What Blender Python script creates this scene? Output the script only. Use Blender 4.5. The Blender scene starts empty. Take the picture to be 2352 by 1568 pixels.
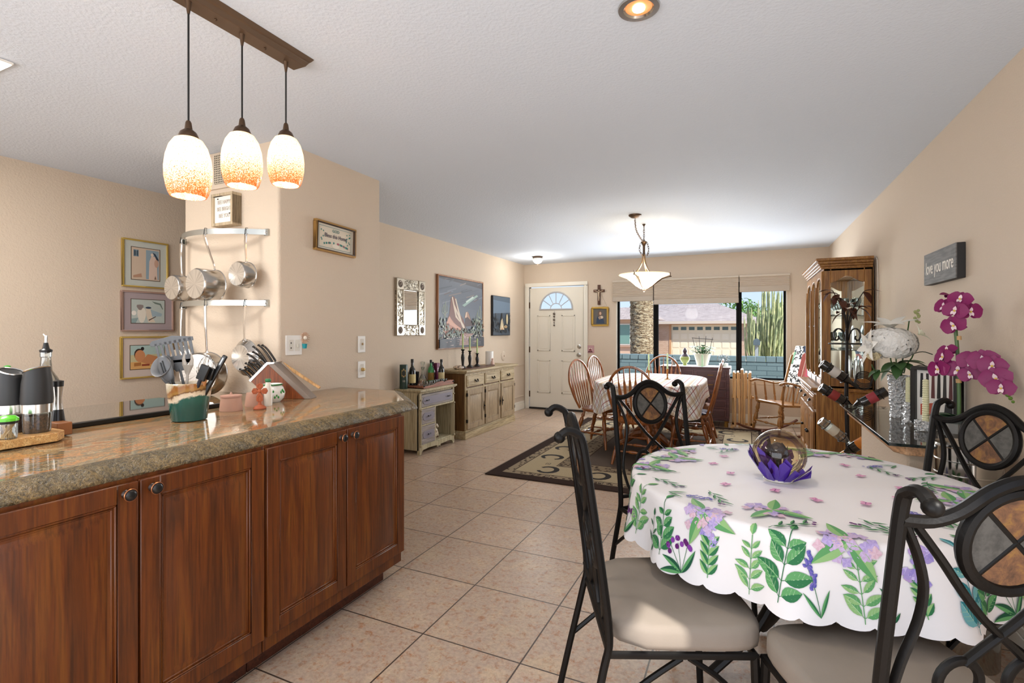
import bpy, bmesh, math, random
from mathutils import Vector, Matrix
random.seed(7)
PI = math.pi
SC = bpy.context.scene
COL = SC.collection
def R(a): return math.radians(a)

# ---------------- camera ----------------
cam_d = bpy.data.cameras.new('camera'); cam = bpy.data.objects.new('camera', cam_d); COL.objects.link(cam)
cam_d.sensor_width = 36.0; cam_d.lens = 1154.0 / 2352.0 * 36.0
cam_d.shift_y = -23.5 / 2352.0
cam_d.clip_start = 0.02; cam_d.clip_end = 400
cam.location = (0, 0, 1.31); cam.rotation_euler = (R(90), 0, R(25))
SC.camera = cam
SC.view_settings.view_transform = 'Standard'; SC.view_settings.look = 'None'
SC.view_settings.exposure = 0.28; SC.view_settings.gamma = 1.0; SC.view_settings.use_curve_mapping = False

# ---------------- world, sun, daylight ----------------
world = bpy.data.worlds.new('sky'); SC.world = world; world.use_nodes = True
wn = world.node_tree; wn.nodes.clear()
wo = wn.nodes.new('ShaderNodeOutputWorld'); wb = wn.nodes.new('ShaderNodeBackground')
wr = wn.nodes.new('ShaderNodeValToRGB'); wg = wn.nodes.new('ShaderNodeNewGeometry'); wsx = wn.nodes.new('ShaderNodeSeparateXYZ')
wm = wn.nodes.new('ShaderNodeMath'); wm.operation = 'MULTIPLY'; wm.inputs[1].default_value = -1.0
wn.links.new(wg.outputs['Incoming'], wsx.inputs[0]); wn.links.new(wsx.outputs['Z'], wm.inputs[0])
wn.links.new(wm.outputs[0], wr.inputs[0]); wn.links.new(wr.outputs[0], wb.inputs[0]); wn.links.new(wb.outputs[0], wo.inputs[0])
wr.color_ramp.elements[0].position = 0.0; wr.color_ramp.elements[0].color = (0.72, 0.83, 1.0, 1)
wr.color_ramp.elements[1].position = 0.5; wr.color_ramp.elements[1].color = (0.22, 0.42, 0.9, 1)
wb.inputs[1].default_value = 1.0

def lamp(name, kind, loc, energy, color=(1, 1, 1), size=None, size_y=None, direction=None, radius=None, spot=None):
    d = bpy.data.lights.new(name, kind); d.energy = energy; d.color = color
    if kind == 'AREA':
        d.shape = 'RECTANGLE'; d.size = size; d.size_y = size_y or size
    if radius is not None and kind in ('POINT', 'SPOT'): d.shadow_soft_size = radius
    if kind == 'SUN': d.angle = radius or R(1)
    if spot: d.spot_size = spot; d.spot_blend = 0.6
    o = bpy.data.objects.new(name, d); COL.objects.link(o); o.location = loc
    if direction is not None: o.rotation_euler = Vector(direction).to_track_quat('-Z', 'Y').to_euler()
    return o
lamp('sun', 'SUN', (6, 0, 8), 6.5, (1.0, 0.95, 0.87), direction=(-0.62, 0.35, -0.70), radius=R(0.8))
# daylight at patio door and front window; rear and kitchen areas are fill
lamp('daylight_patio_door', 'AREA', (0.99, 0.05, 1.2), 11, (0.95, 0.97, 1.0), 1.4, 2.0, (-1, 0.15, 0.25))
lamp('fill_rear', 'AREA', (-1.2, -1.6, 1.2), 84, (0.95, 0.98, 1.0), 3.6, 2.0, (0.0, 1, 0.75))  # added fill from behind the camera, tilted up to bounce off the ceiling
lamp('fill_kitchen', 'AREA', (-3.6, -1.5, 1.6), 22, (0.98, 0.98, 1.0), 1.4, 1.2, (0.2, 1, 0.15))  # added fill for the kitchen side, no window in the wall here
lamp('daylight_front_window', 'AREA', (-0.68, 7.72, 1.2), 78, (0.93, 0.97, 1.0), 2.3, 1.0, (0, -1, -0.08))

# ---------------- tagging and object helpers ----------------
def tag(o, label=None, cat=None, group=None, kind=None):
    if label: o['label'] = label
    if cat: o['category'] = cat
    if group: o['group'] = group
    if kind: o['kind'] = kind
    return o
def thing(name, label, cat, loc=(0, 0, 0), rz=0.0, group=None):
    o = bpy.data.objects.new(name, None); COL.objects.link(o); o.empty_display_size = 0.05
    o.location = loc; o.rotation_euler = (0, 0, rz)
    return tag(o, label, cat, group)
def copy_tree(o, parent=None):
    c = o.copy(); COL.objects.link(c); c.parent = parent
    for ch in list(o.children): copy_tree(ch, c)
    return c
def dup(src, label, loc, rz=None, group=None):
    c = copy_tree(src); c['label'] = label; c.location = loc
    if rz is not None: c.rotation_euler = (0, 0, rz)
    if group: c['group'] = group
    return c

class MB:
    def __init__(s): s.bm = bmesh.new(); s.mi = 0; s.M = None
    def raw(s, vs, fs):
        if s.M is not None: vs = [s.M @ Vector(v) for v in vs]
        bv = [s.bm.verts.new(v) for v in vs]
        for f in fs:
            try:
                nf = s.bm.faces.new([bv[i] for i in f]); nf.material_index = s.mi; nf.smooth = True
            except ValueError: pass
        return bv
    def box(s, x0, x1, y0, y1, z0, z1, m=None):
        vs = [(x, y, z) for z in (z0, z1) for y in (y0, y1) for x in (x0, x1)]
        if m is not None: vs = [m @ Vector(v) for v in vs]
        s.raw(vs, [(0, 2, 3, 1), (4, 5, 7, 6), (0, 1, 5, 4), (2, 6, 7, 3), (0, 4, 6, 2), (1, 3, 7, 5)]); return s
    def bar(s, a, b, w, h=None):
        h = h or w; a = Vector(a); b = Vector(b); d = b - a; L = d.length
        m = Matrix.Translation(a) @ d.to_track_quat('Z', 'Y').to_matrix().to_4x4()
        return s.box(-w / 2, w / 2, -h / 2, h / 2, 0, L, m)
    def prism(s, poly, d0, d1, plane='XY'):
        def mp(p, d):
            if plane == 'XY': return (p[0], p[1], d)
            if plane == 'XZ': return (p[0], d, p[1])
            return (d, p[0], p[1])
        n = len(poly)
        vs = [mp(p, d0) for p in poly] + [mp(p, d1) for p in poly]
        fs = [tuple(range(n)), tuple(range(2 * n - 1, n - 1, -1))] + [(i, i + n, (i + 1) % n + n, (i + 1) % n) for i in range(n)]
        s.raw(vs, fs); return s
    def tube(s, pts, r, n=8, closed=False, cap=True, flat=1.0):
        pts = [Vector(p) for p in pts]; m = len(pts)
        rs = r if isinstance(r, (list, tuple)) else [r] * m
        up = None; rings = []
        for i, p in enumerate(pts):
            if closed: t = pts[(i + 1) % m] - pts[i - 1]
            else: t = pts[min(i + 1, m - 1)] - pts[max(i - 1, 0)]
            if t.length < 1e-9: t = Vector((0, 0, 1))
            t.normalize()
            if up is None:
                up = Vector((0, 0, 1)) if abs(t.z) < 0.9 else Vector((0, 1, 0))
            x = t.cross(up)
            if x.length < 1e-6: x = t.orthogonal()
            x.normalize(); y = x.cross(t).normalized(); up = y
            rings.append([p + (x * math.cos(2 * PI * k / n) * rs[i] + y * math.sin(2 * PI * k / n) * rs[i] * flat) for k in range(n)])
        vs = [v for q in rings for v in q]; fs = []
        seg = m if closed else m - 1
        for i in range(seg):
            a = i * n; b = ((i + 1) % m) * n
            for k in range(n): fs.append((a + k, a + (k + 1) % n, b + (k + 1) % n, b + k))
        if not closed and cap:
            fs.append(tuple(range(n - 1, -1, -1))); fs.append(tuple(range((m - 1) * n, m * n)))
        s.raw(vs, fs); return s
    def lathe(s, prof, n=24, o=(0, 0, 0), m=None, rip=None):
        vs = []; fs = []; k0 = len(prof)
        for (r, z) in prof:
            for k in range(n):
                a = 2 * PI * k / n; rr = max(r, 1e-5)
                if rip: rr *= rip(a, z)
                v = Vector((rr * math.cos(a), rr * math.sin(a), z))
                if m is not None: v = m @ v
                vs.append(v + Vector(o))
        for i in range(k0 - 1):
            for k in range(n):
                fs.append((i * n + k, i * n + (k + 1) % n, (i + 1) * n + (k + 1) % n, (i + 1) * n + k))
        if prof[0][0] > 1e-4: fs.append(tuple(range(n - 1, -1, -1)))
        if prof[-1][0] > 1e-4: fs.append(tuple(range((k0 - 1) * n, k0 * n)))
        s.raw(vs, fs); return s
    def ball(s, c, r, n=12, sc=(1, 1, 1)):
        prof = [(r * math.sin(PI * i / (n // 2 + 2)), -r * math.cos(PI * i / (n // 2 + 2))) for i in range(n // 2 + 3)]
        m = Matrix.Diagonal((sc[0], sc[1], sc[2], 1))
        return s.lathe(prof, n, c, m)
    def turned(s, a, b, prof, n=10):
        a = Vector(a); b = Vector(b); d = b - a; L = d.length
        m = d.to_track_quat('Z', 'Y').to_matrix().to_4x4()
        return s.lathe([(r, t * L) for (t, r) in prof], n, a, m)
    def grid(s, f, nu, nv, closed_u=False):
        vs = [f(i / nu, j / nv) for j in range(nv + 1) for i in range(nu + (0 if closed_u else 1))]
        w = nu if closed_u else nu + 1; fs = []
        for j in range(nv):
            for i in range(nu):
                fs.append((j * w + i, j * w + (i + 1) % w, (j + 1) * w + (i + 1) % w, (j + 1) * w + i))
        s.raw(vs, fs); return s
    def obj(s, name, mats, parent=None, bevel=0.0, loc=(0, 0, 0), rz=0.0, solid=0.0, sub=0, ang=0.65, seg=2):
        bmesh.ops.remove_doubles(s.bm, verts=s.bm.verts, dist=1e-6)
        if not solid: bmesh.ops.recalc_face_normals(s.bm, faces=s.bm.faces)
        for e in s.bm.edges:
            if len(e.link_faces) == 2 and e.calc_face_angle(0) > ang: e.smooth = False
        me = bpy.data.meshes.new(name); s.bm.to_mesh(me); s.bm.free()
        for m in (mats if isinstance(mats, (list, tuple)) else [mats]): me.materials.append(m)
        o = bpy.data.objects.new(name, me); COL.objects.link(o); o.parent = parent
        o.location = loc; o.rotation_euler = (0, 0, rz)
        if solid:
            q = o.modifiers.new('thickness', 'SOLIDIFY'); q.thickness = solid; q.offset = -1
        if sub:
            q = o.modifiers.new('subd', 'SUBSURF'); q.levels = sub; q.render_levels = sub
        if bevel:
            q = o.modifiers.new('bevel', 'BEVEL'); q.width = bevel; q.segments = seg; q.limit_method = 'ANGLE'; q.angle_limit = R(40)
        return o
def struct(name, mb, mat, bevel=0.0, **k):
    return tag(mb.obj(name, mat, None, bevel, **k), kind='structure')
def B(x0, x1, y0, y1, z0, z1): return MB().box(x0, x1, y0, y1, z0, z1)
def arc(cx, cz, r, a0, a1, n, y=0.0, ry=None):
    ry = ry or r
    return [(cx + r * math.cos(R(a0 + (a1 - a0) * i / n)), y, cz + ry * math.sin(R(a0 + (a1 - a0) * i / n))) for i in range(n + 1)]
def smooth_path(pts, k=4):
    P = [Vector(p) for p in pts]; out = []
    for i in range(len(P) - 1):
        p0 = P[max(i - 1, 0)]; p1 = P[i]; p2 = P[i + 1]; p3 = P[min(i + 2, len(P) - 1)]
        for j in range(k):
            t = j / k
            out.append(0.5 * ((2 * p1) + (p2 - p0) * t + (2 * p0 - 5 * p1 + 4 * p2 - p3) * t * t + (3 * p1 - p0 - 3 * p2 + p3) * t ** 3))
    out.append(P[-1]); return out

# ---------------- materials ----------------
def lin(c):
    if isinstance(c, str): c = [int(c[i:i + 2], 16) / 255 for i in (0, 2, 4)]
    return tuple((x / 12.92 if x <= 0.04045 else ((x + 0.055) / 1.055) ** 2.4) for x in c[:3]) + (1.0,)
class NT:
    def __init__(s, name):
        s.m = bpy.data.materials.new(name); s.m.use_nodes = True; s.t = s.m.node_tree; s.t.nodes.clear()
        s.out = s.n('OutputMaterial'); s.b = s.n('BsdfPrincipled'); s.l(s.b.outputs[0], s.out.inputs[0])
    def n(s, k, **kw):
        q = s.t.nodes.new('ShaderNode' + k)
        for a, v in kw.items(): setattr(q, a, v)
        return q
    def l(s, a, b): s.t.links.new(a, b)
    def val(s, sock, v):
        if hasattr(v, 'node'): s.l(v, sock)
        else: sock.default_value = v
    def math(s, op, a, b=0.0, c=None):
        q = s.n('Math', operation=op); s.val(q.inputs[0], a); s.val(q.inputs[1], b)
        if c is not None: s.val(q.inputs[2], c)
        return q.outputs[0]
    def co(s, kind='Object', scale=(1, 1, 1), loc=(0, 0, 0), rot=(0, 0, 0)):
        t = s.n('TexCoord'); m = s.n('Mapping'); m.inputs['Scale'].default_value = scale; m.inputs['Location'].default_value = loc
        m.inputs['Rotation'].default_value = rot
        s.l(t.outputs[kind], m.inputs[0]); return m.outputs[0]
    def noise(s, co, scale, detail=3, rough=0.5, dist=0.0):
        q = s.n('TexNoise'); s.l(co, q.inputs['Vector']); q.inputs['Scale'].default_value = scale
        q.inputs['Detail'].default_value = detail; q.inputs['Roughness'].default_value = rough; q.inputs['Distortion'].default_value = dist
        return q.outputs['Fac']
    def ramp(s, f, stops):
        q = s.n('ValToRGB'); s.l(f, q.inputs[0]); e = q.color_ramp.elements
        while len(e) < len(stops): e.new(0.5)
        for i, (p, c) in enumerate(stops): e[i].position = p; e[i].color = lin(c) if not isinstance(c, float) else (c, c, c, 1)
        return q.outputs[0]
    def mix(s, f, a, b, mode='MIX'):
        q = s.n('MixRGB', blend_type=mode); s.val(q.inputs[0], f)
        for i, v in ((1, a), (2, b)):
            if hasattr(v, 'node'): s.l(v, q.inputs[i])
            else: q.inputs[i].default_value = lin(v)
        return q.outputs[0]
    def bump(s, h, strength=0.3, dist=0.01):
        q = s.n('Bump'); q.inputs['Strength'].default_value = strength; q.inputs['Distance'].default_value = dist
        s.l(h, q.inputs['Height']); s.l(q.outputs[0], s.b.inputs['Normal'])
    def set(s, color=None, rough=0.5, metal=0.0, spec=None, trans=0.0, ior=None, coat=0.0, emit=None, es=0.0, sheen=0.0):
        if color is not None:
            if hasattr(color, 'node'): s.l(color, s.b.inputs['Base Color'])
            else: s.b.inputs['Base Color'].default_value = lin(color)
        s.val(s.b.inputs['Roughness'], rough); s.b.inputs['Metallic'].default_value = metal
        if spec is not None: s.b.inputs['Specular IOR Level'].default_value = spec
        s.b.inputs['Transmission Weight'].default_value = trans
        if ior: s.b.inputs['IOR'].default_value = ior
        s.b.inputs['Coat Weight'].default_value = coat
        if emit is not None:
            if hasattr(emit, 'node'): s.l(emit, s.b.inputs['Emission Color'])
            else: s.b.inputs['Emission Color'].default_value = lin(emit)
            s.b.inputs['Emission Strength'].default_value = es
        return s.m
_pc = {}
def pl(c, rough=0.55, metal=0.0, **k):
    key = (c, rough, metal, tuple(sorted(k.items())))
    if key not in _pc:
        _pc[key] = NT('plain_%d' % len(_pc)).set(c, rough, metal, **k)
    return _pc[key]
def wood(name, c1, c2, c3, axis=2, sc=1.0, rough=0.42, bump=0.12, coat=0.0):
    t = NT(name); s = [14 * sc, 14 * sc, 14 * sc]; s[axis] = 1.1 * sc
    co = t.co('Object', tuple(s)); f = t.noise(co, 2.2, 6, 0.6, 0.9)
    s2 = [70 * sc] * 3; s2[axis] = 2.5 * sc
    g = t.noise(t.co('Object', tuple(s2)), 2.0, 3, 0.6)
    col = t.ramp(f, [(0.3, c1), (0.5, c2), (0.68, c3)])
    dk = t.ramp(g, [(0.35, '8a8a8a'), (0.55, 'ffffff')])
    col = t.mix(0.55, col, dk, 'MULTIPLY')
    t.bump(g, bump, 0.002)
    return t.set(col, rough, coat=coat)
def paint(name, c, bs=120.0, strength=0.25, dist=0.004, rough=0.8):
    t = NT(name); co = t.co('Object'); f = t.noise(co, bs, 4, 0.6); v = t.noise(co, 1.1, 2)
    col = t.mix(v, c, c); t.bump(f, strength, dist); return t.set(c, rough, spec=0.3)
M = {}
M['wall'] = paint('beige_wall_paint', 'd2c1ad', 90, 0.5, 0.006)
M['ceil'] = paint('ceiling_paint', 'd7e0ec', 70, 0.5, 0.006)
M['trim'] = paint('cream_trim_paint', 'eae4d6', 30, 0.03, 0.002, 0.4)
M['doorp'] = paint('cream_door_paint', 'e6dfd0', 30, 0.03, 0.002, 0.45)
M['iron'] = NT('dark_iron')
_f = M['iron'].noise(M['iron'].co(), 160, 2); M['iron'].bump(_f, 0.15, 0.002); M['iron'] = M['iron'].set('090706', 0.45, 0.0, spec=0.22)
M['black'] = pl('100f0f', 0.35); M['chrome'] = pl('d8d6d3', 0.08, 1.0); M['steel'] = pl('c3c0bb', 0.22, 1.0)
M['brass'] = pl('b08a3e', 0.25, 1.0); M['bronze'] = pl('5a4636', 0.4, 0.8); M['white'] = pl('ebe8e2', 0.5)
M['cab'] = wood('cherry_cabinet', '4b2406', '632f09', '74400f', 2, 0.8, 0.38, 0.15, 0.0)
M['cabh'] = wood('cherry_cabinet_rail', '5c270c', '7d3f18', '93512a', 1, 0.8, 0.33, 0.1, 0.2)
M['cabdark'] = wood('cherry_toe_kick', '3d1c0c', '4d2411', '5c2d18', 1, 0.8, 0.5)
M['oak'] = wood('oak', '7a4d22', '99672f', 'b2803f', 2, 1.0, 0.4)
M['oakx'] = wood('oak_x', '7a4d22', '99672f', 'b2803f', 0, 1.0, 0.4)
M['chair'] = wood('oak_chair', '743a16', '91501f', 'a8672b', 2, 1.0, 0.32, 0.05, 0.3)
M['pine'] = wood('limed_oak', '9a835d', 'b5a07a', 'c8b592', 2, 1.1, 0.5)
M['pinex'] = wood('limed_oak_x', '9a835d', 'b5a07a', 'c8b592', 0, 1.1, 0.5)
M['pinep'] = wood('limed_panel', '8b755a', 'a48d6d', 'b39d7c', 2, 1.3, 0.5)
M['sbside'] = wood('brown_side', '5a3b1a', '6d4a24', '80592f', 2, 1.0, 0.5)
M['cream'] = wood('antique_cream', 'a39574', 'b8ab8a', 'c6bb9c', 2, 0.7, 0.6)
M['mauve'] = wood('grey_mauve_wood', '867c78', '978d88', 'a89e98', 0, 0.9, 0.55)
M['darkw'] = wood('mahogany', '45282a', '583536', '6b4340', 0, 0.9, 0.35)
M['lightw'] = wood('beech', 'c4935c', 'd6a66d', 'e0b883', 2, 0.9, 0.5)
M['blockw'] = wood('cherry_block', '6b3212', '7f4018', '8e4c20', 2, 1.2, 0.4)
def glass(name, tint='ffffff', rough=0.0, ior=1.45):
    return NT(name).set(tint, rough, trans=1.0, ior=ior)
M['glass'] = glass('clear_glass')
def thin(name, tint='ffffff', refl=0.06, k=0.8):
    t = NT(name); t.t.nodes.remove(t.b)
    a = t.n('BsdfTransparent'); a.inputs[0].default_value = lin(tint); g = t.n('BsdfGlossy'); g.inputs['Roughness'].default_value = 0.0
    lw = t.n('LayerWeight'); lw.inputs[0].default_value = 0.25
    mx = t.n('MixShader'); f = t.math('MULTIPLY_ADD', lw.outputs['Fresnel'], k, refl); t.l(f, mx.inputs[0])
    t.l(a.outputs[0], mx.inputs[1]); t.l(g.outputs[0], mx.inputs[2]); t.l(mx.outputs[0], t.out.inputs[0]); return t.m
M['pane'] = thin('window_pane', 'f8fbfa', 0.0, 0.12)
M['thinglass'] = thin('thin_glass', 'eef2f0', 0.12)
# floor tiles
t = NT('floor_tile')
co = t.co('Object', (1, 1, 1), (1.73, -1.81, 0))
br = t.n('TexBrick', offset=0.0, squash=1.0); t.l(co, br.inputs['Vector']); br.inputs['Scale'].default_value = 1.0
br.inputs['Brick Width'].default_value = 0.4605; br.inputs['Row Height'].default_value = 0.4605
br.inputs['Mortar Size'].default_value = 0.0035; br.inputs['Mortar Smooth'].default_value = 0.1
br.inputs['Color1'].default_value = (0, 0, 0, 1); br.inputs['Color2'].default_value = (1, 1, 1, 1); br.inputs['Mortar'].default_value = (0, 0, 0, 1)
oc = t.co('Object')
n1 = t.noise(oc, 5.0, 6, 0.65, 0.4); n2 = t.noise(oc, 26.0, 8, 0.82, 0.3); n3 = t.noise(oc, 60, 3, 0.7)
base = t.ramp(n1, [(0.32, 'cdb599'), (0.52, 'c2ab98'), (0.7, 'd5bc9e')])
rust = t.ramp(n2, [(0.51, 0.0), (0.64, 0.8)]); base = t.mix(rust, base, 'ad6c35')
sp = t.ramp(n3, [(0.4, 'd0d0d0'), (0.6, 'ffffff')]); base = t.mix(0.5, base, sp, 'MULTIPLY')
tv = t.mix(0.10, base, br.outputs['Color'], 'MULTIPLY')
col = t.mix(br.outputs['Fac'], tv, '4a3c33')
inv = t.math('SUBTRACT', 1.0, br.outputs['Fac']); hh = t.math('MULTIPLY_ADD', n2, 0.08, inv); t.bump(hh, 0.35, 0.003)
M['floor'] = t.set(col, 0.3, spec=0.45)
# granite
def granite(name, k=1.0, top=True):
    t = NT(name); oc = t.co('Object')
    if top:
        c2 = t.co('Object', (1.0, 0.38, 1.0), rot=(0, 0, R(-14)))
        w = t.noise(c2, 7.0, 7, 0.68, 1.6); col = t.ramp(w, [(0.28, '4a4438'), (0.37, '7d6e54'), (0.42, 'b5713c'), (0.455, 'b3a280'), (0.49, '6b6352'), (0.53, 'a8895f'), (0.565, 'c07c42'), (0.60, '8a7f66'), (0.66, '5f543f'), (0.74, 'a06c3c')])
    else:
        col = t.ramp(t.noise(oc, 12, 4, 0.6), [(0.3, '5f543b'), (0.55, '857048'), (0.75, '9c7c48')])
    v = t.noise(oc, 130, 3, 0.75); sp = t.ramp(v, [(0.36, '3d372d'), (0.48, 'c0bbaf'), (0.6, 'ffffff')])
    col = t.mix(0.45 if top else 0.85, col, sp, 'MULTIPLY')
    if not top: t.bump(v, 0.8, 0.012)
    return t.set(col, 0.07 if top else 0.3, spec=0.6)
M['granite'] = granite('granite_top'); M['granedge'] = granite('granite_chiselled_edge', top=False)
# ================= ROOM =================
WL, WR, YF, YB, ZC = -3.44, 1.0, 7.87, -1.7, 2.44
struct('floor', B(-4.6, 1.12, -1.8, 8.0, -0.12, 0.0), M['floor'])
struct('ceiling', B(-4.6, 1.12, -1.8, 8.0, ZC, ZC + 0.1), M['ceil'])
struct('roof', B(-5.0, 1.2, -2.4, 8.15, 2.56, 2.9), pl('8a7566', 0.9))
struct('wall_kitchen', B(-4.45, -4.35, YB, 5.1, 0, ZC), M['wall'])
struct('wall_hall', B(-4.35, -3.54, 5.0, 5.1, 0, ZC), M['wall'])
# pier between kitchen and living room, with rounded corners
poly = []
x0, x1, y0, y1, rr = -3.385, -2.50, 2.104, 3.015, 0.022
for (cx, cy, a0) in ((x1 - rr, y0 + rr, -90), (x1 - rr, y1 - rr, 0), (x0 + rr, y1 - rr, 90), (x0 + rr, y0 + rr, 180)):
    for i in range(6): poly.append((cx + rr * math.cos(R(a0 + 18 * i)), cy + rr * math.sin(R(a0 + 18 * i))))
struct('wall_pier', MB().prism(poly, 0, ZC), M['wall'], ang=0.5)
struct('wall_left', B(WL - 0.1, WL, 3.0, YF, 0, ZC), M['wall'])
# right wall with the patio door opening near the camera
mb = B(WR, WR + 0.12, 0.8, YF + 0.12, 0, ZC); mb.box(WR, WR + 0.12, YB, -0.75, 0, ZC); mb.box(WR, WR + 0.12, -0.75, 0.8, 2.08, ZC)
struct('wall_right', mb, M['wall'])
# back wall with wide opening
mb = B(-4.45, -3.05, YB - 0.1, YB, 0, ZC); mb.box(0.65, 1.12, YB - 0.1, YB, 0, ZC); mb.box(-3.05, 0.65, YB - 0.1, YB, 2.1, ZC)
struct('wall_back', mb, M['wall'])
# far wall with front door and window openings
WX0, WX1, WZ0, WZ1 = -1.86, 0.51, 0.615, 2.02
DX0, DX1, DZ = -3.345, -2.39, 2.045
mb = MB()
for a in ((WL - 0.1, DX0 - 0.03, 0, ZC), (DX0 - 0.03, DX1 + 0.03, DZ + 0.03, ZC), (DX1 + 0.03, WX0, 0, ZC), (WX0, WX1, 0, WZ0), (WX0, WX1, WZ1, ZC), (WX1, WR + 0.12, 0, ZC)):
    mb.box(a[0], a[1], YF, YF + 0.16, a[2], a[3])
struct('wall_far', mb, M['wall'])
# baseboards
def baseb(name, x0, x1, y0, y1):
    mb = B(x0, x1, y0, y1, 0, 0.10)
    dx = 0.006 if x1 - x0 < 0.05 else 0; dy = 0.006 if y1 - y0 < 0.05 else 0
    mb.box(x0 + (0 if x0 <= WL + .01 else dx), x1 - (dx if x0 <= WL + .01 else 0), y0 + dy, y1, 0.10, 0.135)
    struct(name, mb, M['trim'], 0.003)
baseb('baseboard_left', WL, WL + 0.016, 6.72, YF)
baseb('baseboard_far', DX1 + 0.10, WR, YF - 0.016, YF)
baseb('baseboard_right', WR - 0.016, WR, 0.81, YF)
# low panel moulding on the left wall by the door
mb = MB()
for a in ((6.95, 7.84, 0.735, 0.755), (6.95, 7.84, 0.21, 0.225)): mb.box(WL, WL + 0.012, *a)
struct('trim_1', mb, M['wall'], 0.002)
# ---- front door
d = thing('door_1', None, None, ((DX0 + DX1) / 2, YF + 0.01, 0)); tag(d, kind='structure')
w = (DX1 - DX0) / 2
mb = MB()
for s in (-1, 1): mb.box(min(s * (w + 0.005), s * (w + 0.07)), max(s * (w + 0.005), s * (w + 0.07)), -0.03, 0.02, 0, DZ + 0.01)
mb.box(-w - 0.07, w + 0.07, -0.03, 0.02, DZ + 0.01, DZ + 0.075)
for s in (-1, 1): mb.box(min(s * (w + 0.028), s * (w + 0.02)), max(s * (w + 0.05), s * (w + 0.02)), -0.036, -0.028, 0, DZ + 0.02)
mb.obj('door_casing', M['trim'], d, 0.004)
# slab with fan light opening: lower part, side parts, arch top
mb = MB(); fz, fr = 1.675, 0.285
mb.box(-w + 0.008, w - 0.008, 0.0, 0.042, 0.03, fz - 0.0)
out = [(-w + 0.008, fz), (-w + 0.008, DZ - 0.006), (w - 0.008, DZ - 0.006), (w - 0.008, fz), (fr, fz)] + [(fr * math.cos(R(a)), fz + fr * math.sin(R(a))) for a in range(10, 180, 10)] + [(-fr, fz)]
mb.prism(out, 0.0, 0.042, 'XZ')
mb.obj('door_slab', M['doorp'], d)
# mouldings of four panels
mb = MB()
for cx in (-0.215, 0.215):
    for z0, z1 in ((0.98, 1.58), (0.28, 0.83)):
        for a, b, c, e in ((-0.115, 0.115, z0, z0 + 0.02), (-0.115, 0.115, z1 - 0.02, z1), (-0.115, -0.097, z0, z1), (0.097, 0.115, z0, z1)):
            mb.box(cx + a, cx + b, -0.008, 0.002, c, e)
        mb.box(cx - 0.078, cx + 0.078, -0.006, 0.002, z0 + 0.038, z1 - 0.038)
mb.obj('door_panel', M['doorp'], d, 0.0015)
mb = MB(); mb.tube([(p[0], -0.004, p[2]) for p in arc(0, fz, fr, 0, 180, 20)], 0.013, 6); mb.tube([(-fr - .012, -0.004, fz), (fr + .012, -0.004, fz)], 0.013, 6)
for a in (34, 62, 90, 118, 146): mb.tube([(0.10 * math.cos(R(a)), 0.0, fz + 0.09 * math.sin(R(a))), (fr * math.cos(R(a)), 0.0, fz + fr * math.sin(R(a)))], 0.007, 5)
mb.tube([(p[0], 0.0, p[2]) for p in arc(0, fz, 0.10, 0, 180, 12)], 0.007, 5)
mb.obj('fan_window_frame', pl('b9b9bb', 0.4), d)
mb = MB(); mb.prism([(fr * math.cos(R(a)), fz + fr * math.sin(R(a))) for a in range(0, 181, 10)], 0.018, 0.024, 'XZ')
mb.obj('fan_window_glass', M['pane'], d)
for z, n in ((1.06, 'deadbolt'), (0.925, 'door_knob')):
    mb = MB(); mt = Matrix.Translation((w - 0.075, 0, z - 0.0)) @ Matrix.Rotation(R(90), 4, 'X')
    mb.lathe([(0.032, 0), (0.034, 0.008), (0.02, 0.014), (0.016, 0.02)] + ([(0.03, 0.034), (0.032, 0.05), (0.022, 0.06), (0.0, 0.062)] if n == 'door_knob' else [(0.016, 0.028), (0, 0.03)]), 20, (0, 0, 0), mt)
    mb.obj(n, M['steel'], d)
for z in (0.25, 1.0, 1.75): B(-w - 0.012, -w + 0.012, -0.012, 0.006, z - 0.05, z + 0.05).obj('hinge', M['bronze'], d, 0.002)
B(-w, w, -0.02, 0.06, 0.0, 0.028).obj('threshold', pl('1d1917', 0.5), d, 0.003)
# ---- windows: three black aluminium units in one opening
units = ((WX0, -1.255), (-1.255, -0.10), (-0.10, WX1))
for i, (a, b) in enumerate(units):
    wd = tag(thing('window_%d' % (i + 1), None, None, ((a + b) / 2, YF + 0.07, WZ0)), kind='structure')
    h = (b - a) / 2; H = WZ1 - WZ0; f = 0.028 if i != 1 else 0.02
    mb = MB(); mb.box(-h, -h + f + .012, -0.02, 0.03, 0, H); mb.box(h - f - .012, h, -0.02, 0.03, 0, H); mb.box(-h, h, -0.02, 0.03, 0, 0.035); mb.box(-h, h, -0.02, 0.03, H - 0.035, H)
    mb.obj('window_frame', pl('040404', 0.6, spec=0.15), wd, 0.002)
    B(-h + f, h - f, 0.002, 0.006, 0.03, H - 0.03).obj('window_pane', M['pane'], wd)
struct('trim_2', B(WX0, WX1, YF + 0.0, YF + 0.05, WZ0 - 0.0, WZ0 + 0.012).box(WX0, WX0 + 0.012, YF, YF + 0.05, WZ0, WZ1).box(WX1 - 0.012, WX1, YF, YF + 0.05, WZ0, WZ1), M['trim'], 0.002)
struct('trim_3', B(WX0 - 0.005, WX1 + 0.045, YF - 0.006, YF, WZ0 - 0.055, WZ0 - 0.004).box(WX1 + 0.012, WX1 + 0.05, YF - 0.006, YF, WZ0 - 0.055, WZ1), M['wall'], 0.002)

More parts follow.
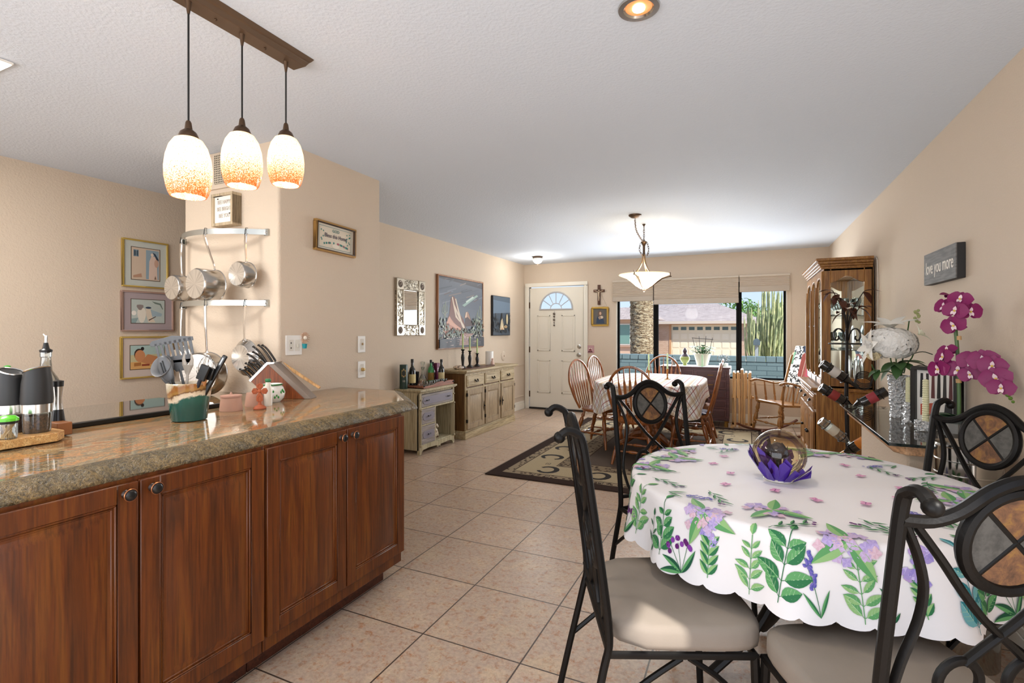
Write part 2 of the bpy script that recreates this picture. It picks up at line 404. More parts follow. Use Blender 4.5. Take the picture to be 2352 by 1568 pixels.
# ---- cellular shades
shm = NT('cellular_shade'); cz = shm.co(); sx = shm.n('SeparateXYZ'); shm.l(cz, sx.inputs[0])
shm = shm.set('c3b4a2', 0.9)
for (a, b, zb, lab) in ((-1.90, -1.285, 1.775, 'taupe pleated shade over the left window pane by the palm trunk'), (-1.27, -0.10, 1.715, 'widest taupe pleated shade over the middle window'), (-0.085, 0.535, 1.865, 'shortest taupe pleated shade raised over the right window with the cactus')):
    s = thing('window_shade', lab, 'window shade', ((a + b) / 2, YF - 0.002, 0), 0, 'pleated shades over the front window')
    h = (b - a) / 2; prof = [(0.0, 2.075), (-0.05, 2.075)]; z = 2.075; k = 0
    n = int((2.075 - zb - 0.07) / 0.0125)
    for j in range(n):
        z = 2.075 - (j + 0.5) * 0.0125; prof.append((-0.058 if j % 2 else -0.048, z))
    prof += [(-0.05, zb + 0.07), (0.0, zb + 0.07)]
    MB().prism([(p[0], p[1]) for p in prof], -h, h, 'YZ').obj('pleated_fabric', shm, s, ang=0.3)
    B(-h - .004, h + .004, -0.066, 0, 2.075, 2.10).obj('head_rail', pl('cfc2b0', 0.6), s, 0.003)
    B(-h - .002, h + .002, -0.062, 0, zb, zb + 0.07).obj('bottom_rail', pl('b9ab9a', 0.6), s, 0.004)

# ================= CEILING FIXTURES =================
t = thing('recessed_light', 'round recessed ceiling light glowing above the round table', 'ceiling light', (-0.34, 1.775, ZC))
mb = MB().lathe([(0.072, -0.001), (0.070, -0.008), (0.052, -0.008), (0.045, 0.0)], 32); mb.obj('trim_ring', M['steel'], t)
MB().lathe([(0.046, -0.002), (0.034, -0.003), (0.0, -0.004)], 24).obj('reflector', NT('can_reflector').set('d9a070', 0.3, 0.4, emit='ff9a50', es=0.6), t)
MB().ball((0, 0, -0.006), 0.022, 12, (1, 1, 0.4)).obj('bulb', NT('can_bulb').set('ffffff', 0.4, emit='fff0dc', es=14), t)
lamp('recessed_lamp', 'SPOT', (-0.34, 1.775, ZC - 0.02), 22, (1, 0.86, 0.7), radius=0.05, direction=(0, 0, -1), spot=R(130))
sk = thing('ceiling_light_panel', 'bright square ceiling light panel cut off by the left edge', 'ceiling light', (-3.1, 0.72, ZC))
B(-0.31, 0.31, -0.31, 0.31, -0.012, -0.001).obj('panel_frame', M['white'], sk, 0.003)
B(-0.303, 0.303, -0.303, 0.303, -0.016, -0.011).obj('diffuser', NT('kitchen_diffuser').set('ffffff', 0.5, emit='fff9f0', es=8), sk)
lamp('kitchen_lamp', 'AREA', (-3.1, 0.72, ZC - 0.03), 16, (1, 0.97, 0.93), 0.55, 0.55, (0, 0, -1))
lamp('fill_rear_ceiling', 'AREA', (-0.8, -0.9, ZC - 0.03), 8, (1, 0.96, 0.9), 0.6, 0.6, (0, 0, -1))  # unseen fill added under the ceiling behind the camera, without a fixture
cl = thing('ceiling_light', 'small glass dome flush ceiling light near the front door', 'ceiling light', (-2.86, 7.05, ZC))
MB().lathe([(0.075, 0), (0.078, -0.02), (0.075, -0.028), (0.06, -0.028)], 24).obj('metal_ring', M['bronze'], cl)
t = NT('cut_glass_shade'); v = t.n('TexVoronoi'); t.l(t.co(), v.inputs[0]); v.inputs['Scale'].default_value = 60; t.bump(v.outputs['Distance'], 0.6, 0.01)
MB().lathe([(0.073, -0.028), (0.075, -0.06), (0.05, -0.095), (0.012, -0.11), (0.0, -0.112)], 24).obj('glass_dome', t.set('e9e9e4', 0.2, spec=0.8), cl)
MB().ball((0, 0, -0.115), 0.011, 8).obj('finial', M['bronze'], cl)

lamp('entry_lamp', 'POINT', (-2.86, 7.05, 2.25), 9, (1, 0.96, 0.9), radius=0.06)
# ---- pendant bar with three shades
pd = thing('pendant_light', 'three speckled glass pendant shades hanging from one bronze ceiling bar', 'pendant light', (-1.69, 1.08, ZC))
mb = MB(); L0, L1 = -0.47, 0.47
sec = [(-0.052, 0), (-0.045, -0.012), (-0.036, -0.016), (-0.030, -0.034), (0.030, -0.034), (0.036, -0.016), (0.045, -0.012), (0.052, 0)]
vs = []; n = len(sec)
for y, k in ((L0, 1.0), (L1, 1.0)):
    for (x, z) in sec:
        vs.append((x * 1.15, y - (z * 0.7 + 0.0) * (1 if y < 0 else -1), z))
mb.raw(vs, [tuple(range(n)), tuple(range(2 * n - 1, n - 1, -1))] + [(i, i + n, (i + 1) % n + n, (i + 1) % n) for i in range(n)])
mb.obj('ceiling_bar', NT('bronze_bar').set('6a5645', 0.45, 0.5), pd, 0.002)
for y in (0.08, 0.28): MB().ball((0.0, y, -0.036), 0.005, 8).obj('screw', M['bronze'], pd)
t = NT('speckled_glass'); oc = t.co()
sp = t.noise(oc, 300, 3, 0.7); sz = t.n('SeparateXYZ'); t.l(oc, sz.inputs[0])
g = t.n('MapRange'); t.l(sz.outputs['Z'], g.inputs[0]); g.inputs[1].default_value = 0.12; g.inputs[2].default_value = 0.005; g.inputs[3].default_value = 0.0; g.inputs[4].default_value = 0.21
th = t.math('ADD', sp, g.outputs[0]); msk = t.ramp(th, [(0.585, 0.0), (0.66, 1.0)])
col = t.mix(msk, 'fff2d8', 'a9612c'); em = t.mix(msk, 'fff0d2', 'b8641f')
tr = t.n('BsdfTranslucent'); t.l(col, tr.inputs[0]); t.set(col, 0.15, emit=em, es=0.62); mx = t.n('MixShader'); mx.inputs[0].default_value = 0.35
t.l(t.b.outputs[0], mx.inputs[1]); t.l(tr.outputs[0], mx.inputs[2]); t.l(mx.outputs[0], t.out.inputs[0]); M['speck'] = t.m
prof = [(0.030, 0.195), (0.042, 0.188), (0.056, 0.165), (0.066, 0.13), (0.070, 0.095), (0.069, 0.06), (0.064, 0.03), (0.058, 0.01), (0.053, 0.0)]
for (px, py, zt) in ((-1.682, 1.06, 1.757), (-1.69, 1.262, 1.845), (-1.70, 1.466, 1.905)):
    lx, ly = px + 1.69, py - 1.08; dz = zt - ZC
    MB().lathe([(r, z) for r, z in prof] + [(r - 0.004, z) for r, z in reversed(prof[1:])], 32).obj('glass_shade', M['speck'], pd, loc=(lx, ly, dz))
    MB().lathe([(0.032, 0.190), (0.031, 0.198), (0.024, 0.214), (0.012, 0.224), (0.009, 0.246), (0.006, 0.252)], 20, (lx, ly, dz)).obj('socket_cap', M['bronze'], pd)
    MB().tube([(lx, ly, dz + 0.246), (lx, ly, -0.06)], 0.0032, 8).obj('cord', pl('0e0d0d', 0.6), pd)
    MB().lathe([(0.004, -0.075), (0.010, -0.036), (0.011, -0.033)], 12, (lx, ly, 0)).obj('cord_grip', M['bronze'], pd)
    MB().ball((lx, ly, dz + 0.11), 0.026, 12, (1, 1, 1.3)).obj('bulb', NT('pendant_bulb').set('ffffff', 0.5, emit='ffe9c4', es=6), pd)
    lamp('pendant_lamp', 'POINT', (px, py, zt + 0.03), 3.9, (1.0, 0.91, 0.80), radius=0.03)

# ---- chandelier over the dining table (bowl glass, swagged chain)
ch = thing('chandelier', 'bronze bowl chandelier with amber glass hung over the oak dining table', 'chandelier', (-0.98, 5.40, 0))
prof = [(0.0, 1.755), (0.035, 1.76), (0.085, 1.79), (0.135, 1.835), (0.185, 1.872), (0.235, 1.892), (0.262, 1.905), (0.255, 1.913), (0.20, 1.885), (0.13, 1.845), (0.07, 1.795), (0.0, 1.77)]
t = NT('amber_glass'); f = t.noise(t.co(), 9, 3); c = t.ramp(f, [(0.35, 'fbe2b0'), (0.65, 'fff0d4')]); t.set(c, 0.35, emit=c, es=0.5)
MB().lathe(prof, 40).obj('glass_bowl', t.m, ch)
arms = MB()
for k in range(3):
    a = R(20 + 120 * k); ca, sa = math.cos(a), math.sin(a)
    arms.tube([(x * ca, x * sa, z) for x, z in ((0.006, 1.745), (0.07, 1.775), (0.13, 1.822), (0.185, 1.862), (0.24, 1.88), (0.285, 1.888))], 0.0065, 6)
    for s in (-1, 1): arms.tube([(0.02 * ca, 0.02 * sa, 1.76), (0.19 * ca - s * 0.012 * sa, 0.19 * sa + s * 0.012 * ca, 1.868)], 0.004, 5)
    arms.tube([(0.272 * ca, 0.272 * sa, 1.885), (0.272 * ca, 0.272 * sa, 1.93)], 0.005, 5)
arms.obj('bowl_bracket', M['bronze'], ch)
rod = MB()
for k in range(3):
    a = R(80 + 120 * k); ca, sa = math.cos(a), math.sin(a)
    rod.tube(smooth_path([(0.012 * ca, 0.012 * sa, 2.12), (0.018 * ca, 0.018 * sa, 2.05), (0.05 * ca, 0.05 * sa, 1.975), (0.11 * ca, 0.11 * sa, 1.905)], 4), 0.0075, 6)
rod.obj('curved_arm', NT('aged_bronze').set('9a7d5a', 0.35, 0.8), ch)
MB().lathe([(0.0, 1.722), (0.006, 1.724), (0.012, 1.735), (0.006, 1.742), (0.02, 1.75), (0.006, 1.76), (0, 1.77)], 14).obj('finial', M['bronze'], ch)
MB().lathe([(0.012, 2.10), (0.014, 2.12), (0.012, 2.13), (0.013, 2.21), (0.03, 2.245), (0.036, 2.25), (0.03, 2.256), (0.008, 2.27), (0.0, 2.28)], 16).obj('stem', M['bronze'], ch)
def chain(mb, pts, r=0.0028, link=0.032):
    P = smooth_path(pts, 8); L = 0; i = 0
    d = [0]
    for a, b in zip(P, P[1:]): d.append(d[-1] + (b - a).length)
    n = max(2, int(d[-1] / (link * 0.75)))
    for k in range(n):
        def at(s):
            for j in range(len(d) - 1):
                if s <= d[j + 1]:
                    u = (s - d[j]) / max(1e-6, d[j + 1] - d[j]); return P[j].lerp(P[j + 1], u)
            return P[-1]
        a = at(d[-1] * k / n); b = at(d[-1] * (k + 1.2) / n); t = (b - a).normalized(); s = t.orthogonal().normalized()
        if k % 2: s = t.cross(s)
        c = (a + b) / 2; mb.tube([c + t * (link / 2) * math.cos(q) + s * (link / 4) * math.sin(q) for q in [2 * PI * j / 8 for j in range(8)]], r, 4, True)
mb = MB(); chain(mb, [(0, -0.47, 2.40), (-0.02, -0.30, 2.32), (0.0, -0.06, 2.25), (0, 0, 2.30), (0.0, 0, 2.40)])
chain(mb, [(-0.03, -0.02, 2.24), (-0.045, -0.02, 2.17), (-0.02, 0, 2.12)]); chain(mb, [(0.03, 0.0, 2.25), (0.05, 0, 2.17), (0.035, 0, 2.11)])
mb.obj('chain', M['bronze'], ch)
MB().lathe([(0.0, 2.405), (0.035, 2.412), (0.06, 2.43), (0.062, 2.4395), (0.0, 2.4395)], 24, (0, -0.47, 0)).obj('ceiling_canopy', M['bronze'], ch)
MB().lathe([(0.004, 2.40), (0.006, 2.42), (0.018, 2.437), (0.018, 2.4395)], 10).obj('ceiling_hook', M['bronze'], ch)
lamp('chandelier_lamp', 'POINT', (-0.98, 5.40, 1.98), 5, (1.0, 0.93, 0.83), radius=0.06)
lamp('chandelier_down_lamp', 'POINT', (-0.98, 5.40, 1.66), 19, (1.0, 0.95, 0.88), radius=0.12)
# ================= KITCHEN PENINSULA =================
def raised_panel(mb, x0, x1, z0, z1, fw=0.055, d=0.02, arch=0.0):
    """frame-and-raised-panel door with its face toward -y, back at y=0"""
    mb.box(x0, x1, -d + 0.008, 0, z0, z1)
    for a in ((x0, x0 + fw, z0, z1), (x1 - fw, x1, z0, z1)): mb.box(a[0], a[1], -d, -d + 0.01, a[2], a[3])
    for a in ((x0 + fw, x1 - fw, z0, z0 + fw), (x0 + fw, x1 - fw, z1 - fw, z1)): mb.box(a[0], a[1], -d, -d + 0.01, a[2], a[3])
    a, b, c, e = x0 + fw, x1 - fw, z0 + fw, z1 - fw
    # ogee lip
    for k, (o, y) in enumerate(((0.0, -d + 0.002), (0.008, -d + 0.006))):
        w = 0.006
        mb.box(a + o, a + o + w, y, y + 0.008, c, e); mb.box(b - o - w, b - o, y, y + 0.008, c, e)
        mb.box(a + o, b - o, y, y + 0.008, c + o, c + o + w); mb.box(a + o, b - o, y, y + 0.008, e - o - w, e - o)
    g = 0.018; s = 0.026
    o1 = [(a + g, -d + 0.009, c + g), (b - g, -d + 0.009, c + g), (b - g, -d + 0.009, e - g), (a + g, -d + 0.009, e - g)]
    i1 = [(a + g + s, -d + 0.001, c + g + s), (b - g - s, -d + 0.001, c + g + s), (b - g - s, -d + 0.001, e - g - s), (a + g + s, -d + 0.001, e - g - s)]
    mb.raw(o1 + i1, [(4, 5, 6, 7)] + [(i, (i + 1) % 4, (i + 1) % 4 + 4, i + 4) for i in range(4)])
def cab_knob(parent, x, z, y=-0.02):
    m = Matrix.Translation((x, y, z)) @ Matrix.Rotation(R(90), 4, 'X')
    MB().lathe([(0.013, 0), (0.011, 0.004), (0.006, 0.008), (0.0065, 0.014), (0.016, 0.019), (0.018, 0.024), (0.0165, 0.027)], 20, (0, 0, 0), m).obj('knob', pl('33211a', 0.35, 0.3), parent)
    MB().tube([m @ Vector((0.0165 * math.cos(a), 0.0165 * math.sin(a), 0.0245)) for a in [2 * PI * q / 20 for q in range(20)]], 0.0022, 6, True).obj('copper_ring', pl('b5744a', 0.3, 0.7), parent)
    return m
labs = ['brown cherry base cabinet at the far end of the granite peninsula', 'middle brown cherry cabinet of the peninsula with paired dark knobs', 'brown cherry peninsula cabinet cut off by the left edge']
for i, (ya, yb) in enumerate(((1.318, 2.155), (0.453, 1.314), (-0.42, 0.449))):
    # local frame: x along world +Y, front (-y) toward world +X
    c = thing('base_cabinet', labs[i], 'cabinet', (-1.65, (ya + yb) / 2, 0), R(90), 'peninsula base cabinets')
    h = (yb - ya) / 2
    mb = B(-h, h, 0.0, 1.32 if i else 0.84, 0.10, 0.888); mb.obj('cabinet_body', M['cab'], c, 0.002)
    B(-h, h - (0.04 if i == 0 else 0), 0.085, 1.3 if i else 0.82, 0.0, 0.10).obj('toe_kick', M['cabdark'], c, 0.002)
    for s in (-1, 1):
        x0, x1 = (-h + 0.004, -0.003) if s < 0 else (0.003, h - (0.0 if i == 0 else 0.004))
        mb = MB(); raised_panel(mb, x0, x1, 0.158, 0.868); dr = mb.obj('cabinet_door', M['cab'], c, 0.002, seg=1)
        kx = s * 0.036; cab_knob(dr, kx, 0.838)
        MB().ball((kx, -0.046, 0.838), 0.0145, 14, (1, 0.35, 1)).obj('knob_cap', M['black'], dr)
# counter top with chiselled edge
top = [(-1.715, YB + 0.02), (-1.715, 2.265), (-2.045, 2.60), (-2.498, 2.60), (-2.498, 2.102), (-3.02, 2.102), (-3.02, YB + 0.02)]
ct = thing('countertop', 'polished brown granite countertop with chiselled edge over the peninsula', 'countertop', (0, 0, 0))
MB().prism(top, 0.892, 0.93).obj('granite_slab', M['granite'], ct)
mb = MB(); rnd = random.Random(3)
# front lip ring: from crease down and out, with rough chips
def lip(p0, p1, n0, n1, L, first=False, last=False):
    n = max(2, int(L / 0.012)); prof = [(0.0, 0.93), (0.016, 0.9285), (0.040, 0.918), (0.062, 0.90), (0.071, 0.886), (0.067, 0.879), (0.064, 0.8895), (0.0, 0.8905)]
    vs = []
    for i in range(n + 1):
        f = i / n; p = Vector(p0).lerp(Vector(p1), f); nn = Vector(n0).lerp(Vector(n1), f)
        for j, (o, z) in enumerate(prof):
            q = rnd.uniform(-0.0035, 0.0035) if 2 <= j <= 5 and 0 < i < n else 0
            vs.append((p.x + nn.x * (o + q), p.y + nn.y * (o + q), z + q * 0.7))
    k = len(prof); fs = [(i * k + j, i * k + j + 1, (i + 1) * k + j + 1, (i + 1) * k + j) for i in range(n) for j in range(k - 1)]
    mb.raw(vs, fs)
nm = Vector((1, 0.41, 0)); nd = Vector((0.707, 0.707, 0)); 
lip((-1.715, YB + .02, 0), (-1.715, 2.265, 0), (1, 0, 0), nm, 4.0); lip((-1.715, 2.265, 0), (-2.045, 2.60, 0), nm, (0.42, 1, 0), 0.47); lip((-2.045, 2.60, 0), (-2.498, 2.60, 0), (0.42, 1, 0), (0, 1, 0), 0.45)
mb.obj('chiselled_edge', M['granedge'], ct, ang=1.2)
# cooktop
ck = thing('cooktop', 'black glass electric cooktop set in the granite counter', 'cooktop', (-2.66, 1.24, 0.931))
B(-0.272, 0.272, -0.455, 0.455, 0, 0.012).obj('trim_frame', pl('080808', 0.25), ck, 0.003)
B(-0.255, 0.255, -0.438, 0.438, 0.0125, 0.017).obj('ceramic_surface', pl('16130f', 0.03, 0.0, spec=1.0, coat=1.0), ck, 0.002)
B(0.262, 0.285, -0.455, 0.455, 0, 0.02).obj('front_rail', pl('0c0c0c', 0.3), ck, 0.003)
# ---- crock of utensils
Z0 = 0.9305
t = NT('crock_glaze'); oc = t.co(); s = t.n('SeparateXYZ'); t.l(oc, s.inputs[0])
n1 = t.noise(oc, 16, 5, 0.65); h1 = t.math('MULTIPLY_ADD', n1, 0.07, s.outputs['Z']); h1 = t.math('MULTIPLY_ADD', s.outputs['X'], -0.30, h1)
c = t.ramp(t.math('MULTIPLY', h1, 5.0), [(0.36, '1f4a42'), (0.56, '24574c'), (0.60, 'd8c7ad'), (0.67, 'c8b294'), (0.70, '5b3a22'), (0.75, 'a07842'), (0.84, '8c5a2c'), (0.9, 'b7a88a'), (0.97, 'cfc6b4')])
M['crock'] = t.set(c, 0.12, coat=0.3)
cr = thing('utensil_crock', 'green and brown glazed stoneware crock holding kitchen utensils', 'crock', (-2.16, 1.365, Z0))
MB().lathe([(0.0, 0), (0.058, 0), (0.066, 0.004), (0.073, 0.06), (0.081, 0.12), (0.084, 0.158), (0.0805, 0.161), (0.077, 0.156), (0.073, 0.10), (0.062, 0.012), (0, 0.01)], 40).obj('crock_body', M['crock'], cr)
# camera-facing directions at the crock
def utensil(name, label, cat, off, leanx, leany, L, builder, rz=24, group='utensils standing in the stoneware crock'):
    u = thing(name, label, cat, (-2.16 + off[0], 1.365 + off[1], Z0 + 0.018), 0, group)
    u.rotation_euler = (R(leany), R(leanx), R(rz)); builder(u, L); return u
GR = pl('55575a', 0.4); GRL = pl('6f7072', 0.4); BK = pl('141313', 0.3); WD = M['lightw']
def handle(u, L, mat, r=0.007, r2=0.009): MB().tube([(0, 0, 0), (0, 0, L * 0.4), (0, 0, L)], [r2, r, r * 0.8], 8, flat=0.6).obj('handle', mat, u)
def b_turner(u, L):
    handle(u, L, pl('4a4a4c', 0.35))
    mb = MB(); z = L - 0.01; pr = [(-0.012, z), (-0.03, z + 0.03), (-0.062, z + 0.055), (-0.078, z + 0.105), (-0.070, z + 0.118), (0.0, z + 0.125), (0.062, z + 0.108), (0.066, z + 0.10), (0.045, z + 0.035), (0.02, z + 0.012), (0.012, z)]
    mb.prism([(-0.012, z), (0.012, z), (0.02, z + 0.012), (0.045, z + 0.035), (-0.052, z + 0.045), (-0.03, z + 0.025)], -0.002, 0.002, 'XZ')
    mb.prism([(-0.052, z + 0.045), (0.045, z + 0.035), (0.049, z + 0.05), (-0.058, z + 0.058)], -0.002, 0.002, 'XZ')
    for k in range(8):
        a = -0.060 + k * 0.0155; mb.prism([(a, z + 0.05), (a + 0.0075, z + 0.05), (a + 0.0075 + k * 0.0004, z + 0.108), (a - 0.001, z + 0.108)], -0.002, 0.002, 'XZ')
    mb.prism([(-0.073, z + 0.10), (0.064, z + 0.095), (0.064, z + 0.108), (0.0, z + 0.124), (-0.066, z + 0.118), (-0.076, z + 0.11)], -0.002, 0.002, 'XZ')
    o = mb.obj('slotted_blade', GR, u, 0.0008); o.scale = (1.35, 1, 1.25); o.location = (0, 0, -0.25 * (L - 0.01))
def b_spoon(u, L):
    handle(u, L, pl('2a2a2b', 0.35))
    mb = MB(); mb.ball((0, 0, L + 0.045), 0.03, 16, (1, 0.35, 1.9)); 
    mb.obj('spoon_bowl', GR, u)
    mb = MB(); mb.box(-0.009, -0.005, -0.0125, -0.009, L + 0.03, L + 0.075); mb.box(0.001, 0.005, -0.0125, -0.009, L + 0.025, L + 0.08); mb.obj('slot', BK, u)
def b_ladle(u, L):
    handle(u, L, BK)
    MB().lathe([(0, -0.03), (0.03, -0.024), (0.044, -0.008), (0.048, 0.012), (0.044, 0.01), (0.028, -0.018), (0, -0.022)], 20, (0, 0, 0), Matrix.Translation((0, -0.02, L + 0.03)) @ Matrix.Rotation(R(65), 4, 'X')).obj('ladle_bowl', GRL, u)
def b_fork(u, L):
    handle(u, L, pl('8a8177', 0.4, 0.3))
    mb = MB(); mb.tube([(0, 0, L - 0.01), (0, 0, L + 0.03)], [0.008, 0.024], 10, flat=0.3)
    for s in (-1, 1): mb.tube([(s * 0.013, 0, L + 0.028), (s * 0.018, -0.002, L + 0.055), (s * 0.013, -0.004, L + 0.085)], [0.011, 0.007, 0.002], 8, flat=0.4)
    mb.obj('fork_head', pl('8d857b', 0.4, 0.2), u)
def b_spat(u, L):
    MB().tube([(0, 0, 0), (0, 0, L)], [0.009, 0.010], 8).obj('handle', pl('c98a55', 0.5), u)
    B(-0.026, 0.026, -0.006, 0.006, L - 0.01, L + 0.045).obj('silicone_head', BK, u, 0.004)
def b_black(u, L):
    MB().tube([(0, 0, 0), (0, 0, L * 0.6), (0, 0, L)], [0.006, 0.008, 0.008], 8).obj('handle', pl('1a2230', 0.3), u)
    B(-0.019, 0.019, -0.007, 0.007, L - 0.012, L + 0.055).obj('brush_head', BK, u, 0.003)
def b_tong(u, L):
    B(-0.010, 0.010, -0.007, 0.007, 0, L + 0.05).obj('flat_handle', pl('0f0f10', 0.25), u, 0.004)
    B(-0.004, 0.004, -0.0085, -0.0065, L + 0.005, L + 0.04).obj('hang_slot', pl('8b8b8b', 0.3, 0.8), u, 0.001)
def b_whisk(u, L):
    MB().tube([(0, 0, 0), (0, 0, L)], 0.007, 8).obj('handle', M['steel'], u)
    mb = MB()
    for k in range(5):
        a = PI * k / 5; ca, sa = math.cos(a), math.sin(a)
        mb.tube([(0.03 * math.sin(q) * ca * (1 + 0.3 * math.cos(q)), 0.03 * math.sin(q) * sa * (1 + .3 * math.cos(q)), L + 0.05 - 0.05 * math.cos(q)) for q in [2 * PI * j / 16 for j in range(16)]], 0.0011, 4, True)
    mb.obj('wire_loops', M['chrome'], u)
utensil('slotted_turner', 'wide grey slotted turner rising highest out of the crock', 'spatula', (-0.012, 0.015), -11, 4, 0.205, b_turner, 24)
utensil('ladle', 'grey nylon ladle leaning left behind the slotted spoon', 'ladle', (-0.01, 0.0), -24, 0, 0.20, b_ladle)
utensil('serving_spoon', 'black and grey spoon handle leaning furthest left in the crock', 'spoon', (-0.03, 0.01), -30, -4, 0.16, b_spoon)
utensil('slotted_spoon', 'grey slotted nylon spoon at the front left of the crock', 'spoon', (0.0, -0.03), -19, 0, 0.17, b_spoon)
utensil('cooking_fork', 'taupe two-pronged cooking fork standing in the crock', 'fork', (0.02, -0.03), 3, 0, 0.19, b_fork)
utensil('rubber_scraper', 'wood-handled scraper with a square black head', 'scraper', (0.03, -0.01), 20, 0, 0.18, b_spat)
utensil('basting_brush', 'dark blue handled utensil with a black head leaning right', 'brush', (0.02, -0.03), 24, 3, 0.185, b_black)
utensil('kitchen_tongs', 'flat black handle leaning furthest right in the crock', 'tongs', (0.02, 0.0), 29, 0, 0.245, b_tong)
utensil('wire_whisk', 'steel wire whisk behind the black scraper in the crock', 'whisk', (0.02, 0.02), 14, 6, 0.17, b_whisk)
# ---- mills, tray, oil bottle, toothpicks
ty = thing('cutting_board', 'chunky striped wooden tray under the pepper mills', 'board', (-2.23, 0.80, Z0))
tw = wood('butcher_block', 'a9743f', 'c99a5c', 'dcb47a', 0, 2.2, 0.45)
mb = MB(); mb.prism([(-0.19, -0.16), (0.06, -0.16), (0.10, -0.12), (0.10, 0.10), (0.06, 0.135), (-0.17, 0.135), (-0.19, 0.12)], 0.004, 0.034); mb.obj('board', tw, ty, 0.003)
B(-0.17, 0.0, 0.14, 0.185, 0.004, 0.05).obj('end_handle', pl('8e5a34', 0.4), ty, 0.003)
for sx, sy in ((-.15, -.12), (.05, -.12), (-.15, .10), (.05, .10)): MB().lathe([(0.01, 0), (0.01, 0.006)], 10, (sx, sy, 0)).obj('foot', BK, ty)
def mill(label, loc, fill, rz):
    m = thing('pepper_mill', label, 'mill', loc, rz, 'black electric mills on the wooden tray')
    t = NT('mill_fill_' + fill); t.set(t.ramp(t.noise(t.co(), 170, 3, 0.7), [(0.4, fill), (0.6, '6b5040')]), 0.6); 
    MB().lathe([(0, 0.001), (0.026, 0.001), (0.029, 0.01), (0.030, 0.05), (0, 0.05)], 24).obj('peppercorns', t.m, m)
    MB().lathe([(0.031, 0.0), (0.0325, 0.01), (0.034, 0.062)], 28).obj('clear_chamber', M['thinglass'], m)
    MB().lathe([(0.0, 0.06), (0.036, 0.06), (0.0365, 0.085), (0.0, 0.085)], 28).obj('steel_collar', M['steel'], m)
    # slanted top
    mb = MB(); n = 28; vs = []
    for j, (r, z) in enumerate(((0.0365, 0.085), (0.0375, 0.10), (0.035, 0.15), (0.030, 0.185), (0.027, 0.185), (0.0, 0.178))):
        for k in range(n):
            a = 2 * PI * k / n; x, y = r * math.cos(a), r * math.sin(a); s = 1 if z >= 0.175 else (0.5 if z > 0.14 else 0)
            vs.append((x, y, z + s * 0.35 * x))
    mb.raw(vs, [(j * n + k, j * n + (k + 1) % n, (j + 1) * n + (k + 1) % n, (j + 1) * n + k) for j in range(5) for k in range(n)])
    mb.obj('slanted_grip', NT('soft_black').set('1b1a1a', 0.5), m)
    MB().tube([(0.030 * math.cos(a), 0.030 * math.sin(a), 0.186 + 0.35 * 0.030 * math.cos(a)) for a in [2 * PI * k / 24 for k in range(24)]], 0.0028, 6, True).obj('top_ring', M['steel'], m)
    return m
mill('left black electric mill with pink salt in its chamber', (-2.28, 0.835, Z0 + 0.034), 'a98a80', R(200)).scale = (1.12,) * 3
mill('right black electric mill full of dark peppercorns', (-2.205, 0.873, Z0 + 0.034), '2b1d17', R(20)).scale = (1.15,) * 3
m = thing('salt_shaker', 'slim black and steel shaker behind the right mill', 'shaker', (-2.31, 0.975, Z0 + 0.0345 - 0.034))
MB().lathe([(0, 0), (0.024, 0), (0.024, 0.03), (0.016, 0.09), (0, 0.09)], 20).obj('shaker_base', BK, m)
MB().lathe([(0.016, 0.09), (0.012, 0.13), (0.016, 0.175), (0, 0.175)], 20).obj('shaker_body', M['steel'], m)
MB().lathe([(0.017, 0.175), (0.018, 0.195), (0, 0.2)], 20).obj('shaker_cap', BK, m)
ob = thing('oil_bottle', 'clear glass oil bottle with a steel pouring spout', 'bottle', (-2.42, 0.985, Z0)); ob.scale = (1.1, 1.1, 1.12)
MB().lathe([(0, 0.0), (0.036, 0), (0.038, 0.01), (0.038, 0.15), (0.034, 0.175), (0.017, 0.205), (0.0135, 0.25), (0.016, 0.252), (0.016, 0.268), (0.0, 0.268)], 28).obj('bottle_body', M['thinglass'], ob)
MB().lathe([(0.0, 0.262), (0.017, 0.268), (0.018, 0.275), (0.010, 0.28), (0.006, 0.30), (0, 0.30)], 16).obj('stopper', BK, ob)
mb = MB(); mb.tube([(0, 0, 0.29), (0.002, 0, 0.325)], 0.004, 8); mb.tube([(-0.004, 0, 0.29), (-0.006, 0, 0.322), (-0.016, 0, 0.328)], 0.0022, 6); mb.obj('pour_spout', M['chrome'], ob)
ot = thing('oil_mister', 'short glass jar with a light green pump top at the left edge', 'bottle', (-2.385, 0.862, Z0 + 0.034))
MB().lathe([(0, 0), (0.02, 0), (0.021, 0.12), (0.012, 0.15), (0, 0.15)], 18).obj('bottle_body', M['thinglass'], ot)
MB().lathe([(0.013, 0.15), (0.009, 0.17), (0.011, 0.20), (0.009, 0.222), (0.0, 0.225)], 14).obj('green_top', pl('3fa32c', 0.3), ot)
tp = thing('toothpick_jar', 'clear jar of toothpicks with a lime green lid', 'jar', (-2.15, 0.778, Z0 + 0.034))
MB().lathe([(0, 0.001), (0.022, 0.001), (0.024, 0.008), (0.024, 0.052)], 22).obj('jar_body', M['thinglass'], tp)
MB().lathe([(0.0, 0.05), (0.025, 0.05), (0.026, 0.058), (0, 0.058)], 22).obj('dark_rim', BK, tp)
MB().lathe([(0.0, 0.058), (0.027, 0.058), (0.027, 0.066), (0.018, 0.074), (0, 0.076)], 22).obj('green_lid', pl('5fc02e', 0.25), tp)
mb = MB()
for k in range(60):
    a = rnd.uniform(0, 6.28); b = a + rnd.uniform(2, 4); mb.tube([(0.018 * math.cos(a), 0.018 * math.sin(a), 0.003), (0.017 * math.cos(b), 0.017 * math.sin(b), 0.047)], 0.0009, 4)
o = mb.obj('toothpicks', pl('d9b98a', 0.6), tp); o['kind'] = 'stuff'
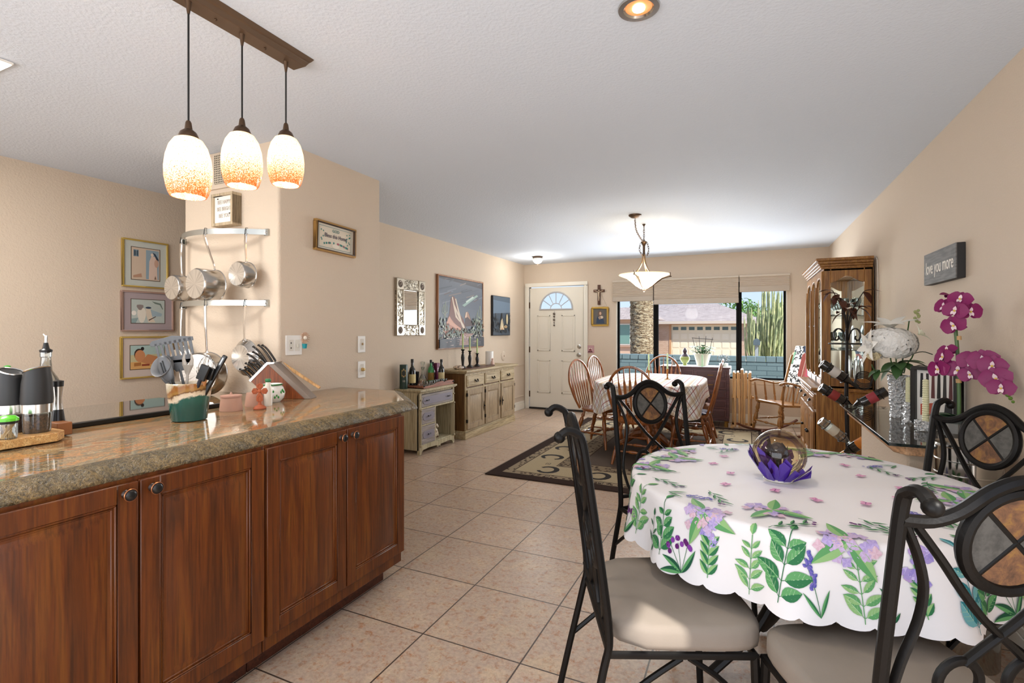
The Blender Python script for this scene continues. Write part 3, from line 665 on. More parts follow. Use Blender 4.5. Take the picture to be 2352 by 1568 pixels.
# ---- clay cups, cross, shamrock jar, knife block
def claycup(label, loc, lid):
    c = thing('clay_cup', label, 'pot', loc, 0, 'pink clay cups on the granite')
    MB().lathe([(0, 0), (0.042, 0), (0.043, 0.006), (0.037, 0.068), (0, 0.068)], 28).obj('clay_body', paint('pink_clay' + str(lid), 'b9927f', 150, 0.3, 0.002), c)
    if lid:
        MB().lathe([(0, 0.066), (0.04, 0.066), (0.04, 0.073), (0.006, 0.076), (0.004, 0.084), (0, 0.09)], 28).obj('clay_lid', pl('b98f7e', 0.8), c)
    return c
claycup('pink clay pot with small pointed lid standing on the granite', (-2.24, 1.615, Z0), 1).scale = (1.17, 1.17, 1.0)
claycup('plain pink clay cup half hidden behind the terracotta cross', (-2.265, 1.765, Z0), 0).scale = (1.1, 1.1, 1.0)
cx = thing('terracotta_cross', 'small terracotta flower-petal cross standing in front of a clay cup', 'cross', (-2.149, 1.70, Z0), R(35))
mb = MB()
for a, L in ((90, 0.040), (0, 0.036), (180, 0.036), (270, 0.058)):
    m = Matrix.Translation((0, 0, 0.088)) @ Matrix.Rotation(R(-a), 4, 'Y')
    mb.M = m; mb.prism([(0.006, -0.004), (L * 0.45, -0.014), (L * 0.8, -0.014), (L, 0.0), (L * 0.8, 0.014), (L * 0.45, 0.014), (0.006, 0.004)], -0.006, 0.006, 'XZ')
    mb.tube([(L * 0.35, -0.006, 0), (L * 0.55, -0.006, -0.008), (L * 0.8, -0.006, -0.006), (L * 0.9, -0.006, 0), (L * 0.8, -0.006, 0.006), (L * 0.55, -0.006, 0.008)], 0.002, 5, True); mb.M = None
mb.ball((0, -0.004, 0.088), 0.009, 10, (1, 0.6, 1)); mb.obj('petal_arms', pl('a3532f', 0.7), cx)
MB().lathe([(0, 0), (0.028, 0), (0.03, 0.006), (0.024, 0.014), (0.010, 0.022), (0.006, 0.036), (0, 0.036)], 20).obj('cross_base', pl('9d4f2e', 0.7), cx)
bt = thing('spice_bottle', 'small white bottle with green top behind the terracotta cross', 'bottle', (-2.215, 1.80, Z0))
MB().lathe([(0, 0), (0.02, 0), (0.021, 0.08), (0.012, 0.11), (0.011, 0.12), (0, 0.12)], 18).obj('bottle_body', pl('ded9cc', 0.3), bt)
MB().lathe([(0.012, 0.12), (0.015, 0.128), (0.012, 0.137), (0, 0.138)], 14).obj('green_cap', pl('2f7a4c', 0.4), bt)
js = thing('shamrock_jar', 'white ceramic jar painted with green shamrocks', 'jar', (-2.31, 1.905, Z0))
MB().lathe([(0, 0), (0.038, 0), (0.058, 0.022), (0.064, 0.05), (0.054, 0.078), (0.046, 0.088), (0.05, 0.098), (0.045, 0.098), (0.04, 0.085), (0, 0.08)], 30).obj('jar_body', pl('e9e6df', 0.15, coat=0.4), js)
MB().tube([(0.049 * math.cos(a), 0.049 * math.sin(a), 0.094) for a in [2 * PI * k / 24 for k in range(24)]], 0.004, 6, True).obj('green_rim', pl('1f6b2c', 0.2), js)
for az, z in ((-80, 0.03), (-45, 0.06), (-20, 0.03), (-110, 0.058), (-140, 0.03), (10, 0.055)):
    mb = MB(); r0 = 0.0635 if 0.03 < z < 0.06 else 0.060
    for da, dz in ((-9, 0), (9, 0), (0, 0.010)): mb.ball((r0 * math.cos(R(az + da)), r0 * math.sin(R(az + da)), z + dz), 0.0075, 8, (0.6, 0.6, 1))
    mb.obj('shamrock', pl('2f8a35', 0.3), js)
kb = thing('knife_block', 'slanted cherry wood knife block with grey cap', 'knife block', (-2.438, 2.035, Z0), R(25))
# local: profile in XZ plane, handles at upper left, face toward -y
prof = [(-0.10, 0.0), (0.205, 0.0), (0.0, 0.205), (-0.095, 0.115)]
MB().prism([(-0.015, 0.0), (0.185, 0.0), (-0.02, 0.192), (-0.115, 0.098)], -0.055, 0.035, 'XZ').obj('block_body', M['blockw'], kb, 0.002)
MB().prism([(0.185, 0.0), (0.222, 0.0), (0.014, 0.196), (-0.02, 0.192)], -0.055, 0.035, 'XZ').obj('grey_side', pl('85776c', 0.5), kb, 0.002)
MB().prism([(0.08, 0.14), (0.228, 0.045), (0.236, 0.055), (0.02, 0.200)], 0.038, 0.056, 'XZ').obj('light_board', M['lightw'], kb, 0.002)
MB().prism([(-0.118, 0.094), (-0.128, 0.105), (-0.028, 0.206), (0.02, 0.207), (0.014, 0.196), (-0.02, 0.192)], -0.057, 0.037, 'XZ').obj('steel_cap', M['steel'], kb, 0.001)
kn = 0
dirv = Vector((-0.72, 0, 0.70)); along = Vector((0.70, 0, 0.72))
spots = [(0.012, -0.04, 0.085, 0), (0.03, -0.015, 0.08, 0), (0.012, 0.01, 0.075, 0), (0.06, -0.04, 0.085, 0), (0.07, -0.02, 0.082, 0), (0.06, 0.01, 0.08, 0), (0.105, -0.035, 0.115, 0), (0.12, 0.005, 0.115, 0), (0.092, -0.005, 0.05, 1), (0.138, -0.03, 0.125, 2), (0.155, 0.0, 0.12, 2), (0.165, 0.02, 0.11, 2)]
klab = ['lowest knife handle, front row of the knife block', 'low knife handle second from the front of the block', 'low knife handle at the back of the lowest row', 'front steak knife handle in the middle row', 'second steak knife handle in the middle row', 'rear steak knife handle in the middle row', 'large curved knife handle above the steak knives', 'large knife handle behind the curved one', 'kitchen scissors with steel ring handle in the block', 'steep upright knife handle at the top of the block', 'second steep knife handle at the block top', 'rearmost steep knife handle by the light board']
rot = Matrix.Rotation(R(25), 4, 'Z')
for (s, y, L, kd), lab in zip(spots, klab):
    base = Vector((-0.128, y, 0.103)) + along * s * 0.95
    d = dirv if kd != 2 else Vector((-0.60, 0.0, 0.80)).normalized()
    wl = kb.location + (rot @ base)
    k = thing('kitchen_scissors' if kd == 1 else 'kitchen_knife', lab, 'scissors' if kd == 1 else 'knife', wl, R(25), 'knives in the knife block')
    up = Vector((0.7, 0, 0.72)) if kd != 2 else Vector((0.8, 0, 0.6))
    if kd == 1:
        for q in (-1, 1):
            c0 = d * 0.035 + Vector((0, q * 0.008, 0)) + up * q * 0.012
            MB().tube([c0 + d * 0.02 * math.cos(a) + up * 0.010 * math.sin(a) for a in [2 * PI * j / 14 for j in range(14)]], 0.003, 6, True).obj('ring_handle', M['steel'] if q > 0 else BK, k)
    else:
        MB().tube(smooth_path([-d * 0.01, d * L * 0.35 + up * 0.003, d * L * 0.75 + up * 0.002, d * L - up * 0.006], 4), [0.0075] + [0.009] * 11 + [0.0115], 8, flat=0.6).obj('handle', pl('121111', 0.3), k)
        B(-0.002, 0.002, -0.002, 0.002, -0.002, 0.002).obj('blade_root', M['steel'], k)
        for q in (0.2, 0.5, 0.85): MB().ball(d * L * q + Vector((0, -0.006, 0)) + up * 0.002, 0.0022, 6).obj('rivet', M['steel'], k)
# ================= POT RACKS ON THE PIER =================
YW = 2.104
def rackpt(x):  # x from -0.39..0.39 ; arc bulging 0.2 toward the camera
    u = x / 0.39; return -0.17 * (1 - u * u) - 0.012
for i, (z, lab) in enumerate(((1.90, 'upper curved steel pot rack mounted on the pier'), (1.478, 'lower curved steel pot rack below the first one'))):
    rk = thing('pot_rack', lab, 'pot rack', (-2.982, YW, z), 0, 'curved pot racks')
    mb = MB(); n = 24
    vs = []
    for k in range(n + 1):
        x = -0.39 + 0.78 * k / n; y = rackpt(x)
        for dy, dz in ((0, -0.016), (0, 0.016), (0.004, 0.016), (0.004, -0.016)): vs.append((x, y + dy, dz))
    mb.raw(vs, [(k * 4 + j, k * 4 + (j + 1) % 4, (k + 1) * 4 + (j + 1) % 4, (k + 1) * 4 + j) for k in range(n) for j in range(4)])
    for s in (-1, 1): mb.box(s * 0.39 - 0.016, s * 0.39 + 0.016, -0.013, -0.0005, -0.02, 0.02)
    mb.obj('curved_bar', pl('b9bdbb', 0.25, 0.9), rk)
    for s in (-1, 1): MB().ball((s * 0.39, -0.014, 0), 0.006, 8).obj('bolt', M['chrome'], rk)
brushed = NT('brushed_base'); oc = brushed.co(); sx = brushed.n('SeparateXYZ'); brushed.l(oc, sx.inputs[0])
ang = brushed.math('ARCTAN2', sx.outputs['X'], sx.outputs['Z']); cb = brushed.n('CombineXYZ'); brushed.l(ang, cb.inputs[0])
nn = brushed.noise(cb.outputs[0], 2.6, 3, 0.6); cc = brushed.ramp(nn, [(0.35, 'a5a29e'), (0.5, 'd9d6d1'), (0.6, 'b9b6b1'), (0.7, 'ebe9e5')])
M['brushed'] = brushed.set(cc, 0.28, 0.9)
def hang_pan(label, x, z, r, depth, hl, sk=False, tilt=0, lev=1.90):
    """hangs from rack hook; base toward the viewer (-y); z is the centre height"""
    y = rackpt(x + 2.982); p = thing('saucepan' if not sk else 'frying_pan', label, 'pan', (x, YW + y, lev), tilt, 'steel pans on the pot racks')
    zc = z - lev; yb = -y * 0.0
    y0 = -0.035 - (0.03 if depth > .06 else 0); y1 = y0 + depth
    m = Matrix.Translation((0, y1, zc)) @ Matrix.Rotation(R(90), 4, 'X')
    rb = r * (0.75 if sk else 0.97)
    body = MB().lathe([(r - 0.003, 0.002), (r + 0.003, 0.0), (r + 0.003, 0.003), (r, 0.006), (rb + 0.004, depth - 0.012), (rb - 0.004, depth), (rb - 0.006, depth - 0.001), (rb, depth - 0.012), (r - 0.003, 0.006)], 40, (0, 0, 0), m)
    body.obj('pan_body', M['steel'], p)
    MB().lathe([(0.0, 0.0), (rb - 0.003, 0.0), (rb - 0.005, 0.002), (0, 0.002)], 40, (0, 0, 0), Matrix.Rotation(R(90), 4, 'X')).obj('brushed_base', M['brushed'], p, loc=(0, y1 - depth + 0.001, zc))
    zr = zc + r
    mb = MB(); mb.tube(smooth_path([(0, y1 - 0.010, zr - 0.004), (0, y1 - 0.014, zr + 0.03), (0, (y1 - 0.02) * 0.5 - 0.003, zr + (-zr) * 0.5), (0, -0.006, -0.035), (0, -0.006, -0.012)], 4), [0.010, 0.009, 0.008, 0.007, 0.007, 0.007, 0.0075, 0.008, 0.009, 0.010, 0.011, 0.011, 0.012, 0.012, 0.011, 0.010, 0.007], 8, flat=0.5)
    for s in (-1, 1): mb.tube([(0, y1 - 0.010, zr + 0.012), (s * 0.014, y1 - 0.012, zr - 0.006)], 0.004, 6)
    mb.obj('handle', M['chrome'], p)
    mb = MB(); mb.tube([(0, 0.008, 0.02), (0, -0.006, 0.02), (0, -0.010, 0.0), (0, -0.012, -0.02), (0, -0.006, -0.026), (0, 0.0, -0.018)], 0.002, 6); mb.obj('hook', BK, p)
    return p
hang_pan('upper left steel saucepan partly behind the big saucepan', -3.325, 1.588, 0.082, 0.075, 0.2)
hang_pan('largest upper saucepan hanging at the rack middle', -2.90, 1.585, 0.092, 0.13, 0.2)
hang_pan('smallest saucepan hanging at the upper right', -2.675, 1.642, 0.074, 0.075, 0.18)
hang_pan('lower left pan mostly hidden behind the slotted turner', -3.325, 1.13, 0.09, 0.04, 0.2, True, 0, 1.478)
bp = hang_pan('large deep steel pan hung low behind the crock', -2.90, 1.06, 0.125, 0.085, 0.2, False, R(18), 1.478)
MB().tube(smooth_path([(-0.03, -0.03, -0.51), (-0.04, -0.045, -0.54), (0.04, -0.045, -0.54), (0.03, -0.03, -0.51)], 4), 0.004, 6).obj('loop_handle', M['chrome'], bp)
hang_pan('steel frying pan hanging behind the knife block', -2.68, 1.155, 0.105, 0.04, 0.2, True, 0, 1.478)
# ================= WALL ITEMS ON PIER =================
def text_mesh(body, size, ext=0.0006, align='CENTER', shear=0.0, space=1.0):
    c = bpy.data.curves.new('t', 'FONT'); c.body = body; c.size = size; c.extrude = ext; c.align_x = align; c.align_y = 'CENTER'; c.shear = shear; c.space_character = space
    c.resolution_u = 3
    o = bpy.data.objects.new('t', c); COL.objects.link(o); dg = bpy.context.evaluated_depsgraph_get()
    me = bpy.data.meshes.new_from_object(o.evaluated_get(dg)); bpy.data.objects.remove(o); return me
def lettering(parent, body, size, x, y, z, mat, name='lettering', sx=1.0, shear=0.0, space=1.0, rz=0):
    me = text_mesh(body, size, shear=shear, space=space); me.materials.clear(); me.materials.append(mat)
    o = bpy.data.objects.new(name, me); COL.objects.link(o); o.parent = parent; o.location = (x, y, z); o.rotation_euler = (R(90), 0, rz); o.scale = (sx, 1, 1); return o
v = thing('air_vent', 'white metal air vent grille high on the pier behind the pendants', 'vent', (-3.01, YW, 2.34))
mb = B(-0.17, 0.17, -0.012, 0, -0.13, 0.099); mb.obj('vent_plate', M['wall'], v, 0.003)
B(-0.045, 0.13, -0.016, -0.010, -0.10, 0.085).obj('dark_opening', pl('2c2926', 0.8), v)
mb = MB()
for k in range(14): mb.box(-0.045, 0.13, -0.019, -0.015, -0.10 + k * 0.0138, -0.0965 + k * 0.0138)
for k in range(12): mb.box(-0.045 + k * 0.0156, -0.0415 + k * 0.0156, -0.020, -0.016, -0.10, 0.085)
mb.obj('grille', pl('d8cbb6', 0.5), v)
s = thing('box_sign', 'wooden box sign with three lines of pale capital lettering above the pot rack', 'sign', (-2.92, YW, 2.06))
mb = MB(); 
for a in ((-0.098, 0.098, -0.10, -0.082), (-0.098, 0.098, 0.082, 0.10), (-0.098, -0.080, -0.082, 0.082), (0.080, 0.098, -0.082, 0.082)): mb.box(a[0], a[1], -0.062, 0, a[2], a[3])
mb.obj('sign_frame', wood('pale_ash', 'ab977b', 'bfab8c', 'cfbc9c', 2, 1.0, 0.6), s, 0.001)
B(-0.082, 0.082, -0.05, -0.002, -0.083, 0.083).obj('sign_panel', pl('ece6dc', 0.7), s)
for k, w in enumerate(('BEE HAPPY', 'BEE BRIGHT', 'BEE YOU')): lettering(s, w, 0.034, 0.008, -0.0515, 0.045 - 0.042 * k, pl('b7ada2', 0.7), sx=0.72)
for q in ((-0.05, 0.068), (0.058, -0.028)): MB().ball((q[0], -0.0515, q[1]), 0.006, 8, (1.3, 0.3, 0.7)).obj('painted_bee', pl('3b3026', 0.6), s)
XP = -2.50
s = thing('framed_needlework', 'small gold framed needlework reading God Bless this Home', 'picture', (XP, 2.545, 1.925), R(90)); s.rotation_euler[1] = R(1.5)
def frame(parent, w, h, fw, d, mat, bev=0.002, y=0.0, name='picture_frame'):
    mb = MB(); 
    mb.box(-w / 2, w / 2, -d, -y, h / 2 - fw, h / 2); mb.box(-w / 2, w / 2, -d, -y, -h / 2, -h / 2 + fw)
    mb.box(-w / 2, -w / 2 + fw, -d, -y, -h / 2 + fw, h / 2 - fw); mb.box(w / 2 - fw, w / 2, -d, -y, -h / 2 + fw, h / 2 - fw)
    return mb.obj(name, mat, parent, bev)
def art(parent, w, h, y, layers, name='picture', bg='cccccc', rough=0.6):
    """flat picture: background plus thin paint shapes; coordinates 0..1 within the picture"""
    mb = MB(); mats = [pl(bg, rough)]; idx = {bg: 0}
    mb.box(-w / 2, w / 2, y, y + 0.004, -h / 2, h / 2)
    for k, (c, pts) in enumerate(layers):
        if c not in idx: idx[c] = len(mats); mats.append(pl(c, rough))
        mb.mi = idx[c]; yy = y - 0.0003 - 0.00006 * k
        vs = [((min(1, max(0, px)) - 0.5) * w, yy, (min(1, max(0, pz)) - 0.5) * h) for px, pz in pts]
        mb.raw(vs, [tuple(range(len(vs)))])
    return mb.obj(name, mats, parent)
def blob(cx, cz, rx, rz, n=14, ph=0.0, wob=0.0):
    return [(cx + rx * (1 + wob * math.sin(3 * a + ph)) * math.cos(a), cz + rz * (1 + wob * math.sin(3 * a + ph)) * math.sin(a)) for a in [2 * PI * k / n for k in range(n)]]
frame(s, 0.362, 0.20, 0.016, 0.026, pl('ab8246', 0.35, 0.2)); frame(s, 0.34, 0.178, 0.006, 0.029, pl('4b3422', 0.4), name='dark_inner_frame')
L = [('6f8a86', [(0.06, 0.08), (0.94, 0.08), (0.94, 0.92), (0.06, 0.92)]), ('d9cdb9', [(0.07, 0.10), (0.93, 0.10), (0.93, 0.90), (0.07, 0.90)])]
for k in range(26):
    a = rnd.random(); side = k % 2; L.append((('2f7d74', '2f7d74', 'b56a74')[k % 3], blob(0.16 + 0.68 * a, 0.22 + 0.10 * math.sin(a * PI), 0.02, 0.045, 8)))
for k in range(16): L.append(('2f7d74', blob(rnd.choice((0.13, 0.83)) + rnd.uniform(-0.04, 0.07), rnd.uniform(0.35, 0.8), 0.014, 0.035, 7)))
L.append(('e5dccb', blob(0.5, 0.2, 0.1, 0.08)))
art(s, 0.33, 0.168, -0.012, L, 'needlework', 'dcd3c2')
lettering(s, 'GOD', 0.028, 0, -0.0145, 0.048, pl('5c8b86', 0.7)); lettering(s, 'Bless this Home', 0.038, 0, -0.0145, 0.012, pl('4b4657', 0.7), sx=0.80, shear=0.1)
def plate_switch(label, y, z, w=0.072, h=0.118, kind='toggle'):
    p = thing('light_switch' if kind != 'outlet' else 'wall_outlet', label, 'switch' if kind != 'outlet' else 'outlet', (XP, y, z), R(90))
    B(-w / 2, w / 2, -0.008, 0, -h / 2, h / 2).obj('wall_plate', M['white'], p, 0.003)
    if kind == 'outlet':
        for sx in (-0.023, 0.023): B(sx - 0.017, sx + 0.017, -0.010, -0.007, -0.034, 0.034).obj('insert', pl('dcd7cc', 0.5), p, 0.002)
        for z1 in (0.014, -0.016): B(-0.028, -0.022, -0.0115, -0.009, z1 - 0.005, z1 + 0.005).obj('socket_slot', pl('3a2e28', 0.6), p)
        B(0.018, 0.03, -0.018, -0.009, -0.014, 0.008).obj('toggle', pl('d8d2c4', 0.4), p, 0.002)
    else:
        B(-0.017, 0.017, -0.010, -0.007, -0.038, 0.038).obj('insert', pl('cfc9bd', 0.5), p, 0.002)
        if kind == 'toggle': B(-0.004, 0.004, -0.020, -0.009, -0.006, 0.010).obj('toggle', pl('a18257', 0.4), p, 0.001)
        else: MB().lathe([(0.013, 0.008), (0.012, 0.022), (0.009, 0.03), (0, 0.031)], 16, (0, 0, 0), Matrix.Rotation(R(90), 4, 'X')).obj('dimmer_knob', pl('c7a768', 0.3, 0.5), p)
    return p
plate_switch('upper cream toggle switch on the pier side', 2.805, 1.217)
plate_switch('lower cream dimmer switch with a round gold knob', 2.805, 1.037, kind='dimmer')
plate_switch('double cream outlet plate behind the knife block', 2.21, 1.225, 0.12, 0.12, 'outlet')
f = thing('flower_plug', 'night light with a pinwheel flower and teal base plugged in by the knife block', 'ornament', (XP + 0.021, 2.25, 1.225), R(90))
MB().lathe([(0, 0), (0.012, 0.0), (0.016, 0.028), (0.0, 0.03)], 14, (0.0, -0.03, -0.02)).obj('teal_base', pl('1b8b93', 0.3), f)
mb = MB()
for k in range(16):
    a = 2 * PI * k / 16; mb.tube([(0.012 * math.cos(a), -0.03, 0.045 + 0.012 * math.sin(a)), (0.034 * math.cos(a), -0.034, 0.045 + 0.034 * math.sin(a))], [0.003, 0.006], 6, flat=0.4)
mb.obj('flower_petals', pl('c9a387', 0.5), f); MB().ball((0, -0.034, 0.045), 0.013, 10, (1, 0.5, 1)).obj('flower_centre', pl('efe4d2', 0.5), f)
# ---- three framed prints on the kitchen wall
XK = -4.35
def print_frame(label, y, z, w, h, fm, mat_c, pic_bg, pw, ph, layers, dx=0, dz=0):
    p = thing('framed_print', label, 'picture', (XK, y, z), R(90), 'three framed prints on the kitchen wall')
    frame(p, w, h, 0.012, 0.022, fm)
    B(-w / 2 + .01, w / 2 - .01, -0.012, -0.001, -h / 2 + .01, h / 2 - .01).obj('mat_board', pl(mat_c, 0.8), p)
    e = MB().box(-pw / 2 - 0.005 + dx, pw / 2 + 0.005 + dx, -0.0135, -0.011, -ph / 2 - 0.005 + dz, ph / 2 + 0.005 + dz); e.obj('mat_edge', pl('5b4a3c', 0.7), p)
    o = art(p, pw, ph, -0.0145, layers, 'print', pic_bg); o.location = (dx, 0, dz)
gold = pl('c9aa58', 0.3, 0.35); rose = pl('b39384', 0.3, 0.3)
print_frame('top framed print of an adobe doorway on the kitchen wall', 2.396, 1.843, 0.336, 0.375, gold, 'c3c6bd', 'cdb8a2', 0.205, 0.25,
    [('8fa3ae', [(0.5, 0.03), (0.5, 0.96), (0.97, 0.96), (0.97, 0.03)]), ('5f7685', [(0.06, 0.72), (0.06, 0.93), (0.24, 0.93), (0.24, 0.72)]), ('33414c', [(0.09, 0.75), (0.09, 0.9), (0.21, 0.9), (0.21, 0.75)]), ('9bb2bd', [(0.14, 0.72), (0.14, 0.93), (0.16, 0.93), (0.16, 0.72)]), ('d9bfae', [(0.6, 0.03), (0.62, 0.6), (0.7, 0.78), (0.86, 0.76), (0.9, 0.5), (0.92, 0.03)]), ('e4cdb9', blob(0.72, 0.82, 0.05, 0.05)), ('2e3c4d', [(0.74, 0.9), (0.84, 0.86), (0.97, 0.68), (0.92, 0.6), (0.82, 0.78)]), ('c79f89', blob(0.88, 0.55, 0.08, 0.13)), ('b58d74', [(0.05, 0.05), (0.05, 0.12), (0.33, 0.2), (0.36, 0.08)]), ('7a5f4d', [(0.8, 0.04), (0.84, 0.16), (0.88, 0.04)])])
print_frame('middle framed print with pale bending figures in a mauve mat', 2.414, 1.468, 0.385, 0.318, rose, 'a9999a', 'b9c2bb', 0.245, 0.185,
    [('9db0b8', [(0.35, 0.45), (0.55, 0.6), (0.92, 0.42), (0.9, 0.3), (0.5, 0.28)]), ('e1d8c8', blob(0.3, 0.35, 0.13, 0.33, 16, 0, 0.1)), ('d9c9b4', [(0.42, 0.62), (0.56, 0.6), (0.62, 0.25), (0.72, 0.03), (0.5, 0.03), (0.44, 0.3)]), ('39475a', blob(0.5, 0.66, 0.09, 0.045)), ('8b7f7a', blob(0.25, 0.68, 0.10, 0.12, 10, 0, 0.2)), ('ece6dc', blob(0.07, 0.42, 0.07, 0.1)), ('5c4b45', [(0.5, 0.14), (0.72, 0.3), (0.73, 0.27), (0.52, 0.1)]), ('6d7c72', [(0.6, 0.95), (0.7, 0.84), (0.85, 0.8), (0.93, 0.6), (0.95, 0.62), (0.88, 0.86), (0.75, 0.9)]), ('8ba09f', [(0.0, 0.0), (0.0, 0.18), (0.2, 0.22), (0.12, 0.0)])])
print_frame('bottom framed print with a round orange form in a pink mat', 2.41, 1.105, 0.385, 0.33, gold, 'cdbcb0', 'c3b98f', 0.25, 0.185,
    [('a9c0b9', [(0, 0.6), (0, 1), (1, 1), (1, 0.62)]), ('d7a565', [(0, 0), (0, 0.3), (1, 0.34), (1, 0)]), ('3b2a24', blob(0.24, 0.62, 0.14, 0.25)), ('c9885b', blob(0.27, 0.55, 0.15, 0.26)), ('c08155', [(0.3, 0.3), (0.5, 0.62), (0.9, 0.45), (0.95, 0.2), (0.5, 0.18)]), ('201a1a', blob(0.34, 0.86, 0.05, 0.08)), ('a86f3a', [(0.1, 0.12), (0.1, 0.26), (0.3, 0.28), (0.3, 0.14)]), ('8f3f2a', [(0.32, 0.12), (0.32, 0.2), (0.55, 0.2), (0.55, 0.12)])])
# ================= LEFT WALL OF THE LIVING ROOM =================
RL = R(90)   # local +x = world +Y, front (-y) = world +X
# ---- antique washstand desk: back at wall, x centre Y=4.73
D = 0.315; dk = thing('washstand', 'antique cream and grey washstand with open side niche on the left wall', 'cabinet', (WL + 0.004, 4.73, 0), RL)
mb = MB(); h = 0.345
mb.box(-h, -h + 0.02, -D + 0.01, 0, 0.045, 0.66); mb.box(h - 0.02, h, -D + 0.01, 0, 0.06, 0.66); mb.box(-h, h, -0.012, 0, 0.06, 0.66)
mb.box(-h + .001, h - .001, -D + .012, -.001, 0.085, 0.099); mb.box(-0.054, -0.036, -D + .014, -0.013, 0.10, 0.481); mb.box(-h + .001, h - .001, -D + .012, -.001, 0.48, 0.4945); mb.box(-h + .001, h - .001, -D + 0.012, -.001, 0.636, 0.6565)
mb.box(-h, -h + 0.035, -D - .004, -D + 0.03, 0.0, 0.655); mb.box(h - 0.03, h, -D - .004, -D + 0.03, 0.0, 0.655)
for z0, z1 in ((0.09, 0.10), (0.300, 0.314), (0.478, 0.497)): mb.box(-h + 0.002, -0.0345 if z0 < 0.4 else h - 0.002, -D - 0.0025, -D + 0.019, z0, z1)
mb.box(-0.0555, -0.0352, -D - 0.001, -D + 0.0205, 0.1005, 0.485); mb.box(-h, -h + .03, -0.04, 0, 0, 0.05); mb.box(h - .03, h, -0.04, 0, 0, 0.06)
mb.obj('carcass', M['cream'], dk, 0.002)
mb = MB(); mb.box(-h - 0.02, h + 0.025, -D - 0.03, 0, 0.668, 0.690); mb.box(-h - 0.01, h + 0.012, -D - 0.018, 0, 0.657, 0.668); mb.obj('top_board', M['cream'], dk, 0.004)
for s in (-1, 1):
    mb = MB(); x = s * (h - 0.014)
    for z, r in ((0.475, 0.016), (0.10, 0.016), (0.58, 0.011)): mb.ball((x, -D - 0.010, z), r, 10, (1, 0.8, 0.9))
    mb.tube([(x, -D - 0.008, 0.11), (x, -D - 0.008, 0.46)], 0.009, 8); mb.obj('turned_post', M['cream'], dk)
ap = [(-h + 0.03, 0.09), (h - 0.03, 0.09), (h - 0.03, 0.012), (h - 0.05, 0.04), (h - 0.1, 0.05), (0.06, 0.045), (0.045, 0.02), (0.03, 0.035), (0.015, 0.035), (0.0, 0.02), (-0.015, 0.045), (-0.18, 0.052), (-h + 0.06, 0.045), (-h + 0.03, 0.012)]
MB().prism(ap, -D - 0.004, -D + 0.012, 'XZ').obj('scalloped_apron', M['cream'], dk, 0.001)
B(-0.034, h - 0.02, -0.016, -0.012, 0.1, 0.48).obj('niche_back', pl('3d2a1c', 0.7), dk)
bp = pl('1d1815', 0.35, 0.5)
def bail(parent, x, z, y):
    mb = MB(); mb.ball((x, y, z), 0.008, 8, (1, 0.6, 1)); mb.tube([(x, y, z), (x, y - 0.014, z)], 0.004, 6); mb.tube([(x - 0.022, y - 0.016, z + 0.006), (x - .008, y - 0.018, z - 0.001), (x, y - 0.018, z + 0.002), (x + .008, y - 0.018, z - 0.001), (x + 0.022, y - 0.016, z + 0.006)], [0.007, 0.004, 0.005, 0.004, 0.007], 6)
    mb.obj('drawer_pull', bp, parent)
def stad(cx, cz, rx, rz, n=8): return [(cx + (rx - rz) * (1 if math.cos(a) > 0 else -1) + rz * math.cos(a), cz + rz * math.sin(a)) for a in [2 * PI * (k + 0.5) / (2 * n) for k in range(2 * n)]]
for x0, x1, z0, z1, pulls in ((-h + 0.037, h - 0.032, 0.50, 0.632, (-0.22, 0.20)), (-h + 0.037, -0.057, 0.317, 0.475, (-0.19,)), (-h + 0.037, -0.057, 0.103, 0.297, (-0.19,))):
    dr = B(x0, x1, -D - 0.004, -D + 0.2, z0, z1).obj('drawer', M['mauve'], dk, 0.002)
    MB().prism(stad((x0 + x1) / 2, (z0 + z1) / 2, (x1 - x0) / 2 - 0.02, 0.042), -D - 0.008, -D - 0.003, 'XZ').obj('raised_panel', NT('panel_mauve').set('86808a', 0.5), dr, 0.001)
    for p in pulls: bail(dr, p, (z0 + z1) / 2, -D - 0.008)
ZD = 0.6905
fg = thing('dog_figurine', 'small cream and brown dog figurine standing in the washstand niche', 'figurine', (WL + 0.24, 4.80, 0.1005), RL)
mb = MB(); mb.ball((0, 0, 0.075), 0.035, 12, (0.9, 0.8, 1.2)); mb.ball((-0.015, -0.02, 0.145), 0.026, 12); mb.ball((-0.02, -0.045, 0.138), 0.013, 8)
for x in (-0.02, 0.018): mb.tube([(x, -0.012, 0.07), (x, -0.022, 0.006)], [0.014, 0.011], 8)
mb.tube([(0.01, 0.02, 0.07), (0.015, 0.02, 0.006)], [0.018, 0.012], 8); mb.tube([(-0.018, 0.015, 0.06), (-0.02, 0.018, 0.006)], [0.016, 0.012], 8)
t = NT('spotted_fur'); t.set(t.ramp(t.noise(t.co(), 26, 2), [(0.47, 'dccfb8'), (0.54, '6a4a30')]), 0.5); mb.obj('dog_body', t.m, fg)
mb = MB(); [mb.ball((-0.015 + s * 0.022, -0.012, 0.14), 0.012, 8, (0.5, 0.7, 1.4)) for s in (-1, 1)]; mb.obj('ear', pl('5a3d27', 0.5), fg)
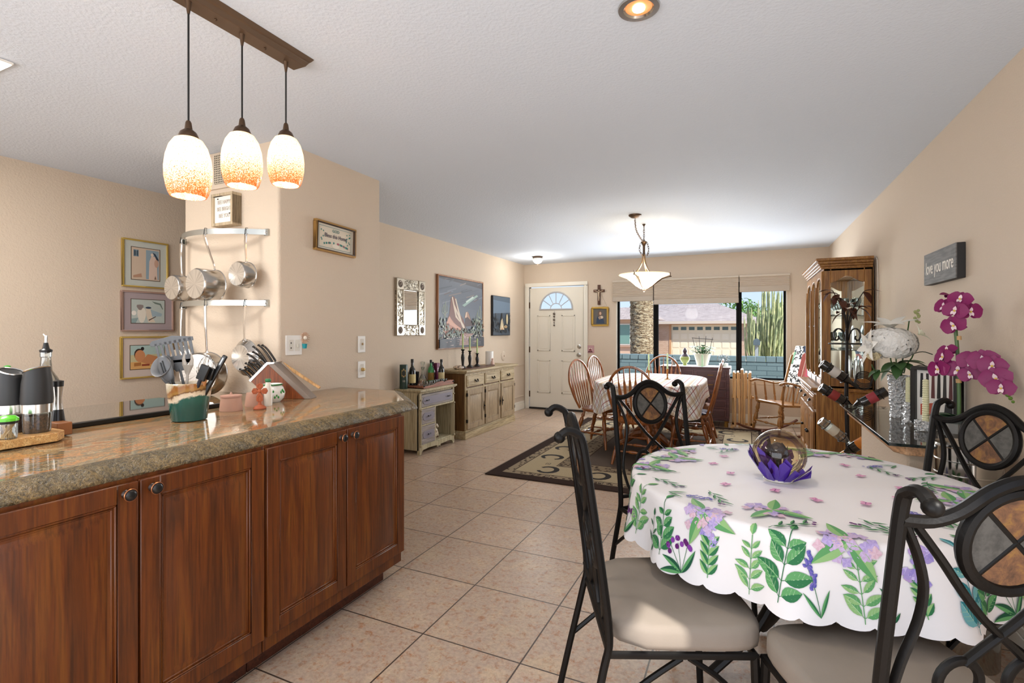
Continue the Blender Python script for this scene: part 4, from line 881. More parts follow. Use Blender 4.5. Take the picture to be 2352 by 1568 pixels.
# bottles on the washstand
def bottle(name, label, y, x, hgt, r, col, labc=None, neck=0.35, capc='141212', mat=None, z=ZD + 0.014):
    b = thing(name, label, 'bottle', (x, y, z), 0)
    hb = hgt * (1 - neck)
    m = mat or NT('bottle_' + name).set(col, 0.06, spec=0.7)
    m = pl(col, 0.06, spec=0.7) if mat is None else mat
    MB().lathe([(0, 0), (r, 0), (r, 0.003), (r, hb * 0.85), (r * 0.8, hb * 1.0), (r * 0.42, hb * 1.12), (r * 0.36, hgt * 0.88), (0, hgt * 0.88)], 20).obj('bottle_body', m, b)
    MB().lathe([(0, hgt * 0.87), (r * 0.42, hgt * 0.87), (r * 0.42, hgt), (0, hgt)], 14).obj('bottle_cap', pl(capc, 0.4), b)
    if labc: MB().lathe([(r + 0.0004, hb * 0.2), (r + 0.0008, hb * 0.21), (r + 0.0008, hb * 0.68), (r + .0004, hb * 0.69)], 20).obj('paper_label', pl(labc, 0.6), b)
    return b
tb = thing('bottle_tube', 'tall dark green round gift tube with gold medallion and the number 10', 'tube', (-3.345, 4.412, ZD))
MB().lathe([(0, 0), (0.043, 0), (0.043, 0.255), (0.041, 0.26), (0, 0.26)], 28).obj('tube_body', pl('14332a', 0.35), tb)
def curved_patch(parent, name, r, a0, z0, pts, mat):
    mb = MB(); mb.prism([(0, 0)] * 0 or pts, 0, 1, 'XZ') if False else None
    vs = [((r + 0.0006) * math.cos(a0 + p[0] / r), (r + 0.0006) * math.sin(a0 + p[0] / r), z0 + p[1]) for p in pts]
    c = (r + 0.0016) * math.cos(a0), (r + 0.0016) * math.sin(a0), z0 + sum(p[1] for p in pts) / len(pts)
    vs.append(c); n = len(pts); mb.raw(vs, [(i, (i + 1) % n, n) for i in range(n)]); return mb.obj(name, mat, parent)
a0 = R(-52)
curved_patch(tb, 'gold_medallion', 0.043, a0, 0.17, [(-.026, 0), (-.02, .035), (0, .052), (.02, .035), (.026, 0), (.02, -.035), (0, -.045), (-.02, -.035)], pl('c4a568', 0.4))
curved_patch(tb, 'medallion_centre', 0.0442, a0, 0.17, [(-.017, 0), (-.013, .022), (0, .034), (.013, .022), (.017, 0), (.013, -.022), (0, -.030), (-.013, -.022)], pl('1c2420', 0.4))
o = lettering(tb, '10', 0.03, 0.0455 * math.cos(a0), 0.0455 * math.sin(a0), 0.085, pl('e8e3d2', 0.5), rz=a0 + PI / 2)
bottle('liquor_bottle', 'tall dark bottle with a cream label beside the green tube', 4.545, -3.33, 0.30, 0.037, '0d0c0a', 'd8c68e')
bottle('liqueur_bottle', 'green glass bottle with an amber lower half on the drinks tray', 4.95, -3.36, 0.27, 0.034, '2e8a4a', '8a6a2c')
bottle('wine_bottle', 'dark bottle with pale label standing right of the green bottle', 5.02, -3.26, 0.275, 0.036, '0e0c0b', 'cdbb8c')
bottle('liquor_bottle', 'brown bottle hidden between the green bottle and maroon box', 5.035, -3.39, 0.24, 0.03, '2a120c')
bx = thing('bottle_box', 'maroon and purple bottle box at the right end of the washstand', 'box', (-3.375, 5.085, ZD + 0.014), RL)
B(-0.03, 0.03, -0.03, 0.03, 0, 0.225).obj('box_body', pl('6a1f44', 0.5), bx, 0.001); B(-0.02, 0.02, -0.0312, -0.030, 0.13, 0.17).obj('pale_panel', pl('d9b9c6', 0.6), bx)
bw = thing('ice_bucket', 'dark round ice bucket behind the decanter', 'bucket', (-3.385, 4.66, ZD + 0.014))
MB().lathe([(0, 0), (0.036, 0), (0.046, 0.02), (0.054, 0.15), (0.050, 0.15), (0.04, 0.02), (0, 0.015)], 24).obj('bucket_body', pl('1c1c1f', 0.25, 0.5), bw)
dc = thing('decanter', 'clear cut glass decanter with faceted stopper', 'decanter', (-3.30, 4.70, ZD + 0.014))
MB().lathe([(0, 0), (0.04, 0), (0.046, 0.02), (0.040, 0.075), (0.020, 0.12), (0.014, 0.17), (0.02, 0.20), (0.018, 0.205), (0.010, 0.17), (0.0, 0.165)], 12).obj('decanter_body', M['thinglass'], dc, ang=0.2)
MB().lathe([(0, 0.195), (0.008, 0.20), (0.010, 0.215), (0.026, 0.25), (0.026, 0.262), (0.0, 0.268)], 8).obj('stopper', M['thinglass'], dc, ang=0.2)
# tray
tr = thing('drinks_tray', 'reddish wooden drinks tray with scalloped sides holding small glasses', 'tray', (-3.28, 4.80, ZD), RL)
redw = wood('rosy_wood', '7a4430', 'a0654c', 'b98068', 0, 1.3, 0.4)
mb = MB(); mb.box(-0.32, 0.29, -0.145, 0.13, 0.001, 0.012)
sc = [(-0.31, 0.012), (0.28, 0.012), (0.28, 0.045), (0.22, 0.05), (0.14, 0.05), (0.10, 0.04), (0.05, 0.055), (-0.05, 0.05), (-0.12, 0.03), (-0.31, 0.022)]
mb.prism(sc, -0.145, -0.135, 'XZ'); mb.prism(sc, 0.12, 0.13, 'XZ'); mb.box(-0.32, -0.31, -0.145, 0.13, 0.0, 0.03); mb.box(0.28, 0.29, -0.145, 0.13, 0.0, 0.048)
mb.obj('tray_body', redw, tr, 0.002)
for x in (-0.31, 0.28): MB().ball((x, -0.148, 0.03), 0.012, 8, (1.3, 0.5, 0.9)).obj('corner_ornament', bp, tr)
g0 = thing('shot_glass', 'small clear cordial glass on the drinks tray', 'glass', (-3.2, 4.6, ZD + 0.0125), 0, 'cordial glasses crowded on the drinks tray')
MB().lathe([(0, 0), (0.014, 0), (0.015, 0.004), (0.007, 0.012), (0.016, 0.026), (0.0175, 0.055), (0.0155, 0.055), (0.013, 0.028), (0, 0.02)], 10).obj('glass_bowl', M['thinglass'], g0, ang=0.2)
k = 0; rg = random.Random(5)
for j, y in enumerate([4.60 + 0.047 * q for q in range(9)]):
    for i, x in enumerate((-3.17, -3.215)):
        if k == 0: g0.location = (x, y, ZD + 0.0125)
        else: dup(g0, 'small clear cordial glass on the drinks tray', (x + rg.uniform(-.004, .004), y + rg.uniform(-.003, .003), ZD + 0.0125))
        k += 1
# ---- blue drums / round things between washstand and sideboard
bb = thing('round_cushion', 'pair of dark blue round cushions stored between washstand and sideboard', 'cushion', (-3.30, 5.165, 0))
for z in (0.105, 0.34): MB().ball((0, 0, z + .012), 0.115, 18, (1, 0.42, 1)).obj('round_pad', pl('1c2438', 0.7), bb)
# ---- sideboard
sb = thing('sideboard', 'limed oak sideboard with three drawers and three paneled doors', 'sideboard', (WL + 0.004, 5.955, 0), RL)
D = 0.365; h = 0.70
mb = B(-h, h, -D + 0.012, 0, 0.09, 0.795); mb.obj('carcass', M['sbside'], sb, 0.002)
mb = MB(); mb.box(-h - 0.045, h + 0.045, -D - 0.045, 0, 0.812, 0.838); mb.box(-h - 0.025, h + 0.025, -D - 0.025, 0, 0.795, 0.812); mb.obj('top_board', M['pinex'], sb, 0.006)
mb = MB(); mb.box(-h - 0.018, h + 0.018, -D - 0.012, 0, 0.0, 0.085); mb.box(-h - 0.008, h + 0.008, -D - 0.004, 0, 0.085, 0.10); mb.obj('plinth', M['pinex'], sb, 0.005)
mb = MB()
for x in (-h, -0.245, 0.215, h - 0.03): mb.box(x - (0.001 if x < -0.5 else 0), x + 0.03, -D, -D + 0.014, 0.101, 0.7945)
for z in (0.1005, 0.59, 0.77): mb.box(-h + 0.001, h - 0.001, -D + 0.0015, -D + 0.0135, z, z + 0.024)
mb.obj('face_frame', M['pine'], sb, 0.001)
for i, (x0, x1) in enumerate(((-0.675, -0.242), (-0.21, 0.218), (0.252, 0.682))):
    mb = B(x0, x1, -D - 0.012, -D + 0.2, 0.632, 0.77); mb.box(x0 + 0.02, x1 - 0.02, -D - 0.016, -D, 0.65, 0.755); dr = mb.obj('drawer', M['pinex'], sb, 0.004)
    mb = MB(); cx = (x0 + x1) / 2
    for s in (-1, 1): mb.ball((cx + s * 0.032, -D - 0.018, 0.705), 0.011, 8, (1, 0.4, 1.3))
    mb.tube(smooth_path([(cx - 0.035, -D - 0.02, 0.712), (cx - 0.03, -D - 0.032, 0.690), (cx, -D - 0.036, 0.684), (cx + 0.03, -D - 0.032, 0.690), (cx + 0.035, -D - 0.02, 0.712)], 3), 0.005, 6); mb.ball((cx, -D - 0.018, 0.69), 0.013, 8, (1, 0.3, 1)); mb.obj('bail_handle', bp, dr)
    mb = MB(); raised_panel(mb, x0, x1, 0.118, 0.595, 0.06, 0.018); o = mb.obj('cabinet_door', M['pinep'], sb, 0.002, seg=1, loc=(0, -D, 0))
    hx = x1 - 0.02 if i < 2 else x0 + 0.02
    mb = MB(); mb.tube([(hx, -0.022, 0.29), (hx, -0.024, 0.33), (hx, -0.024, 0.37), (hx, -0.022, 0.42)], [0.003, 0.008, 0.008, 0.003], 8, flat=0.4); mb.ball((hx, -0.034, 0.36), 0.009, 8); mb.obj('door_pull', bp, o)
    for z in (0.2, 0.52): B((x0 if i < 2 else x1) - 0.008, (x0 if i < 2 else x1) + 0.008, -0.02, 0.004, z, z + 0.04).obj('hinge', bp, o)
ZS = 0.8385
cst = [('tallest black candlestick, left of the three with green tapers', 5.43, 0.235, 0.20), ('middle black candlestick with a green taper', 5.605, 0.21, 0.185), ('shortest black candlestick, right of the three with green tapers', 5.80, 0.17, 0.20)]
for lab, y, hh, ch_ in cst:
    c = thing('candlestick', lab, 'candlestick', (-3.21, y, ZS + .0125), 0, 'black candlesticks on the sideboard')
    MB().lathe([(0, 0), (0.042, 0), (0.042, 0.008), (0.03, 0.018), (0.014, 0.035), (0.017, hh * 0.3), (0.024, hh * 0.55), (0.018, hh * 0.7), (0.010, hh * 0.78), (0.017, hh * 0.82), (0.010, hh * 0.88), (0.025, hh * 0.97), (0.025, hh), (0, hh)], 18).obj('stick', pl('0f0e0e', 0.4), c)
    MB().lathe([(0, hh), (0.011, hh), (0.0095, hh + ch_ * 0.95), (0, hh + ch_)], 12).obj('taper_candle', pl('b9cc8c', 0.5), c)
lt = thing('serving_tray', 'flat dark oval tray under the candlesticks on the sideboard', 'tray', (-3.19, 5.78, ZS))
t_ = [(0.12 * math.cos(a), 0.44 * math.sin(a)) for a in [2 * PI * k / 40 for k in range(40)]]
MB().prism(t_, 0.0, 0.011).obj('tray_body', wood('dark_tray', '3a2015', '56301d', '6a3d26', 1, 1, 0.4), lt, 0.004)
ss = thing('shell_dish', 'pale cut shell dish at the left end of the sideboard', 'dish', (-3.22, 5.345, ZS))
t = NT('shell'); t.set(t.ramp(t.noise(t.co(), 40, 3), [(0.4, '5c4334'), (0.55, 'd9c2aa')]), 0.4)
MB().lathe([(0, 0), (0.04, 0), (0.065, 0.02), (0.06, 0.038), (0.03, 0.05), (0, 0.04)], 20, rip=lambda a, z: 1 + 0.1 * math.sin(9 * a)).obj('dish_body', t.m, ss)
wl = thing('ceramic_arch', 'white ceramic arch with a small pink figure inside on the sideboard', 'figurine', (-3.28, 6.28, ZS), RL)
mb = MB(); mb.lathe([(0.058, 0.0), (0.058, 0.19), (0.05, 0.19), (0.05, 0.0)], 20); mb.obj('arch_shell', pl('ece8e2', 0.3), wl)
wl2 = thing('figurine', 'tiny pink and white kneeling figure in front of the white arch', 'figurine', (-3.20, 6.22, ZS + 0.0), RL)
mb = MB(); mb.lathe([(0, 0), (0.026, 0), (0.028, 0.02), (0.02, 0.055), (0.012, 0.07), (0, 0.072)], 14); mb.ball((0, 0, 0.083), 0.016, 10); mb.obj('figure_body', pl('dcb9a8', 0.5), wl2)
# ---- wall hangings left wall
mr = thing('tin_mirror', 'rectangular mirror in an embossed silver tin frame on the left wall', 'mirror', (WL, 4.643, 1.575), RL)
t = NT('embossed_tin'); oc = t.co('Object', (1, 1, 1)); v = t.n('TexVoronoi', distance='CHEBYCHEV'); t.l(oc, v.inputs[0]); v.inputs['Scale'].default_value = 42; n_ = t.noise(oc, 60, 3)
c = t.ramp(v.outputs['Distance'], [(0.05, '3a2f27'), (0.25, '8d8474'), (0.45, 'd8d2c4'), (0.6, 'a89d8a')]); t.bump(v.outputs['Distance'], 0.9, 0.012); tin = t.set(c, 0.28, 0.75)
w, hh, f = 0.52, 0.62, 0.115
mb = MB()
for s in (-1, 1):
    mb.box(min(s * w / 2, s * (w / 2 - f)), max(s * w / 2, s * (w / 2 - f)), -0.024, 0, -hh / 2 + f, hh / 2 - f)
    mb.box(-w / 2 + f, w / 2 - f, -0.024, 0, min(s * hh / 2, s * (hh / 2 - f)), max(s * hh / 2, s * (hh / 2 - f)))
mb.obj('tin_frame', tin, mr, 0.003)
for sx in (-1, 1):
    for sz in (-1, 1):
        m_ = B(sx * (w / 2 - f / 2) - 0.062, sx * (w / 2 - f / 2) + 0.062, -0.032, 0, sz * (hh / 2 - f / 2) - 0.062, sz * (hh / 2 - f / 2) + 0.062); m_.obj('corner_block', pl('b9b0a0', 0.3, 0.7), mr, 0.006)
        MB().lathe([(0, 0.038), (0.012, 0.037), (0.02, 0.033), (0.034, 0.036), (0.042, 0.031)], 16, (sx * (w / 2 - f / 2), 0, sz * (hh / 2 - f / 2)), Matrix.Rotation(R(90), 4, 'X')).obj('rosette', pl('57493d', 0.4, 0.5), mr)
mb = MB()
for s in (-1, 1):
    mb.tube([(s * (w / 2 - 0.004), -0.026, -hh / 2), (s * (w / 2 - .004), -0.026, hh / 2)], 0.006, 6); mb.tube([(s * (w / 2 - f), -0.026, -hh / 2 + f), (s * (w / 2 - f), -0.026, hh / 2 - f)], 0.007, 6); mb.tube([(-w / 2 + f, -0.026, s * (hh / 2 - f)), (w / 2 - f, -0.026, s * (hh / 2 - f))], 0.007, 6)
mb.obj('rope_edge', pl('c9c1b0', 0.25, 0.8), mr)
B(-w / 2 + f, w / 2 - f, -0.014, -0.008, -hh / 2 + f, hh / 2 - f).obj('mirror_glass', pl('e8e8e8', 0.01, 1.0), mr)
# large desert painting
pt = thing('desert_painting', 'large framed oil painting of red desert rocks and cacti', 'painting', (WL, 5.757, 1.548), RL)
W_, H_ = 1.165, 0.925
frame(pt, W_, H_, 0.018, 0.034, wood('painting_frame', '8a5a35', 'a3704a', 'b5835c', 2, 1, 0.4))
rp = random.Random(11); L = []
L.append(('6a737f', [(0, 0.35), (0, 0.62), (1, 0.55), (1, 0.3)])); L.append(('4c505a', [(0.0, 0.97), (0.0, 1), (1, 1), (1, 0.9), (0.5, 0.94)]))
for k in range(26):
    x = rp.uniform(0, 1); z = rp.uniform(0.6, 0.97); w_ = rp.uniform(0.1, 0.3); L.append((rp.choice(('636b78', '7d8592', '6d6468', '59616e', '86807f')), [(x, z), (x + w_, z + 0.12 * w_ + 0.03), (x + w_, z + 0.12 * w_ + 0.015), (x, z - 0.02)]))
L += [('9ab3ac', [(0.5, 0.62), (0.85, 0.8), (0.88, 0.78), (0.55, 0.6)]), ('c3d3cc', [(0.58, 0.68), (0.75, 0.77), (0.78, 0.75), (0.6, 0.66)])]
L += [('7d5850', [(0.08, 0.22), (0.22, 0.48), (0.25, 0.70), (0.29, 0.74), (0.33, 0.73), (0.36, 0.6), (0.40, 0.62), (0.43, 0.5), (0.52, 0.42), (0.6, 0.25), (0.7, 0.18), (0.1, 0.15)])]
L += [('b07a68', [(0.1, 0.22), (0.2, 0.42), (0.27, 0.40), (0.45, 0.25), (0.6, 0.2), (0.15, 0.18)]), ('cf9c86', [(0.16, 0.35), (0.22, 0.45), (0.3, 0.36), (0.5, 0.26), (0.45, 0.24), (0.25, 0.32)])]
for a, b, c_, d_ in ((0.27, 0.35, 0.72, 0.46), (0.34, 0.46, 0.70, 0.38), (0.30, 0.5, 0.62, 0.32)): L.append(('d8c7b4', [(a, c_), (a + 0.02, c_ + 0.01), (b + 0.03, d_), (b + 0.1, d_ - 0.08), (b + 0.09, d_ - 0.09), (b, d_ - 0.02)]))
L += [('5a4a4a', [(0.55, 0.3), (0.6, 0.50), (0.63, 0.52), (0.66, 0.5), (0.75, 0.32)]), ('a88775', [(0.55, 0.42), (0.58, 0.52), (0.63, 0.53), (0.66, 0.48), (0.7, 0.40), (0.62, 0.45)]), ('d6bca6', [(0.56, 0.44), (0.585, 0.52), (0.61, 0.52), (0.60, 0.44)])]
def cact(x, z, s, c): 
    return [(c, [(x - 0.007 * s, z), (x - 0.007 * s, z + 0.20 * s), (x, z + 0.215 * s), (x + 0.007 * s, z + 0.2 * s), (x + 0.007 * s, z)]), (c, [(x + .03 * s, z + 0.08 * s), (x + .03 * s, z + 0.16 * s), (x + .038 * s, z + 0.16 * s), (x + 0.038 * s, z + 0.07 * s), (x, z + 0.05 * s), (x, z + 0.06 * s)]), (c, [(x - .03 * s, z + 0.10 * s), (x - .03 * s, z + 0.17 * s), (x - .038 * s, z + 0.17 * s), (x - 0.038 * s, z + 0.09 * s), (x, z + 0.07 * s), (x, z + 0.08 * s)])]
for x, z, s in ((0.11, 0.40, 1.0), (0.14, 0.42, 1.1), (0.93, 0.32, 1.5), (0.86, 0.3, 1.1), (0.78, 0.3, 0.7)): L += cact(x, z, s, '8f9a8c')
for k in range(330):
    x = rp.uniform(0, 1); z = rp.uniform(0.13, 0.42 if (x < 0.2 or x > 0.72) else 0.27)
    L.append((rp.choice(('55615a', '7f8c80', '9aa598', '3d423f', 'a8b2a2', '6d5a52')), blob(x, z, rp.uniform(0.006, 0.02), rp.uniform(0.008, 0.03), 6)))
L.append(('3d4048', [(0, 0), (0, 0.12), (0.4, 0.16), (1, 0.14), (1, 0)])); L.append(('9c7a72', [(0.45, 0.2), (0.75, 0.2), (0.6, 0.12), (0.62, 0.03), (0.4, 0.03), (0.42, 0.12)]))
for k in range(40): x = rp.uniform(0.05, 0.85); z = rp.uniform(0.03, 0.13); w_ = rp.uniform(0.04, 0.14); L.append((rp.choice(('b59a92', '6c6a74', 'c9b6ac', '565a66')), [(x, z), (x + w_, z + 0.004), (x + w_, z - 0.005)]))
for k in range(40): L.append(('cfc7bd', blob(rp.uniform(0.08, 0.95), rp.uniform(0.13, 0.17), 0.012, 0.006, 6)))
art(pt, W_ - 0.03, H_ - 0.03, -0.026, L, 'canvas', '68707c', 0.45)
p2 = thing('night_painting', 'small unframed dark blue canvas of a glowing tent at night', 'painting', (WL, 6.935, 1.545), RL)
B(-0.30, 0.30, -0.032, -0.001, -0.30, 0.30).obj('canvas_edge', pl('17181c', 0.6), p2, 0.002)
L = [('66788a', [(0, 0.55), (0, 1), (1, 1), (1, 0.6)]), ('51606f', [(0, 0.9), (0, 1), (1, 1), (1, 0.86)]), ('3a4550', [(0, 0.2), (0, 0.5), (0.3, 0.42), (1, 0.5), (1, 0.2)])]
for k in range(130): x = rp.uniform(0, 1); z = rp.uniform(0.08, 0.55 if x > 0.75 or x < 0.2 else 0.3); L.append((rp.choice(('1c2127', '2c333a', '4a5158', '12151a')), blob(x, z, rp.uniform(0.01, 0.04), rp.uniform(0.02, 0.05), 6)))
L += [('2a2a2c', [(0.38, 0.28), (0.46, 0.58), (0.49, 0.58), (0.56, 0.28)]), ('b9a98c', [(0.34, 0.14), (0.42, 0.38), (0.5, 0.44), (0.62, 0.14)]), ('e8d9b6', [(0.44, 0.14), (0.47, 0.34), (0.55, 0.14)]), ('b5622f', [(0.46, 0.14), (0.49, 0.22), (0.52, 0.14)]), ('cbbd96', blob(0.78, 0.42, 0.06, 0.14)), ('a98f6a', blob(0.7, 0.22, 0.1, 0.04))]
art(p2, 0.585, 0.585, -0.036, L, 'canvas', '3f4c5a', 0.5)
th = thing('round_wall_vent', 'round beige wall cap right of the sideboard', 'wall cap', (WL, 7.05, 0.925), RL)
MB().lathe([(0, 0.012), (0.02, 0.018), (0.06, 0.014), (0.075, 0.006), (0.078, 0.0)], 24, (0, 0, 0), Matrix.Rotation(R(90), 4, 'X') @ Matrix.Diagonal((1, 1, 1, 1))).obj('round_cap', M['wall'], th)
MB().ball((0.0, -0.02, 0.0), 0.012, 8, (1, 0.6, 1)).obj('centre_screw', pl('b29d84', 0.5), th)
# ---- far wall items
cx = thing('crucifix', 'dark wooden crucifix with a pale figure hung beside the front door', 'crucifix', (-2.13, YF, 1.885))
mb = B(-0.022, 0.022, -0.022, -0.002, -0.155, 0.165); mb.box(-0.09, 0.09, -0.0215, -0.0025, 0.05, 0.09); mb.obj('cross', wood('walnut', '3a1d12', '55301c', '6a4026', 2, 1.5, 0.4), cx, 0.002)
mb = MB(); mb.tube([(0, -0.034, 0.05), (0.0, -0.036, 0.0), (0.004, -0.034, -0.04), (0.0, -0.03, -0.09)], [0.012, 0.010, 0.010, 0.005], 8); mb.ball((0.004, -0.036, 0.075), 0.012, 8)
for s in (-1, 1): mb.tube([(0, -0.033, 0.045), (s * 0.035, -0.03, 0.062), (s * 0.07, -0.026, 0.075)], [0.006, 0.005, 0.004], 6)
mb.obj('figure', pl('cdb79a', 0.5), cx)
mb = MB(); mb.tube([(0.03, -0.003, 0.03), (0.12, -0.003, -0.17), (0.02, -0.003, -0.19)], 0.0015, 4); mb.obj('hanging_cord', pl('b8a48a', 0.6), cx)
md = thing('gilt_picture', 'small gilt framed picture of a robed seated woman under the crucifix', 'picture', (-2.115, YF, 1.545))
frame(md, 0.275, 0.31, 0.03, 0.022, pl('c29c48', 0.35, 0.2), 0.008)
art(md, 0.215, 0.25, -0.010, [('5f5b56', [(0, 0), (0, 1), (1, 1), (1, 0)]), ('2e3f55', [(0.2, 0.05), (0.25, 0.4), (0.4, 0.62), (0.75, 0.35), (0.85, 0.05)]), ('6b5446', blob(0.48, 0.68, 0.16, 0.2)), ('c9a68c', blob(0.52, 0.7, 0.08, 0.1)), ('d8c5ac', blob(0.62, 0.45, 0.12, 0.09)), ('a08a78', [(0.35, 0.45), (0.5, 0.55), (0.6, 0.38), (0.45, 0.3)])], 'picture', '47494b')
sw = thing('decorative_switch_plate', 'small square pink printed wall plate right of the front door', 'wall plate', (-2.275, YF, 1.02))
B(-0.062, 0.062, -0.008, -0.0005, -0.062, 0.062).obj('wall_plate', pl('b98a86', 0.5), sw, 0.002)
art(sw, 0.11, 0.11, -0.009, [('5c2a2e', [(0.1, 0.05), (0.3, 0.3), (0.5, 0.2), (0.7, 0.3), (0.9, 0.05)]), ('e6d9c8', blob(0.36, 0.6, 0.09, 0.1)), ('e6d9c8', blob(0.66, 0.55, 0.09, 0.1)), ('7a2f38', blob(0.5, 0.42, 0.2, 0.14))], 'printed_scene', 'c1979a')
dh = thing('door_hanging', 'small string of metal charms hanging on the front door', 'ornament', (-2.895, YF - 0.0, 1.50))
mb = MB()
for z, r in ((0.10, 0.022), (0.055, 0.018), (0.0, 0.020), (-0.05, 0.012), (-0.09, 0.016)): mb.ball((0, -0.006, z), r, 10, (1, 0.35, 0.9))
mb.tube([(0, -0.004, 0.15), (0, -0.004, -0.1)], 0.002, 5); mb.obj('charms', pl('6b5f55', 0.35, 0.6), dh)
# ================= RUG, DINING TABLE, CHAIRS =================
rx0, rx1, ry0, ry1 = -2.17, 0.26, 4.06, 7.36
t = NT('rug_pile'); oc = t.co(); s = t.n('SeparateXYZ'); t.l(oc, s.inputs[0])
dxa = t.math('MINIMUM', t.math('SUBTRACT', s.outputs['X'], rx0), t.math('SUBTRACT', rx1, s.outputs['X']))
dya = t.math('MINIMUM', t.math('SUBTRACT', s.outputs['Y'], ry0), t.math('SUBTRACT', ry1, s.outputs['Y']))
e = t.math('MINIMUM', dxa, dya)
bd = t.ramp(t.math('MULTIPLY', e, 1.0), [(0.0, '3a2c26'), (0.115, '3a2c26'), (0.12, '9b8a72'), (0.19, '9b8a72'), (0.195, '4b3b31'), (0.205, 'b3a284'), (0.50, 'b3a284'), (0.505, '4b3b31'), (0.515, '8d7c66'), (0.68, '8d7c66'), (0.685, '4b3b31'), (0.70, '5d5149')])
bd.node.color_ramp.interpolation = 'CONSTANT'
zz = t.n('TexChecker'); t.l(t.co('Object', (1, 1, 1), rot=(0, 0, R(45))), zz.inputs[0]); zz.inputs['Scale'].default_value = 26
v2 = t.n('TexVoronoi', distance='CHEBYCHEV'); t.l(oc, v2.inputs[0]); v2.inputs['Scale'].default_value = 22
inb = t.ramp(e, [(0.0, 0.0), (0.12, 1.0), (0.19, 0.0), (0.515, 1.0), (0.68, 0.0)]); inb.node.color_ramp.interpolation = 'CONSTANT'
pat = t.mix(t.math('MULTIPLY', inb, t.math('LESS_THAN', v2.outputs['Distance'], 0.28)), bd, '3f312a')
pile = t.noise(oc, 260, 2); pat = t.mix(0.35, pat, t.ramp(pile, [(0.35, '777777'), (0.65, 'ffffff')]), 'MULTIPLY'); t.bump(pile, 0.5, 0.004)
rug = MB().box(rx0, rx1, ry0, ry1, 0.0005, 0.011).obj('area_rug', t.set(pat, 0.95, spec=0.1)); rug.modifiers.new('b', 'BEVEL').width = 0.004
tag(rug, 'brown and tan patterned area rug with horseshoe motifs under the dining table', 'rug')
mb = MB()
def horseshoe(cx, cy, rz, s=1.0):
    m = Matrix.Translation((cx, cy, 0.0112)) @ Matrix.Rotation(rz, 4, 'Z'); vs = []
    for k in range(15):
        a = R(-60 + 300 * k / 14); w = 0.016 + 0.010 * math.sin(PI * k / 14)
        for q in (-1, 1): vs.append(m @ Vector(((0.10 + q * w) * math.cos(a) * s, (0.085 + q * w) * math.sin(a) * s, 0)))
    mb.raw(vs, [(2 * k, 2 * k + 1, 2 * k + 3, 2 * k + 2) for k in range(14)])
    for q in (-1, 1):
        for r_ in (0.20,): 
            for dx_, dy_ in ((q * r_, 0.07), (q * r_, -0.07)):
                for a in ((-.03, .03, -.022, -.016), (-.03, .03, .016, .022), (-.03, -.024, -.022, .022), (.024, .03, -.022, .022), (-.008, .008, -.006, .006)):
                    mb.raw([m @ Vector((dx_ + x, dy_ + y, 0)) for x, y in ((a[0], a[2]), (a[1], a[2]), (a[1], a[3]), (a[0], a[3]))], [(0, 1, 2, 3)])
for k in range(4): horseshoe(rx0 + 0.48 + k * 0.49, ry0 + 0.355, R(-90)); horseshoe(rx0 + 0.48 + k * 0.49, ry1 - 0.355, R(90))
for k in range(5): horseshoe(rx0 + 0.355, ry0 + 0.82 + k * 0.42, R(0)); horseshoe(rx1 - 0.355, ry0 + 0.82 + k * 0.42, R(180))
mb.obj('horseshoe_motif', pl('1f1916', 0.95), rug)
ZR = 0.0115
# table: rounded top, double pedestal
TX, TY, THX, THY = -1.0, 6.02, 0.58, 0.80
dt = thing('dining_table', 'oak pedestal dining table covered by a plaid cloth on the rug', 'table', (TX, TY, ZR))
def superell(a, hx, hy, p=3.2):
    c, s_ = math.cos(a), math.sin(a); k = (abs(c) ** p + abs(s_) ** p) ** (-1 / p); return hx * k * c, hy * k * s_
MB().prism([superell(2 * PI * k / 64, THX - 0.01, THY - 0.01) for k in range(64)], 0.705, 0.732).obj('tabletop', M['oakx'], dt, 0.006)
for y in (-0.33, 0.33):
    MB().lathe([(0.06, 0.69), (0.055, 0.62), (0.035, 0.58), (0.05, 0.5), (0.065, 0.40), (0.04, 0.28), (0.07, 0.22), (0.07, 0.12), (0.05, 0.1)], 20, (0, y, 0)).obj('pedestal_column', M['chair'], dt)
    B(-0.2, 0.2, y - 0.04, y + 0.04, 0.66, 0.705).obj('top_bearer', M['chair'], dt, 0.004)
    for s in (-1, 1):
        MB().tube(smooth_path([(s * 0.03, y, 0.17), (s * 0.13, y, 0.15), (s * 0.24, y, 0.06), (s * 0.31, y, 0.026)], 4), [0.045, .044, .043, .042, .04, .038, .036, .034, .032, .03, .028, .026, .024], 8).obj('pedestal_foot', M['chair'], dt)
t = NT('plaid_cloth'); uv = t.n('TexCoord'); s = t.n('SeparateXYZ'); t.l(uv.outputs['UV'], s.inputs[0])
def stripes(axis, per, wd, off=0.0):
    f = t.math('FRACT', t.math('ADD', t.math('DIVIDE', s.outputs[axis], per), off)); return t.math('LESS_THAN', f, wd)
col = t.mix(0.0, 'f1efee', 'f1efee')
for per, wd, off, c, a in ((0.145, 0.30, 0.0, 'c9b795', 0.55), (0.145, 0.08, 0.35, '9a3b33', 0.75), (0.145, 0.05, 0.62, '4c5566', 0.6), (0.145, 0.04, 0.85, 'a36b4f', 0.6)):
    for ax in ('X', 'Y'): col = t.mix(t.math('MULTIPLY', stripes(ax, per, wd, off), a), col, c)
M['plaid'] = t.set(col, 0.85, spec=0.15)
mb = MB(); n = 128; rings = []; uvs = []
base = [superell(2 * PI * k / n, THX, THY) for k in range(n)]
def cornerness(a): return abs(math.sin(2 * a)) ** 3
prof = [(0.0, 0.0, 0)] + [(q, 0.0, 0) for q in (0.35, 0.7, 0.97)]
